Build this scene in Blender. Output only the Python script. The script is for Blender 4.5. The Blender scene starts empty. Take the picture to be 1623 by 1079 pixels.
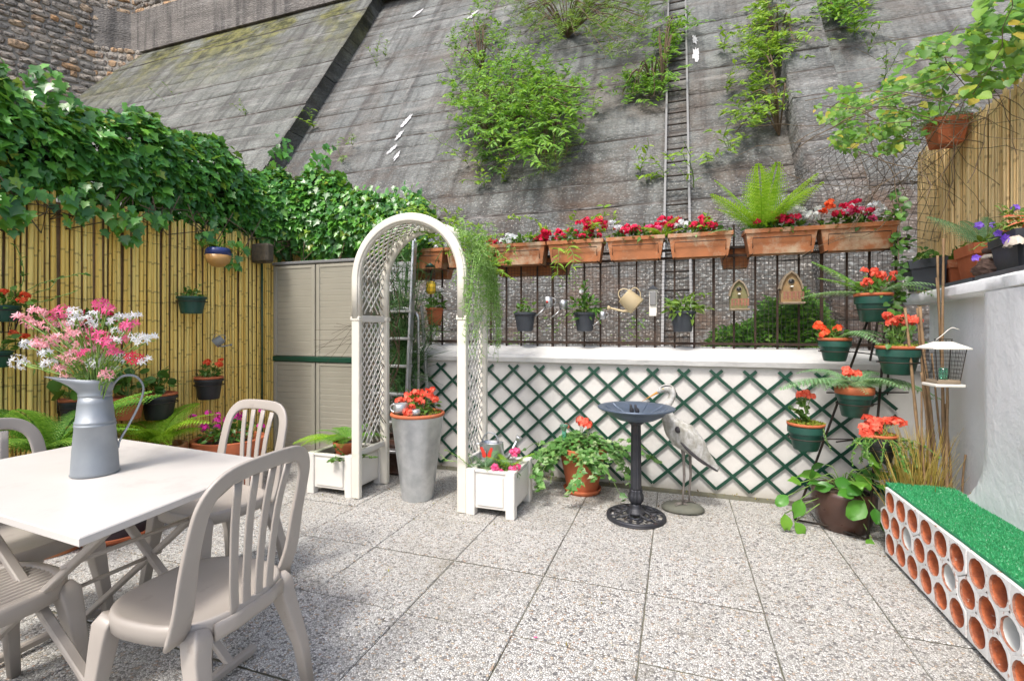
import bpy, bmesh, math, random
import numpy as np
from math import sin, cos, pi, radians, sqrt, atan2
from mathutils import Vector, Matrix

random.seed(7); np.random.seed(7)
SC = bpy.context.scene
COL = SC.collection

# ------------------------------------------------------------------ camera, light, exposure
YAW = radians(18.8); EYE = 1.25; FPX = 768.0; HX = 811.5; HY = 520.0
cam_d = bpy.data.cameras.new('camera'); cam = bpy.data.objects.new('camera', cam_d); COL.objects.link(cam)
cam.location = (0, 0, EYE); cam.rotation_euler = (radians(90), 0, YAW)
cam_d.sensor_fit = 'HORIZONTAL'; cam_d.sensor_width = 36; cam_d.lens = 36*FPX/1623
cam_d.shift_x = 0; cam_d.shift_y = -(539.5-HY)/1623
cam_d.clip_start = 0.02; cam_d.clip_end = 400
SC.camera = cam

SUN_EL, SUN_AZ = radians(56), radians(195)      # azimuth clockwise from +Y: the sun stands behind and right of the viewer
world = bpy.data.worlds.new('World'); SC.world = world; world.use_nodes = True
wn = world.node_tree.nodes; wl = world.node_tree.links
sky = wn.new('ShaderNodeTexSky'); sky.sky_type = 'NISHITA'; sky.sun_disc = False
sky.sun_elevation = SUN_EL; sky.sun_rotation = SUN_AZ; sky.air_density = 1.0; sky.dust_density = 4.0; sky.ozone_density = 0.6
wl.new(sky.outputs[0], wn['Background'].inputs[0]); wn['Background'].inputs[1].default_value = 0.145
sun_d = bpy.data.lights.new('sun', 'SUN'); sun_d.energy = 1.6; sun_d.angle = radians(10); sun_d.color = (1, 0.97, 0.92)
sun = bpy.data.objects.new('sun', sun_d); COL.objects.link(sun)
_s = Vector((sin(SUN_AZ)*cos(SUN_EL), cos(SUN_AZ)*cos(SUN_EL), sin(SUN_EL)))
sun.rotation_euler = _s.to_track_quat('Z', 'Y').to_euler(); sun.location = (-3, -6, 12)
vs = SC.view_settings; vs.view_transform = 'Standard'; vs.look = 'None'; vs.gamma = 1; vs.use_curve_mapping = False
vs.exposure = 0.95
SC.render.engine = 'CYCLES'

# ------------------------------------------------------------------ placing: a direction of sight cut with a real surface
RX, RY = (cos(YAW), sin(YAW)), (-sin(YAW), cos(YAW))
def ray(px, py):
    u = (px-HX)/FPX; v = (HY-py)/FPX
    return Vector((RX[0]*u+RY[0], RX[1]*u+RY[1], v))
def onz(px, py, z=0.0):
    d = ray(px, py); return Vector((0, 0, EYE)) + d*((z-EYE)/d.z)
def onx(px, py, X):
    d = ray(px, py); return Vector((0, 0, EYE)) + d*(X/d.x)
def ony(px, py, Y):
    d = ray(px, py); return Vector((0, 0, EYE)) + d*(Y/d.y)
SL = 1.5637                                          # rise per metre of run of the leaning wall
SLB = 5.6                                            # its distance at z = 1
def onslope(px, py, p=0.0):
    d = ray(px, py); t = (SLB-p+(EYE-1)/SL)/(d.y-d.z/SL); return Vector((0, 0, EYE)) + d*t
def slope_y(z, p=0.0): return SLB-p+(z-1)/SL
SN = Vector((0, -SL, 1)).normalized()                # its normal, towards the patio

# ------------------------------------------------------------------ objects
def tag(o, label=None, cat=None, group=None, kind=None):
    if label: o['label'] = label
    if cat: o['category'] = cat
    if group: o['group'] = group
    if kind: o['kind'] = kind
    return o
def thing(name, label, cat, loc=(0, 0, 0), rz=0.0, group=None):
    o = bpy.data.objects.new(name, None); COL.objects.link(o); o.empty_display_size = 0.1
    o.location = loc; o.rotation_euler = (0, 0, rz)
    return tag(o, label, cat, group)
def link(name, me, mat, parent=None, loc=None, rot=None, scale=None, kind=None):
    if mat is not None and not me.materials: me.materials.append(mat)
    o = bpy.data.objects.new(name, me); COL.objects.link(o)
    if parent is not None: o.parent = parent
    if loc is not None: o.location = loc
    if rot is not None: o.rotation_euler = rot
    if scale is not None: o.scale = scale if hasattr(scale, '__len__') else (scale,)*3
    if kind: o['kind'] = kind
    return o
def copy_tree(o, parent=None):
    c = o.copy(); COL.objects.link(c); c.parent = parent
    for ch in list(o.children): copy_tree(ch, c)
    return c

class MB:
    """collects shapes and links them as one mesh object"""
    def __init__(s): s.v = []; s.f = []; s.sm = []
    def add(s, vs, fs, smooth=False):
        n = len(s.v); s.v.extend([tuple(p) for p in vs]); s.f.extend([tuple(i+n for i in f) for f in fs]); s.sm.extend([smooth]*len(fs))
        return s
    def mesh(s, name):
        me = bpy.data.meshes.new(name); me.from_pydata(s.v, [], s.f)
        me.polygons.foreach_set('use_smooth', s.sm); me.update(); return me
    def build(s, name, mat, parent=None, **k): return link(name, s.mesh(name), mat, parent, **k)
    def xform(s, M):
        s.v = [tuple(M @ Vector(p)) for p in s.v]; return s
    def box(s, c, size, b=0.0, rz=0.0, M=None):
        x, y, z = size[0]/2, size[1]/2, size[2]/2
        b = min(b, x*.45, y*.45, z*.45)
        if b <= 0:
            vs = [(-x,-y,-z),(x,-y,-z),(x,y,-z),(-x,y,-z),(-x,-y,z),(x,-y,z),(x,y,z),(-x,y,z)]
            fs = [(0,3,2,1),(4,5,6,7),(0,1,5,4),(1,2,6,5),(2,3,7,6),(3,0,4,7)]
        else:
            vs = []; fs = []; idx = {}
            for sx in (-1, 1):
                for sy in (-1, 1):
                    for sz in (-1, 1):
                        for ax in range(3):
                            p = [sx*(x-b), sy*(y-b), sz*(z-b)]; p[ax] = (sx*x, sy*y, sz*z)[ax]
                            idx[(sx, sy, sz, ax)] = len(vs); vs.append(tuple(p))
            for sx in (-1, 1):
                for sy in (-1, 1):
                    for sz in (-1, 1):
                        t = [idx[(sx, sy, sz, a)] for a in range(3)]
                        fs.append(tuple(t) if sx*sy*sz > 0 else tuple(t[::-1]))
            for ax in range(3):
                a1, a2 = [(1, 2), (2, 0), (0, 1)][ax]
                for sg in (-1, 1):
                    q = []
                    for (p, r) in ((-1,-1),(1,-1),(1,1),(-1,1)):
                        k = [0, 0, 0]; k[ax] = sg; k[a1] = p; k[a2] = r; q.append(idx[(k[0], k[1], k[2], ax)])
                    fs.append(tuple(q) if sg > 0 else tuple(q[::-1]))
                for p in (-1, 1):
                    for r in (-1, 1):
                        k0 = [0, 0, 0]; k0[ax] = -1; k0[a1] = p; k0[a2] = r; k1 = list(k0); k1[ax] = 1
                        q = (idx[(*k0, a1)], idx[(*k1, a1)], idx[(*k1, a2)], idx[(*k0, a2)])
                        fs.append(q if p*r > 0 else q[::-1])
        R = Matrix.Rotation(rz, 4, 'Z') if M is None else M
        s.add([R @ Vector(v) + Vector(c) for v in vs], fs); return s
    def bar(s, a, b, w, h=None, up=(0, 0, 1), bev=0.0):
        """a straight bar of rectangular section from a to b"""
        a = Vector(a); b = Vector(b); d = b-a; L = d.length; d.normalize(); u = Vector(up)
        if abs(d.dot(u)) > .98: u = Vector((0, 1, 0))
        r = d.cross(u).normalized(); u = r.cross(d)
        M = Matrix((r, d, u)).transposed().to_4x4()
        return s.box((a+b)/2, (w, L, h or w), bev, M=M)
    def tube(s, pts, r, seg=8, cap=True, flat=None):
        pts = [Vector(p) for p in pts]; n = len(pts)
        rs = r if hasattr(r, '__len__') else [r]*n
        t0 = (pts[1]-pts[0]).normalized(); ref = Vector((0, 0, 1)) if abs(t0.z) < .9 else Vector((1, 0, 0))
        u = t0.cross(ref).normalized(); vs = []; fs = []
        for i, p in enumerate(pts):
            t = (pts[min(i+1, n-1)]-pts[max(i-1, 0)])
            if t.length < 1e-9: t = t0
            t.normalize(); u = (u - t*u.dot(t)).normalized(); w = t.cross(u)
            for k in range(seg):
                a = 2*pi*k/seg; vs.append(p + u*(cos(a)*rs[i]) + w*(sin(a)*rs[i]))
        for i in range(n-1):
            for k in range(seg):
                k2 = (k+1) % seg; fs.append((i*seg+k, i*seg+k2, (i+1)*seg+k2, (i+1)*seg+k))
        if cap: fs.append(tuple(range(seg))[::-1]); fs.append(tuple((n-1)*seg+k for k in range(seg)))
        s.add(vs, fs, seg > 4); return s
    def lathe(s, prof, seg=24, c=(0, 0, 0), sx=1.0, sy=1.0, flute=None, smooth=True, a0=0.0):
        vs = []; fs = []; n = len(prof)
        for (r, z) in prof:
            for k in range(seg):
                a = a0+2*pi*k/seg; rr = r*(flute(a) if flute else 1)
                vs.append((c[0]+rr*cos(a)*sx, c[1]+rr*sin(a)*sy, c[2]+z))
        for i in range(n-1):
            for k in range(seg):
                k2 = (k+1) % seg; fs.append((i*seg+k, i*seg+k2, (i+1)*seg+k2, (i+1)*seg+k))
        if prof[0][0] > 1e-5: fs.append(tuple(range(seg))[::-1])
        if prof[-1][0] > 1e-5: fs.append(tuple((n-1)*seg+k for k in range(seg)))
        s.add(vs, fs, smooth); return s
    def torus(s, R, r, c=(0, 0, 0), seg=28, rs=8, sx=1.0, sy=1.0, sz=1.0):
        vs = []; fs = []
        for i in range(seg):
            a = 2*pi*i/seg
            for k in range(rs):
                b = 2*pi*k/rs; q = R+r*cos(b); vs.append((c[0]+q*cos(a)*sx, c[1]+q*sin(a)*sy, c[2]+r*sin(b)*sz))
        for i in range(seg):
            for k in range(rs):
                fs.append((i*rs+k, ((i+1) % seg)*rs+k, ((i+1) % seg)*rs+(k+1) % rs, i*rs+(k+1) % rs))
        s.add(vs, fs, True); return s
    def sweep(s, pts, sides, W, T, nsec=12, p=3.5):
        """ribbon: superellipse section W (along sides) by T"""
        pts = [Vector(q) for q in pts]; n = len(pts); vs = []; fs = []
        for i, q in enumerate(pts):
            t = (pts[min(i+1, n-1)]-pts[max(i-1, 0)]).normalized()
            sd = Vector(sides[i] if hasattr(sides[0], '__len__') else sides); sd = (sd - t*sd.dot(t)).normalized(); o = t.cross(sd)
            w = (W[i] if hasattr(W, '__len__') else W)/2; h = (T[i] if hasattr(T, '__len__') else T)/2
            for k in range(nsec):
                a = 2*pi*(k+.5)/nsec; ca, sa = cos(a), sin(a)
                e = 2/p; vs.append(q + sd*(w*math.copysign(abs(ca)**e, ca)) + o*(h*math.copysign(abs(sa)**e, sa)))
        for i in range(n-1):
            for k in range(nsec):
                k2 = (k+1) % nsec; fs.append((i*nsec+k, (i+1)*nsec+k, (i+1)*nsec+k2, i*nsec+k2))
        fs.append(tuple(range(nsec))); fs.append(tuple((n-1)*nsec+k for k in range(nsec))[::-1])
        s.add(vs, fs, True); return s
    def prism(s, poly, y0, y1):
        """polygon in x,z extruded along y"""
        n = len(poly); vs = [(x, y0, z) for x, z in poly]+[(x, y1, z) for x, z in poly]
        fs = [tuple(range(n)), tuple(range(n, 2*n))[::-1]]+[(i, i+n, (i+1) % n+n, (i+1) % n) for i in range(n)]
        s.add(vs, fs); return s

def smooth_by_angle(o, deg=35):
    me = o.data
    try: me.set_sharp_from_angle(angle=radians(deg))
    except Exception: pass
    return o

def curve_pts(ctrl, n=16):
    """Catmull-Rom through control points"""
    c = [Vector(p) for p in ctrl]; c = [c[0]*2-c[1]]+c+[c[-1]*2-c[-2]]; out = []
    m = len(c)-3
    for i in range(m):
        k = max(2, n//m)
        for j in range(k):
            t = j/k; a, b, d, e = c[i:i+4]
            out.append(.5*((2*b)+(d-a)*t+(2*a-5*b+4*d-e)*t*t+(3*b-a-3*d+e)*t**3))
    out.append(c[-2]); return out

# ------------------------------------------------------------------ materials
class NT:
    def __init__(s, name):
        s.m = bpy.data.materials.new(name); s.m.use_nodes = True; s.t = s.m.node_tree; s.b = s.t.nodes['Principled BSDF']; s.out = s.t.nodes['Material Output']
        s.pos = s.n('ShaderNodeNewGeometry').outputs['Position']
    def n(s, k, **kw):
        q = s.t.nodes.new(k)
        for a, v in kw.items(): setattr(q, a, v)
        return q
    def l(s, a, b): s.t.links.new(a, b)
    def noise(s, scale, detail=4, rough=.55, vec=None, dist=0.0):
        q = s.n('ShaderNodeTexNoise'); q.inputs['Scale'].default_value = scale; q.inputs['Detail'].default_value = detail
        q.inputs['Roughness'].default_value = rough; q.inputs['Distortion'].default_value = dist
        s.l(vec or s.pos, q.inputs['Vector']); return q.outputs['Fac']
    def vor(s, scale, feature='F1', vec=None, out='Distance', rnd=1.0):
        q = s.n('ShaderNodeTexVoronoi', feature=feature); q.inputs['Scale'].default_value = scale; q.inputs['Randomness'].default_value = rnd
        s.l(vec or s.pos, q.inputs['Vector']); return q.outputs[out]
    def mapv(s, scale=(1, 1, 1), rot=(0, 0, 0)):
        q = s.n('ShaderNodeMapping'); q.inputs['Scale'].default_value = scale; q.inputs['Rotation'].default_value = rot
        s.l(s.pos, q.inputs['Vector']); return q.outputs[0]
    def ramp(s, fac, stops, interp='LINEAR'):
        q = s.n('ShaderNodeValToRGB'); e = q.color_ramp; e.interpolation = interp
        while len(e.elements) < len(stops): e.elements.new(.5)
        for el, (p, c) in zip(e.elements, stops):
            el.position = p; el.color = (*c, 1) if hasattr(c, '__len__') else (c, c, c, 1)
        s.l(fac, q.inputs[0]); return q.outputs['Color']
    def mix(s, fac, a, b, mode='MIX'):
        q = s.n('ShaderNodeMix', data_type='RGBA', blend_type=mode)
        for i, x in ((0, fac), (6, a), (7, b)):
            if hasattr(x, 'links'): s.l(x, q.inputs[i])
            elif i == 0: q.inputs[0].default_value = x
            else: q.inputs[i].default_value = (*x, 1)
        return q.outputs[2]
    def math(s, op, a, b=0.0):
        q = s.n('ShaderNodeMath', operation=op)
        for i, x in enumerate((a, b)):
            if hasattr(x, 'links'): s.l(x, q.inputs[i])
            else: q.inputs[i].default_value = x
        return q.outputs[0]
    def sep(s, axis):
        q = s.n('ShaderNodeSeparateXYZ'); s.l(s.pos, q.inputs[0]); return q.outputs[axis]
    def bump(s, h, strength=.5, dist=.01):
        q = s.n('ShaderNodeBump'); q.inputs['Strength'].default_value = strength; q.inputs['Distance'].default_value = dist
        if s.b.inputs['Normal'].links: s.l(s.b.inputs['Normal'].links[0].from_socket, q.inputs['Normal'])
        s.l(h, q.inputs['Height']); s.l(q.outputs[0], s.b.inputs['Normal'])
    def fin(s, col, rough=.6, metal=0.0, spec=.5):
        if hasattr(col, 'links'): s.l(col, s.b.inputs['Base Color'])
        else: s.b.inputs['Base Color'].default_value = (*col, 1)
        if hasattr(rough, 'links'): s.l(rough, s.b.inputs['Roughness'])
        else: s.b.inputs['Roughness'].default_value = rough
        s.b.inputs['Metallic'].default_value = metal; s.b.inputs['Specular IOR Level'].default_value = spec
        return s.m

def simple(name, c1, c2=None, scale=6, rough=.6, metal=0.0, bump=0.0, bscale=40, spec=.5, dirt=None, dirt_s=3, dirt_lo=.55):
    t = NT(name); c2 = c2 or tuple(x*.8 for x in c1)
    col = t.mix(t.ramp(t.noise(scale, 5), [(.3, 0.0), (.7, 1.0)]), c1, c2)
    if dirt: col = t.mix(t.ramp(t.noise(dirt_s, 8, .7), [(dirt_lo, 0.0), (dirt_lo+.15, .8)]), col, dirt)
    if bump: t.bump(t.noise(bscale, 4), bump, .004)
    rr = t.math('ADD', t.math('MULTIPLY', t.noise(scale*2.3, 3), .2), rough-.1)
    return t.fin(col, rr, metal, spec)

def _lm0(): pass
def leafmat(name, stops, rough=.45, trans=.3, veins=False, spec=.4):
    """leaf colour varies from leaf to leaf; light passes through"""
    t = NT(name); g = t.math('FRACT', t.math('ADD', t.n('ShaderNodeNewGeometry').outputs['Random Per Island'], t.n('ShaderNodeObjectInfo').outputs['Random']))
    col = t.ramp(g, stops); col = t.mix(t.math('MULTIPLY', t.noise(30, 3), .5), col, tuple(x*.55 for x in stops[len(stops)//2][1]))
    t.fin(col, rough, 0, spec)
    tr = t.n('ShaderNodeBsdfTranslucent'); mx = t.n('ShaderNodeMixShader'); mx.inputs[0].default_value = trans
    c2 = t.mix(.35, col, (.45, .6, .05)); t.l(c2, tr.inputs['Color'])
    t.l(t.b.outputs[0], mx.inputs[1]); t.l(tr.outputs[0], mx.inputs[2]); t.l(mx.outputs[0], t.out.inputs['Surface'])
    return t.m

MT = {}
MT['ivy'] = leafmat('ivy_leaf', [(0, (.03, .11, .03)), (.35, (.055, .21, .05)), (.7, (.12, .37, .055)), (.95, (.2, .5, .06)), (1, (.4, .42, .06))], .3, .28, spec=.5)
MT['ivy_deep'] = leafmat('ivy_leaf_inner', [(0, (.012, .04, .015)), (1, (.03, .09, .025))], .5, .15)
MT['lime'] = leafmat('lime_leaf', [(0, (.12, .27, .02)), (.5, (.24, .45, .03)), (1, (.42, .6, .05))], .5, .4)
MT['bush'] = leafmat('bush_leaf', [(0, (.08, .22, .02)), (.5, (.18, .42, .04)), (1, (.34, .6, .07))], .5, .4)
MT['weed'] = leafmat('weed_leaf', [(0, (.07, .17, .03)), (.6, (.16, .3, .05)), (1, (.3, .42, .08))], .5, .35)
MT['vine'] = leafmat('vine_leaf', [(0, (.04, .15, .02)), (.55, (.1, .29, .03)), (.88, (.24, .42, .04)), (1, (.6, .4, .05))], .45, .4)
MT['green'] = leafmat('garden_leaf', [(0, (.03, .1, .02)), (.5, (.07, .2, .035)), (1, (.16, .34, .06))], .4, .3)
MT['big'] = leafmat('broad_leaf', [(0, (.04, .17, .025)), (.5, (.08, .28, .035)), (1, (.2, .42, .05))], .35, .3)
MT['fern'] = leafmat('fern_frond', [(0, (.07, .24, .03)), (.5, (.15, .38, .05)), (1, (.3, .52, .08))], .5, .35)
MT['limefern'] = leafmat('lime_fern_frond', [(0, (.22, .48, .02)), (.5, (.34, .62, .03)), (1, (.5, .75, .08))], .5, .45)
MT['palefern'] = leafmat('pale_fern_frond', [(0, (.14, .3, .14)), (.5, (.22, .42, .2)), (1, (.36, .54, .3))], .5, .35)
MT['moss'] = leafmat('moss_tuft', [(0, (.12, .2, .02)), (.5, (.25, .33, .03)), (1, (.4, .42, .08))], .7, .3)
MT['rush'] = leafmat('rush_blade', [(0, (.02, .07, .02)), (.6, (.05, .15, .04)), (1, (.16, .28, .1))], .5, .15)
MT['aspara'] = leafmat('asparagus_fern', [(0, (.14, .32, .05)), (.5, (.28, .5, .12)), (1, (.45, .65, .25))], .55, .35)
MT['straw'] = leafmat('straw_blade', [(0, (.42, .29, .07)), (.5, (.66, .48, .11)), (1, (.82, .66, .24))], .6, .3)
MT['greygreen'] = leafmat('grey_green_leaf', [(0, (.1, .2, .08)), (.5, (.2, .32, .14)), (1, (.35, .45, .2))], .6, .3)
def petal(name, a, b):
    t = NT(name); g = t.n('ShaderNodeNewGeometry').outputs['Random Per Island']; col = t.ramp(g, [(0, a), (1, b)])
    t.fin(col, .5, 0, .3); tr = t.n('ShaderNodeBsdfTranslucent'); mx = t.n('ShaderNodeMixShader'); mx.inputs[0].default_value = .35
    t.l(col, tr.inputs['Color']); t.l(t.b.outputs[0], mx.inputs[1]); t.l(tr.outputs[0], mx.inputs[2]); t.l(mx.outputs[0], t.out.inputs['Surface']); return t.m
MT['p_orange'] = petal('orange_petal', (.8, .06, .02), (1.0, .22, .08))
MT['p_coral'] = petal('coral_petal', (.85, .09, .05), (1.0, .26, .17))
MT['p_red'] = petal('crimson_petal', (.6, .01, .04), (.9, .04, .15))
MT['p_pink'] = petal('pink_petal', (.8, .06, .25), (.95, .22, .42))
MT['p_magenta'] = petal('magenta_petal', (.6, .02, .3), (.85, .08, .5))
MT['p_pale'] = petal('pale_pink_petal', (.9, .3, .38), (.98, .6, .65))
MT['p_white'] = petal('white_petal', (.75, .78, .8), (.9, .9, .92))
MT['p_violet'] = petal('violet_petal', (.16, .06, .6), (.36, .2, .85))
MT['twig'] = simple('twig_bark', (.16, .11, .06), (.08, .055, .035), 30, .8)
MT['stem'] = simple('green_stem', (.2, .32, .07), (.12, .22, .05), 30, .6)
MT['darkstem'] = simple('dark_twig', (.05, .04, .03), (.1, .08, .05), 30, .8)
MT['soil'] = simple('potting_soil', (.035, .024, .017), (.07, .05, .035), 60, .95, bump=1, bscale=120)
MT['terra'] = simple('terracotta', (.5, .14, .055), (.38, .095, .035), 9, .7, bump=.25, bscale=90, dirt=(.55, .36, .22), dirt_s=7, dirt_lo=.6)
MT['terra_old'] = simple('weathered_terracotta', (.45, .16, .06), (.3, .12, .05), 6, .8, bump=.4, bscale=60, dirt=(.5, .4, .28), dirt_s=5, dirt_lo=.5)
MT['greenpl'] = simple('green_plastic', (.015, .075, .055), (.01, .055, .04), 8, .4, dirt=(.05, .1, .08), dirt_s=9, dirt_lo=.62)
MT['greypl'] = simple('dark_grey_plastic', (.05, .058, .07), (.035, .04, .05), 8, .5, dirt=(.1, .1, .1), dirt_s=9, dirt_lo=.62)
MT['blackpl'] = simple('black_plastic', (.018, .018, .02), (.03, .03, .032), 8, .45)
MT['traygrey'] = simple('grey_tray_plastic', (.045, .055, .07), (.07, .08, .095), 8, .35)
MT['iron'] = simple('black_iron', (.02, .017, .015), (.045, .03, .02), 20, .6, .3, bump=.3)
MT['rust'] = simple('rusty_iron', (.022, .016, .012), (.06, .032, .02), 25, .8, .2, bump=.5)
MT['wire'] = simple('dark_wire', (.035, .035, .035), (.06, .05, .045), 30, .5, .5)
MT['alu'] = simple('aluminium', (.55, .56, .58), (.42, .43, .45), 14, .38, .9)
MT['zinc'] = simple('galvanised_zinc', (.66, .68, .7), (.5, .53, .55), 16, .42, .85, bump=.12, bscale=30)
MT['zincblue'] = simple('blue_grey_zinc', (.33, .36, .385), (.25, .275, .3), 7, .5, .5, bump=.15, bscale=20, dirt=(.4, .42, .44), dirt_s=9, dirt_lo=.58)
MT['taupe'] = simple('taupe_resin', (.385, .35, .315), (.35, .315, .28), 5, .42, spec=.5, dirt=(.27, .23, .2), dirt_s=11, dirt_lo=.6)
MT['tabletop'] = simple('table_laminate', (.60, .575, .545), (.57, .545, .515), 4, .34, dirt=(.5, .465, .44), dirt_s=5, dirt_lo=.55)
MT['cream'] = simple('cream_pvc', (.72, .69, .61), (.67, .64, .56), 5, .45, dirt=(.5, .47, .38), dirt_s=4, dirt_lo=.6)
MT['whitepvc'] = simple('white_pvc', (.72, .7, .66), (.68, .66, .61), 5, .42)
MT['cabinet'] = simple('cabinet_plastic', (.35, .33, .27), (.31, .295, .24), 3, .5)
MT['cabtop'] = simple('cabinet_grey_lid', (.2, .2, .2), (.17, .17, .17), 4, .5)
MT['trellis'] = simple('green_lattice_plastic', (.006, .045, .027), (.009, .06, .035), 6, .4)
MT['wood'] = simple('weathered_wood', (.3, .24, .17), (.2, .15, .1), 18, .85, bump=.6, bscale=60)
MT['birdwood'] = simple('birdhouse_wood', (.32, .2, .09), (.22, .14, .07), 22, .8, bump=.5, bscale=70, dirt=(.2, .19, .1), dirt_s=14, dirt_lo=.5)
MT['birdwood_mossy'] = simple('mossy_birdhouse_wood', (.24, .19, .09), (.14, .13, .06), 22, .85, bump=.5, bscale=70, dirt=(.15, .17, .07), dirt_s=14, dirt_lo=.45)
MT['fencered'] = simple('reddish_pickets', (.3, .13, .08), (.2, .09, .06), 20, .8)
MT['cane'] = simple('dry_cane', (.32, .2, .1), (.2, .13, .07), 25, .7)
MT['white'] = simple('white_enamel', (.75, .73, .68), (.68, .65, .58), 8, .45)
MT['beige'] = simple('beige_enamel', (.55, .45, .28), (.48, .38, .22), 8, .5, dirt=(.3, .22, .12), dirt_s=12, dirt_lo=.6)
MT['stone_grey'] = simple('grey_resin_stone', (.1, .105, .085), (.14, .14, .11), 14, .8, bump=.5)
MT['plank'] = simple('grey_slat_board', (.5, .51, .52), (.4, .41, .42), 10, .7, bump=.3)
MT['yellow'] = simple('yellow_plastic', (.75, .52, .03), (.65, .42, .02), 10, .5)
MT['brownglaze'] = simple('brown_glaze', (.085, .042, .03), (.055, .03, .024), 7, .3, dirt=(.12, .1, .08), dirt_s=8, dirt_lo=.6)
MT['redorn'] = simple('red_enamel', (.6, .05, .03), (.5, .03, .02), 10, .4)
MT['rock'] = simple('dark_rock', (.07, .04, .03), (.13, .08, .06), 25, .9, bump=1, bscale=40)
MT['shell'] = simple('pale_shell', (.6, .54, .46), (.45, .38, .3), 30, .7, bump=.6, bscale=60)
t = NT('green_glass'); t.fin((.25, .7, .5), .05); t.b.inputs['Transmission Weight'].default_value = .85; MT['glass'] = t.m

# ---- patio slabs: washed pebbles
t = NT('washed_pebble_concrete')
warp = t.n('ShaderNodeVectorMath', operation='ADD')
nz = t.n('ShaderNodeTexNoise'); nz.inputs['Scale'].default_value = 60; t.l(t.pos, nz.inputs['Vector'])
sc_ = t.n('ShaderNodeVectorMath', operation='SCALE'); sc_.inputs['Scale'].default_value = .006; t.l(nz.outputs['Color'], sc_.inputs[0])
t.l(t.pos, warp.inputs[0]); t.l(sc_.outputs[0], warp.inputs[1]); wv = warp.outputs[0]
v1 = t.n('ShaderNodeTexVoronoi', feature='F1'); v1.inputs['Scale'].default_value = 106; t.l(wv, v1.inputs['Vector'])
v2 = t.n('ShaderNodeTexVoronoi', feature='DISTANCE_TO_EDGE'); v2.inputs['Scale'].default_value = 106; t.l(wv, v2.inputs['Vector'])
sp = t.n('ShaderNodeSeparateColor'); t.l(v1.outputs['Color'], sp.inputs[0])
peb = t.ramp(sp.outputs[0], [(0, (.1, .1, .11)), (.09, (.3, .29, .28)), (.2, (.5, .49, .46)), (.4, (.61, .6, .57)), (.62, (.69, .685, .66)), (.9, (.78, .775, .75)), (.955, (.6, .49, .36)), (1, (.4, .27, .21))])
peb = t.mix(t.math('MULTIPLY', sp.outputs[1], .2), peb, (.3, .29, .28))
edge = t.ramp(v2.outputs[0], [(0.0, 0.0), (.15, 1.0)])
col = t.mix(edge, (.13, .125, .115), peb)
big = t.ramp(t.noise(1.1, 8, .65), [(.5, 0.0), (.72, .5)])
col = t.mix(big, col, (.27, .25, .2), 'MIX')
t.bump(t.math('POWER', v2.outputs[0], .5), .75, .006)
col = t.mix(t.math('MULTIPLY', t.n('ShaderNodeObjectInfo').outputs['Random'], .16), col, (.33, .32, .29)); col = t.mix(t.ramp(t.noise(3.7, 8, .7), [(.58, 0.0), (.7, .45)]), col, (.2, .18, .13))
MT['pebble'] = t.fin(col, .65, 0, .35)
t = NT('joint_sand'); MT['joint'] = t.fin(t.mix(t.noise(20), (.1, .095, .08), (.17, .17, .11)), .95)
MT['ground'] = simple('bare_ground', (.1, .08, .055), (.16, .13, .09), 2, .95, bump=1, bscale=20)

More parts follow.
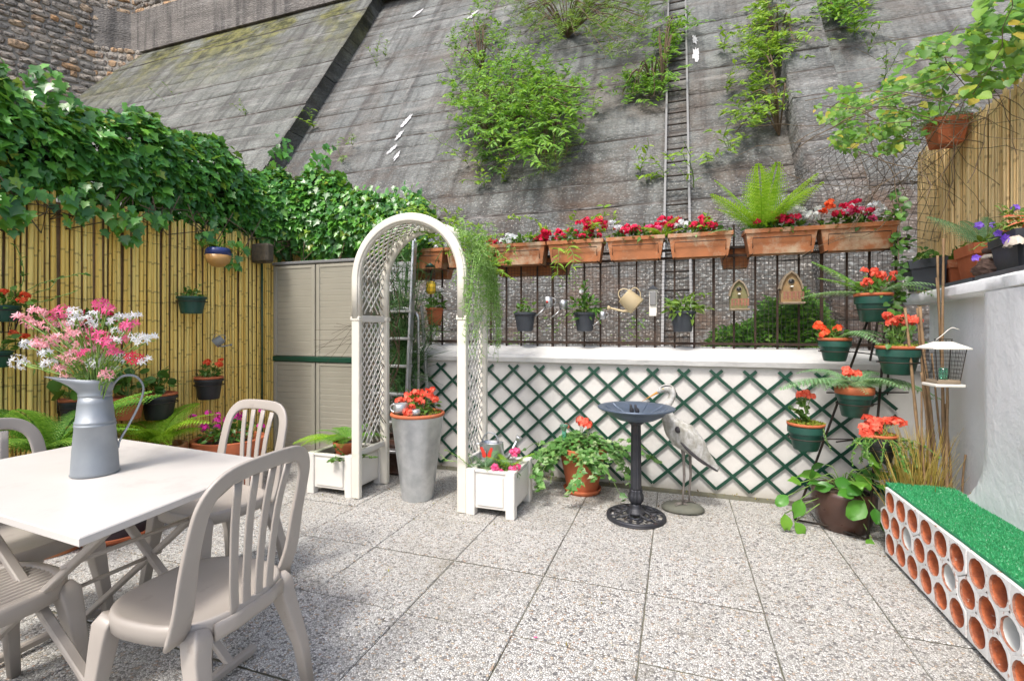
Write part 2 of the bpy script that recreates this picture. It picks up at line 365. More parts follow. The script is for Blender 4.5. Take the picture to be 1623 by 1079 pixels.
# ---- board marked concrete
def concrete(name, light, dark, moss=0.0, brown=0.0, rough_low=True):
    t = NT(name)
    base = t.mix(t.ramp(t.noise(1.3, 8, .62), [(.3, 0.0), (.7, 1.0)]), light, dark)
    base = t.mix(t.math('MULTIPLY', t.ramp(t.noise(14, 5, .7), [(.35, 0.0), (.65, 1.0)]), .45), base, tuple(x*.45 for x in dark))
    streak = t.noise(1.0, 6, .6, vec=t.mapv((4.5, .35, .35)))
    base = t.mix(t.ramp(streak, [(.46, 0.0), (.64, .7)]), base, (.05, .05, .052))
    base = t.mix(t.ramp(t.noise(1.0, 5, .6, vec=t.mapv((3.2, .3, .3))), [(.62, 0.0), (.75, .5)]), base, (.4, .39, .37))
    base = t.mix(t.ramp(t.noise(1.0, 7, .65, vec=t.mapv((.45, .45, 4.2))), [(.48, 0.0), (.66, .6)]), base, (.09, .085, .08))
    base = t.mix(t.ramp(t.noise(1.0, 7, .65, vec=t.mapv((.6, .6, 5.1), (.2, .1, 0))), [(.55, 0.0), (.7, .4)]), base, (.44, .43, .41))
    z = t.sep(2)
    pit = t.vor(17, 'F1', vec=t.mapv((1, 1, 1.6))); low = t.ramp(t.math('ADD', z, t.math('MULTIPLY', t.noise(.7, 5), 3.0)), [(0, 1.0), (1, 0.0)])
    mr = t.n('ShaderNodeMapRange'); mr.inputs['From Min'].default_value = 6.2; mr.inputs['From Max'].default_value = 2.6
    mr.inputs['To Min'].default_value = .15; mr.inputs['To Max'].default_value = 1
    t.l(t.math('ADD', z, t.math('MULTIPLY', t.noise(.9, 5), 2.2)), mr.inputs['Value']); lo = mr.outputs[0]
    pm = t.math('MULTIPLY', t.ramp(pit, [(.25, 0.0), (.5, 1.0)]), lo)
    base = t.mix(t.math('MULTIPLY', pm, .75), base, (.06, .05, .042))
    sp2 = t.math('MULTIPLY', t.ramp(t.vor(24, 'F1'), [(.15, 1.0), (.3, 0.0)]), lo)
    base = t.mix(t.math('MULTIPLY', sp2, .6), base, (.5, .48, .44))
    bm = t.ramp(t.noise(.8, 7, .65), [(.56-brown*.1, 0.0), (.66, .8)])
    if brown: base = t.mix(t.math('MULTIPLY', bm, t.math('POWER', lo, .5)), base, (.12, .075, .05))
    if moss:
        mm = t.ramp(t.noise(.55, 8, .7), [(.43, 0.0), (.55, .92)]); mz = t.n('ShaderNodeMapRange')
        mz.inputs['From Min'].default_value = 7.4; mz.inputs['From Max'].default_value = 9.6; t.l(z, mz.inputs['Value'])
        base = t.mix(t.math('MULTIPLY', mm, mz.outputs[0]), base, t.mix(t.ramp(t.noise(2.5, 7, .7), [(.42, 0.0), (.62, 1.0)]), (.035, .038, .012), (.19, .185, .06)))
    t.bump(t.noise(9, 9, .7), .8, .03); t.bump(pit, .6, .03); t.bump(t.noise(70, 3), .35, .006)
    return t.fin(base, .9, 0, .25)
MT['conc'] = concrete('board_marked_concrete', (.285, .3, .292), (.135, .147, .145), brown=.7)
MT['conc_moss'] = concrete('mossy_board_marked_concrete', (.285, .3, .28), (.14, .15, .138), moss=1)
MT['conc_dark'] = concrete('dark_backing_concrete', (.17, .16, .15), (.09, .085, .08))  # darker concrete for the sheet behind the cast courses
MT['conc_beam'] = concrete('beam_concrete', (.3, .28, .26), (.2, .19, .18))
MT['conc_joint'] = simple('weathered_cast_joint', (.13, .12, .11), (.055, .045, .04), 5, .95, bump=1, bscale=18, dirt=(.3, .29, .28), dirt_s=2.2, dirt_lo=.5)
MT['paint'] = simple('white_paint_splash', (.6, .6, .61), (.4, .4, .41), 12, .8, bump=.5)
t = NT('rubble_stone')
oi = t.n('ShaderNodeObjectInfo').outputs['Random']
c = t.ramp(oi, [(0, (.3, .285, .265)), (.4, (.4, .37, .33)), (.7, (.48, .43, .37)), (.88, (.52, .4, .28)), (1, (.55, .32, .16))])
c = t.mix(t.ramp(t.noise(4, 7, .7), [(.55, 0.0), (.7, .7)]), c, (.45, .22, .08)); c = t.mix(t.ramp(t.noise(9, 6, .7), [(.5, 0.0), (.6, .8)]), c, (.07, .06, .055))
t.bump(t.noise(14, 7, .75), 1, .06); MT['rubble'] = t.fin(c, .9, 0, .2)
t = NT('rubble_mortar'); t.bump(t.noise(12, 6), 1, .03); MT['mortar'] = t.fin(t.mix(t.noise(3, 7), (.42, .39, .34), (.24, .225, .2)), .95)

# ---- white plaster
def plaster(name, a, b, big=2.0, st=.5):
    t = NT(name); c = t.mix(t.ramp(t.noise(big, 6, .6), [(.35, 0.0), (.7, 1.0)]), a, b)
    mr = t.n('ShaderNodeMapRange'); mr.inputs['From Min'].default_value = .16; mr.inputs['From Max'].default_value = .0
    t.l(t.math('ADD', t.sep(2), t.math('MULTIPLY', t.noise(6, 4), .12)), mr.inputs['Value'])
    c = t.mix(t.math('MULTIPLY', mr.outputs[0], .7), c, (.3, .27, .2))
    c = t.mix(t.ramp(t.noise(1.0, 6, .6, vec=t.mapv((6, 6, .7))), [(.55, 0.0), (.75, .35)]), c, (.42, .41, .38)); c = t.mix(t.ramp(t.noise(7, 8, .75), [(.62, 0.0), (.7, .3)]), c, (.4, .38, .34))
    t.bump(t.noise(16, 7, .6), st, .01); t.bump(t.noise(110, 3), .3, .003)
    return t.fin(c, .75, 0, .3)
MT['plaster'] = plaster('white_plaster', (.84, .845, .86), (.77, .78, .8), 1.5, .55)
MT['plaster_beige'] = plaster('off_white_render', (.66, .645, .615), (.58, .565, .54), 1.2, .3)
MT['coping'] = plaster('white_coping', (.62, .62, .61), (.52, .52, .51), 3, .3)

# ---- bamboo
def bamboo(name, a, b, c3, node_gap=.22):
    t = NT(name); oi = t.n('ShaderNodeObjectInfo').outputs['Random']
    c = t.ramp(oi, [(0, a), (.5, b), (.85, tuple((x+y)/2 for x, y in zip(a, c3))), (1, c3)])
    c = t.mix(t.ramp(t.noise(1, 6, .65, vec=t.mapv((60, 60, 5))), [(.5, 0.0), (.72, .6)]), c, tuple(x*.5 for x in b))
    c = t.mix(t.ramp(t.noise(26, 4), [(.68, 0.0), (.74, .7)]), c, (.2, .11, .05))
    zz = t.math('ADD', t.math('MULTIPLY', t.sep(2), 1/node_gap), t.math('MULTIPLY', oi, 7.3))
    fr = t.math('FRACT', zz); ring = t.ramp(fr, [(0, 0.0), (.02, 1.0), (.055, 1.0), (.075, 0.0)])
    c = t.mix(t.math('MULTIPLY', ring, .42), c, (.12, .065, .03))
    t.bump(ring, .6, .003); t.bump(t.noise(1, 3, vec=t.mapv((200, 200, 12))), .3, .002)
    return t.fin(c, .5, 0, .4)
MT['bamboo'] = bamboo('golden_bamboo', (.93, .64, .15), (.95, .73, .24), (.82, .53, .12))
MT['reed'] = bamboo('tan_split_reed', (.82, .56, .25), (.9, .68, .37), (.64, .42, .18), .35)

# ---- turf, tubes
MT['turfbase'] = simple('turf_backing', (.015, .2, .08), (.02, .28, .11), 60, .9, bump=1, bscale=250)
MT['turf'] = leafmat('turf_blade', [(0, (.02, .26, .09)), (.6, (.04, .42, .16)), (.93, (.1, .58, .26)), (1, (.6, .85, .65))], .45, .2)
t = NT('brick_whitewash'); MT['brickwhite'] = t.fin(t.mix(t.ramp(t.noise(26, 6, .7), [(.58, 0.0), (.64, .85)]), t.mix(t.ramp(t.noise(7, 6, .7), [(.5, 0.0), (.7, .6)]), (.72, .715, .7), (.5, .48, .45)), (.4, .19, .12)), .85); t.bump(t.noise(60, 4), .6, .004)
t = NT('brick_terracotta'); c_ = t.mix(t.ramp(t.noise(16, 7, .75), [(.38, 0.0), (.68, 1.0)]), (.56, .15, .05), (.22, .06, .03)); c_ = t.mix(t.ramp(t.noise(45, 5, .7), [(.62, 0.0), (.7, .7)]), c_, (.6, .52, .45)); MT['brickterra'] = t.fin(c_, .8); t.bump(t.noise(50, 5), .7, .004)
MT['brickrim'] = simple('brick_broken_rim', (.2, .07, .04), (.42, .2, .13), 60, .9, bump=.8, bscale=120)
MT['brickpale'] = simple('brick_tube_whitewash', (.6, .6, .58), (.5, .52, .5), 9, .8)
MT['kerb'] = simple('dark_plinth', (.045, .03, .022), (.07, .05, .04), 9, .9, bump=.4)

# ------------------------------------------------------------------ leaves
def tpl_ivy():
    b = [(0, -.08), (.22, -.14), (.42, .02), (.3, .22), (.5, .42), (.24, .55), (.12, .78), (0, 1.0)]
    pts = b + [(-x, y) for x, y in b[-2:0:-1]]
    v = [(0, .25, -.02)] + [(x, y, .10*abs(x)+(-.12*(y-.3)**2)) for x, y in pts]; n = len(pts)
    return np.array(v), [(0, 1+i, 1+(i+1) % n) for i in range(n)]
def tpl_heart():
    b = [(0, 0), (.26, -.07), (.45, .12), (.46, .38), (.32, .66), (0, 1.0)]
    pts = b + [(-x, y) for x, y in b[-2:0:-1]]
    v = [(0, .35, -.05)] + [(x, y, .12*abs(x)-.16*(y-.35)**2) for x, y in pts]; n = len(pts)
    return np.array(v), [(0, 1+i, 1+(i+1) % n) for i in range(n)]
def tpl_lance(w=.17):
    v = [(0, 0, 0), (w, .3, .03), (0, .33, -.01), (-w, .3, .03), (w*.85, .62, 0), (0, .65, -.05), (-w*.85, .62, 0), (0, 1, -.16)]
    return np.array(v), [(0, 1, 2), (0, 2, 3), (1, 4, 5, 2), (2, 5, 6, 3), (4, 7, 5), (5, 7, 6)]
def tpl_round():
    n = 8; v = [(0, .5, -.06)] + [(.5*sin(2*pi*i/n)*(1+.1*(i % 2)), .5-.5*cos(2*pi*i/n), .03*(i % 2)) for i in range(n)]
    return np.array(v), [(0, 1+i, 1+(i+1) % n) for i in range(n)]
def tpl_blade():
    return np.array([(-.5, 0, 0), (.5, 0, 0), (-.35, .6, .0), (.35, .6, .0), (0, 1, 0)]), [(0, 1, 3, 2), (2, 3, 4)]
def tpl_broad():
    v = [(0, 0, 0)]; rows = [(.12, .13), (.3, .3), (.5, .36), (.7, .3), (.87, .15)]
    for y, w in rows:
        z = -.35*(y-.35)**2; v += [(-w, y, z+.06), (-w*.5, y, z+.045), (0, y, z), (w*.5, y, z+.045), (w, y, z+.06)]
    v.append((0, 1, -.2)); f = [(0, i+2, i+1) for i in range(4)]
    for r in range(4):
        for i in range(4): a = 1+r*5+i; f.append((a, a+1, a+6, a+5))
    f += [(21+i, 22+i, 26) for i in range(4)]
    return np.array(v), f
TPL = {'ivy': tpl_ivy(), 'heart': tpl_heart(), 'lance': tpl_lance(), 'thin': tpl_lance(.08), 'oval': tpl_lance(.27), 'round': tpl_round(), 'blade': tpl_blade(), 'broad': tpl_broad()}

def np_mesh(name, V, F, smooth=True):
    """V (n,3) array, F list of per-leaf faces already offset, as list of arrays grouped by size"""
    me = bpy.data.meshes.new(name); loops = np.concatenate([f.ravel() for f in F]) if F else np.zeros(0, int)
    sizes = np.concatenate([np.full(len(f), f.shape[1]) for f in F]) if F else np.zeros(0, int)
    me.vertices.add(len(V)); me.vertices.foreach_set('co', V.ravel().astype(np.float32))
    me.loops.add(len(loops)); me.loops.foreach_set('vertex_index', loops.astype(np.int32))
    me.polygons.add(len(sizes)); st = np.concatenate([[0], np.cumsum(sizes)[:-1]])
    me.polygons.foreach_set('loop_start', st.astype(np.int32)); me.polygons.foreach_set('loop_total', sizes.astype(np.int32))
    me.polygons.foreach_set('use_smooth', np.full(len(sizes), smooth)); me.update(calc_edges=True); me.validate(); return me

def frames(T, N):
    T = T/np.maximum(np.linalg.norm(T, axis=1, keepdims=True), 1e-9)
    N = N - T*np.sum(N*T, axis=1, keepdims=True); ln = np.linalg.norm(N, axis=1, keepdims=True)
    bad = ln[:, 0] < 1e-3; N[bad] = np.cross(T[bad], np.array([.3, .8, .5])); ln = np.linalg.norm(N, axis=1, keepdims=True)
    N = N/ln; R = np.cross(T, N); return R, T, N
def leaves_mesh(name, tpl, P, T, N, S, W=None):
    V, F = TPL[tpl]; P = np.asarray(P, float); R, T, N = frames(np.asarray(T, float), np.asarray(N, float)); S = np.asarray(S, float)
    W = S if W is None else np.asarray(W, float)
    X = P[:, None, :] + (W[:, None]*V[None, :, 0])[..., None]*R[:, None, :] + (S[:, None]*V[None, :, 1])[..., None]*T[:, None, :] + (W[:, None]*V[None, :, 2])[..., None]*N[:, None, :]
    nv = len(V); off = (np.arange(len(P))*nv)[:, None, None]; G = []
    for k in (3, 4):
        f = np.array([q for q in F if len(q) == k])
        if len(f): G.append((f[None]+off).reshape(-1, k))
    return np_mesh(name, X.reshape(-1, 3), G)
def leaves(name, tpl, P, T, N, S, mat, parent, W=None):
    """a parent thing's leaves as one mass"""
    return link(name, leaves_mesh(name, tpl, P, T, N, S, W), mat, parent)
_leafcache = {}
def leaf_objects(tpl, P, T, N, S, mat, parent, name='leaf'):
    """single leaves sharing one mesh"""
    k = (tpl, mat.name)
    if k not in _leafcache:
        vs = []
        for j in range(4):
            V, F = TPL[tpl]; m = bpy.data.meshes.new(name); VV = [tuple(v*(1+.12*random.uniform(-1, 1) if i else 1) for i, v in enumerate(p)) for p in V]
            m.from_pydata(VV, [], F); m.polygons.foreach_set('use_smooth', [True]*len(m.polygons)); m.materials.append(mat)
            vs.append(m)
        _leafcache[k] = vs
    R, T, N = frames(np.asarray(T, float), np.asarray(N, float))
    for i in range(len(P)):
        o = bpy.data.objects.new(name, random.choice(_leafcache[k])); COL.objects.link(o); o.parent = parent
        M = Matrix(((R[i][0], T[i][0], N[i][0], 0), (R[i][1], T[i][1], N[i][1], 0), (R[i][2], T[i][2], N[i][2], 0), (0, 0, 0, 1)))
        o.matrix_local = Matrix.Translation(Vector([float(x) for x in P[i]])) @ M @ Matrix.Scale(float(S[i]), 4)
def rnd(a, b): return random.uniform(a, b)
def rv(s=1.0): return Vector((random.gauss(0, s), random.gauss(0, s), random.gauss(0, s)))
def in_poly(x, y, poly):
    c = False; n = len(poly); j = n-1
    for i in range(n):
        xi, yi = poly[i]; xj, yj = poly[j]
        if (yi > y) != (yj > y) and x < (xj-xi)*(y-yi)/(yj-yi)+xi: c = not c
        j = i
    return c
def poly_pts(poly, n):
    xs = [p[0] for p in poly]; ys = [p[1] for p in poly]; out = []
    while len(out) < n:
        x, y = rnd(min(xs), max(xs)), rnd(min(ys), max(ys))
        if in_poly(x, y, poly): out.append((x, y))
    return out
# ================================================================== THE SETTING
g = MB(); g.add([(-60, -60, -.12), (60, -60, -.12), (60, 60, -.12), (-60, 60, -.12)], [(0, 1, 2, 3)]); tag(g.build('ground', MT['ground']), kind='structure')
fl = MB().box((-1.15, 1.6, -.0425), (6.2, 7.2, .07)).build('patio_floor', MT['joint']); tag(fl, kind='structure')
# 50 cm slabs, each its own piece
slab_meshes = []
for k in range(5):
    m = MB(); n = 8; hx_, hy_ = .2478, .2448; vs = []; 
    q = random.Random(k)
    def edge_pts(n):
        out = []
        for i in range(n): out.append((-hx_+2*hx_*i/n, -hy_))
        for i in range(n): out.append((hx_, -hy_+2*hy_*i/n))
        for i in range(n): out.append((hx_-2*hx_*i/n, hy_))
        for i in range(n): out.append((-hx_, hy_-2*hy_*i/n))
        return out
    E = [(x+q.uniform(-.0015, .0015), y+q.uniform(-.0015, .0015)) for x, y in edge_pts(n)]
    N_ = len(E); vs = [(x, y, -.006) for x, y in E]+[(x, y, -.0045) for x, y in E]+[(x*.986, y*.986, 0) for x, y in E]
    fs = [tuple(range(2*N_, 3*N_))]
    for i in range(N_):
        j = (i+1) % N_; fs += [(i, j, N_+j, N_+i), (N_+i, N_+j, 2*N_+j, 2*N_+i)]
    m.add(vs, fs); me = m.mesh('slab'); me.materials.append(MT['pebble']); slab_meshes.append(me)
for i in range(-8, 4):
    for j in range(-2, 9):
        x = -.137+.25+.5*i; y = 1.875-.25+.5*(j-2)
        if y > 4.05 or x > 1.75 or x < -4.1: continue
        o = link('slab', random.choice(slab_meshes), None, fl, loc=(x, y, rnd(-.0015, .0015)), rot=(rnd(-.002, .002), rnd(-.002, .002), rnd(-.002, .002)+pi*random.randrange(2)))

# ---- leaning retaining wall, cast in lifts
def wave(x, s, seed):
    r = random.Random(seed); return sum(sin(x*s*(1.7**k)+r.uniform(0, 6.28))/(1.5**k) for k in range(5))*.3
rw = MB(); 
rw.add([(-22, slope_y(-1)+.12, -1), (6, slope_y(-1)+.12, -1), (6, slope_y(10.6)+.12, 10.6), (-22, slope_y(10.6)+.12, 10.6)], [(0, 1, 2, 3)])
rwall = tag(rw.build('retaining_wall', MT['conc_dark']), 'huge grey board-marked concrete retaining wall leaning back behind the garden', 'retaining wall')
def lifts(x0, x1, p, mat, name='concrete_course', zt=10.4, seed=1, step=.36, sides=False):
    r = random.Random(seed); z0 = 0.0; k = 0; dx = .13
    while z0 < zt:
        hgt = step*r.uniform(.55, 1.5); z1 = min(z0+hgt, zt)
        n = max(2, int((x1-x0)/dx)); rows = [0, .03, .35, .65, .97, 1]; vs = []; fs = []
        off = r.uniform(-.01, .01)
        for a, f in enumerate(rows):
            for i in range(n+1):
                x = x0+(x1-x0)*i/n; z = z0+(z1-z0)*f + .018*wave(x, .9, seed*100+k+(1 if f > .5 else 0))
                d = -.036 if a in (0, 5) else off+.009*wave(x+f*3, 3.1, seed*50+k)
                if a in (0, 5) and wave(x, 1.3, seed*7+k) > -.08: d += .028
                P = Vector((x, slope_y(z, p), z)) + SN*d; vs.append(P)
        for a in range(5):
            for i in range(n): q = a*(n+1)+i; fs.append((q, q+1, q+n+2, q+n+1))
        if sides:
            b0 = len(vs)
            for i in (0, n):
                for a in (0, 5):
                    P = Vector(vs[a*(n+1)+i]); vs.append((P.x, P.y+p+.15, P.z))
            for sgn, e in ((0, 0), (1, n)):
                col_ = [a*(n+1)+e for a in range(6)]
                fs.append(tuple(col_+[b0+2*sgn+1, b0+2*sgn]))
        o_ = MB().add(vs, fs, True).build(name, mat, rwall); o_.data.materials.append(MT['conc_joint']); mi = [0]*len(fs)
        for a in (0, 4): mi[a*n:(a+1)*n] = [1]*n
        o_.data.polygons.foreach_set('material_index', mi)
        k += 1; z0 = z1
lifts(-7.56, 6.0, 0, MT['conc'], seed=3)
lifts(-21, -7.56, .41, MT['conc_moss'], seed=4, sides=True)
lifts(1.43, 1.99, .5, MT['conc'], 'buttress_course', seed=5, sides=True)
# paint splashes thrown on the wall
def splash(px, py, w, h, tilt, p=0.0):
    m = MB(); r = random.Random(px); c0 = onslope(px, py, p); n = 26; up = Vector((0, 1/SL, 1)).normalized(); rt = Vector((1, 0, 0)); pts = []
    for i in range(n):
        a = 2*pi*i/n; k = r.uniform(.55, 1.25); x = cos(a)*w*k; y = sin(a)*h*k
        pts.append(c0+rt*(x*cos(tilt)-y*sin(tilt))+up*(x*sin(tilt)+y*cos(tilt))+SN*.019)
    m.add([c0+SN*.021]+pts, [(0, 1+i, 1+(i+1) % n) for i in range(n)]); m.build('paint_splash', MT['paint'], rwall)
for a in [(645, 193, .07, .2, -.25), (634, 215, .05, .16, -.3), (622, 238, .05, .14, -.5), (663, 22, .06, .22, -.5), (750, 25, .07, .2, -.4), (630, 248, .04, .13, -.2), (1101, 65, .04, .14, .1), (1103, 88, .06, .2, .05), (1208, 15, .05, .18, 0), (1064, 70, .03, .12, 0)]: splash(*a)

# ---- rubble masonry and concrete band, upper left
def stonework(A, B, z0, z1, parent, rnd_, back=.0, sw=.3, sh=.17):
    A = Vector(A); B = Vector(B); L = (B-A).length; d = (B-A)/L; nrm = Vector((d.y, -d.x, 0))
    z = z0; 
    while z < z1:
        h = sh*rnd_.uniform(.75, 1.3); s = -rnd_.uniform(0, .2)
        while s < L:
            w = sw*rnd_.uniform(.55, 1.5); k = 7; cx, cz = s+w/2, z+h/2; ring = []
            for i in range(k):
                a = 2*pi*i/k+rnd_.uniform(-.25, .25); e = 1.02; ca, sa = cos(a), sin(a)
                ring.append((cx+w*.5*math.copysign(abs(ca)**.6, ca)*e, cz+h*.5*math.copysign(abs(sa)**.6, sa)*e+rnd_.uniform(-.02, .02)))
            dep = rnd_.uniform(.03, .075); vs = [A.to_3d()+d.to_3d()*x+Vector((0, 0, zz))-nrm.to_3d()*.02 for x, zz in ring]
            vs += [A.to_3d()+d.to_3d()*(cx+(x-cx)*.86)+Vector((0, 0, cz+(zz-cz)*.8))+nrm.to_3d()*dep*rnd_.uniform(.7, 1) for x, zz in ring]
            vs.append(A.to_3d()+d.to_3d()*cx+Vector((0, 0, cz))+nrm.to_3d()*(dep+.02))
            fs = [(i, (i+1) % k, k+(i+1) % k, k+i) for i in range(k)]+[(k+i, k+(i+1) % k, 2*k) for i in range(k)]
            MB().add(vs, fs, False).build('stone', MT['rubble'], parent)
            s += w
        z += h
def slabwall(A, B, z0, z1, th):
    A = Vector((*A, 0)); B = Vector((*B, 0)); d = (B-A).normalized(); n = Vector((d.y, -d.x, 0))
    P = [A, B, B-n*th, A-n*th]; return MB().add([p+Vector((0, 0, z0)) for p in P]+[p+Vector((0, 0, z1)) for p in P], [(0, 3, 2, 1), (4, 5, 6, 7), (0, 1, 5, 4), (1, 2, 6, 5), (2, 3, 7, 6), (3, 0, 4, 7)])
R_ = random.Random(11)
LW0, LW1 = (-20.6, 3.6), (-17.6, 10.36)
lwall = tag(slabwall(LW0, LW1, -.1, 15, .8).build('stone_wall', MT['mortar']), 'tall rough rubble-stone wall at the upper left edge', 'stone wall')
dd = Vector((LW1[0]-LW0[0], LW1[1]-LW0[1])).normalized(); L_ = (Vector(LW1)-Vector(LW0)).length
stonework(Vector(LW1)-dd*2.6, LW1, 8.4, 12.6, lwall, R_, sw=.33, sh=.2)
slabwall((-17.6, 10.36), (-15.6, 11.6), -.1, 10.2, .5).build('return_wall', MT['mortar'], lwall)
stonework((-17.6, 10.38), (-15.8, 11.5), 8.4, 10.15, lwall, R_, sw=.3, sh=.2)
bw = tag(slabwall((-16.9, 11.15), (8, 11.15), 11.5, 15, .6).build('masonry_wall', MT['mortar']), 'upper rubble masonry wall above the concrete band', 'stone wall')
stonework((-16.9, 11.15), (-8.6, 11.15), 11.5, 12.5, bw, R_, sw=.34, sh=.19)
slabwall((-17.65, 10.4), (-16.9, 11.13), 11.52, 15, .6).build('corner_wall', MT['mortar'], bw)
stonework((-17.6, 10.45), (-16.95, 11.1), 11.5, 12.6, bw, R_, sw=.3, sh=.2)
cb = MB(); P = [(-17.7, 10.2), (-16.9, 10.98), (8, 10.98), (8, 12), (-17.7, 12)]
cb.add([(x, y, 10.2) for x, y in P]+[(x, y, 11.5) for x, y in P], [tuple(range(5))[::-1], tuple(range(5, 10))]+[(i, (i+1) % 5, (i+1) % 5+5, i+5) for i in range(5)])
tag(cb.build('concrete_beam', MT['conc_beam']), 'broad grey concrete band running under the upper masonry', 'beam')

# ---- low white wall at the back with its coping
D = 4.0
lw = tag(MB().box((-.35, 4.15, .4675), (3.9, .3, .995)).build('low_wall', MT['plaster_beige']), 'low off-white rendered wall carrying the green lattice', 'wall')
m = MB(); x0, x1 = -2.35, 1.6; n = 40; vs = []; fs = []; prof = [(3.955, .962), (3.945, 1.0), (3.955, 1.02), (4.0, 1.032), (4.26, 1.098), (4.31, 1.08), (4.31, .93)]
for i in range(n+1):
    x = x0+(x1-x0)*i/n
    for (y, z) in prof: vs.append((x, y+rnd(-.001, .001), z+rnd(-.0008, .0008)))
k = len(prof)
for i in range(n):
    for j in range(k): a = i*k+j; b = i*k+(j+1) % k; fs.append((a, b, b+k, a+k))
fs += [tuple(range(k))[::-1], tuple(n*k+j for j in range(k))]
m.add(vs, fs, False).build('coping', MT['coping'], lw)

# ---- green diagonal lattice on the wall
lat = thing('garden_trellis', 'dark green diagonal plastic lattice fixed on the low white wall', 'trellis', (0, 3.985, 0))
zt, zb, xl, xr, pit = .93, .03, -2.3, 1.42, .232
H = zt-zb; run = H*1.08
def clipped(xa, za, xb, zb_):
    if xa > xb: xa, za, xb, zb_ = xb, zb_, xa, za
    if xb <= xl or xa >= xr: return None
    s = (zb_-za)/(xb-xa)
    if xa < xl: za += s*(xl-xa); xa = xl
    if xb > xr: zb_ -= s*(xb-xr); xb = xr
    return (xa, za, xb, zb_)
k = -12
while xl+k*pit < xr+1.2:
    X = xl+.03+k*pit
    for sg in (1, -1):
        c = clipped(X, zb, X+sg*run, zt)
        if c and abs(c[2]-c[0]) > .04:
            MB().bar((c[0], -.004 if sg > 0 else -.0115, c[1]), (c[2], -.004 if sg > 0 else -.0115, c[3]), .006, .0225, up=(sg*.0, 0, 1), bev=.001).build('slat', MT['trellis'], lat)
    k += 1

# ---- wrought iron railing on the coping
rail = thing('iron_railing', 'rusty dark iron railing standing on the low wall coping', 'railing', (0, 4.22, 1.09))
barx = [-1.9, -1.68, -1.48, -1.29]
x = -1.08; barx = []
for px in (683, 701, 728, 778, 803, 826, 852, 876, 898, 926, 952, 981, 1009, 1038, 1069, 1100, 1131, 1163, 1197, 1232, 1266, 1302, 1342, 1378, 1420):
    X = ony(px, 500, 4.22).x; barx.append(X)
    thick = px in (876, 1131, 1302)
    MB().bar((X, 0, -.02), (X, 0, .98), .02 if thick else .014, None, up=(0, 1, 0)).build('bar', MT['rust'], rail)
MB().bar((-2.3, -.012, .035), (1.58, -.012, .035), .012, .022).build('bottom_rail', MT['rust'], rail)
MB().bar((-2.3, -.012, .735), (1.58, -.012, .735), .03, .02).build('top_rail', MT['rust'], rail)
MB().bar((-2.3, -.012, .8), (1.58, -.012, .8), .02, .02).build('upper_rail', MT['iron'], rail)
# welded wire mesh behind the bars
def wire_grid(name, label, fn, nu, nv, r, parent=None):
    r *= 1.35
    m = MB()
    for i in range(nu+1):
        m.tube([fn(i/nu, j/nv*1.0) for j in range(0, nv+1, 2)], r, 3, False)
    for j in range(nv+1):
        m.tube([fn(i/nu, j/nv) for i in range(0, nu+1, 2)], r, 3, False)
    o = m.build(name, MT['wire'], parent); o['kind'] = 'stuff'
    return o
wire_grid('wire_mesh', '', lambda u, v: Vector((-1.75+3.3*u, .03, v*.72)), 110, 24, .0011, rail)
wm = thing('wire_fence', 'loose crumpled wire mesh rising behind the flower boxes on the right', 'wire fence', (0, 4.28, 1.9))
def crumple(u, v):
    x = .35+1.45*u; z = v*(.35+.85*u**1.3); return Vector((x+.05*sin(v*9+u*5), .06*sin(u*11+v*4)+.1*v, z+.04*sin(u*17+v*3)))
wire_grid('wire_mesh', '', crumple, 34, 18, .0013, wm)
def crumple2(u, v):
    x = -2.2+2.6*u; z = v*.33; return Vector((x+.015*sin(v*9+u*25), .02*sin(u*31+v*4), z+.012*sin(u*27+v*3)))
wire_grid('low_wire_mesh', '', crumple2, 66, 8, .001, wm)

# ---- right hand white wall
def wallx(y): return 1.335+(max(y, 2.2)-2.3)*.139
m = MB(); ny, nz_ = 70, 44; vs = []; fs = []; y0, y1, z1_ = .3, 4.02, 1.42
def ss(a, b, x): t_ = min(1, max(0, (x-a)/(b-a))); return t_*t_*(3-2*t_)
for i in range(ny+1):
    y = y0+(y1-y0)*i/ny
    for j in range(nz_+1):
        z = -.02+(z1_+.02)*j/nz_
        yb = 2.98+.55*(1-ss(0, .75, z))**1.6                      # the buttress reaches further back at the foot
        bump = .085*(1-ss(yb-.10, yb+.06, y)) + .22*(1-ss(yb-.12, yb+.12, y))*(max(0, .62-z)/.62)**2.2
        vs.append((max(wallx(y)+.045-bump, 1.378-.05*ss(.5, 1.1, z)), y, z))
for i in range(ny):
    for j in range(nz_): a = i*(nz_+1)+j; fs.append((a, a+nz_+1, a+nz_+2, a+1))
b0 = len(vs); vs += [(1.95, y0, -.02), (1.95, y0, z1_), (2.2, y1, -.02), (2.2, y1, z1_)]
a0, a1, c0, c1 = 0, nz_, ny*(nz_+1), ny*(nz_+1)+nz_
fs += [(b0, b0+1, b0+3, b0+2)]
m.add(vs, fs, True)
rwl = tag(m.build('side_wall', MT['plaster']), 'thick white plastered side wall with a flared foot on the right', 'wall')
rwl.data.polygons[-1].use_smooth = False
MB().add([(wallx(y0)-.04, y0, -.02), (1.95, y0, -.02), (1.95, y0, z1_), (wallx(y0)-.04, y0, z1_)], [(0, 1, 2, 3)]).build('end_face', MT['plaster'], rwl)
m = MB(); vs = []; fs = []; n = 60; cpr = [(-.03, 1.415), (-.042, 1.43), (-.04, 1.475), (-.028, 1.487), (.75, 1.5), (.75, 1.41)]
for i in range(n+1):
    y = .28+(4.3-.28)*i/n
    for (dx_, z) in cpr: vs.append((wallx(y)+dx_+rnd(-.003, .003), y, z+rnd(-.0015, .0015)))
k = len(cpr)
for i in range(n):
    for j in range(k): a = i*k+j; b = i*k+(j+1) % k; fs.append((a, b, b+k, a+k))
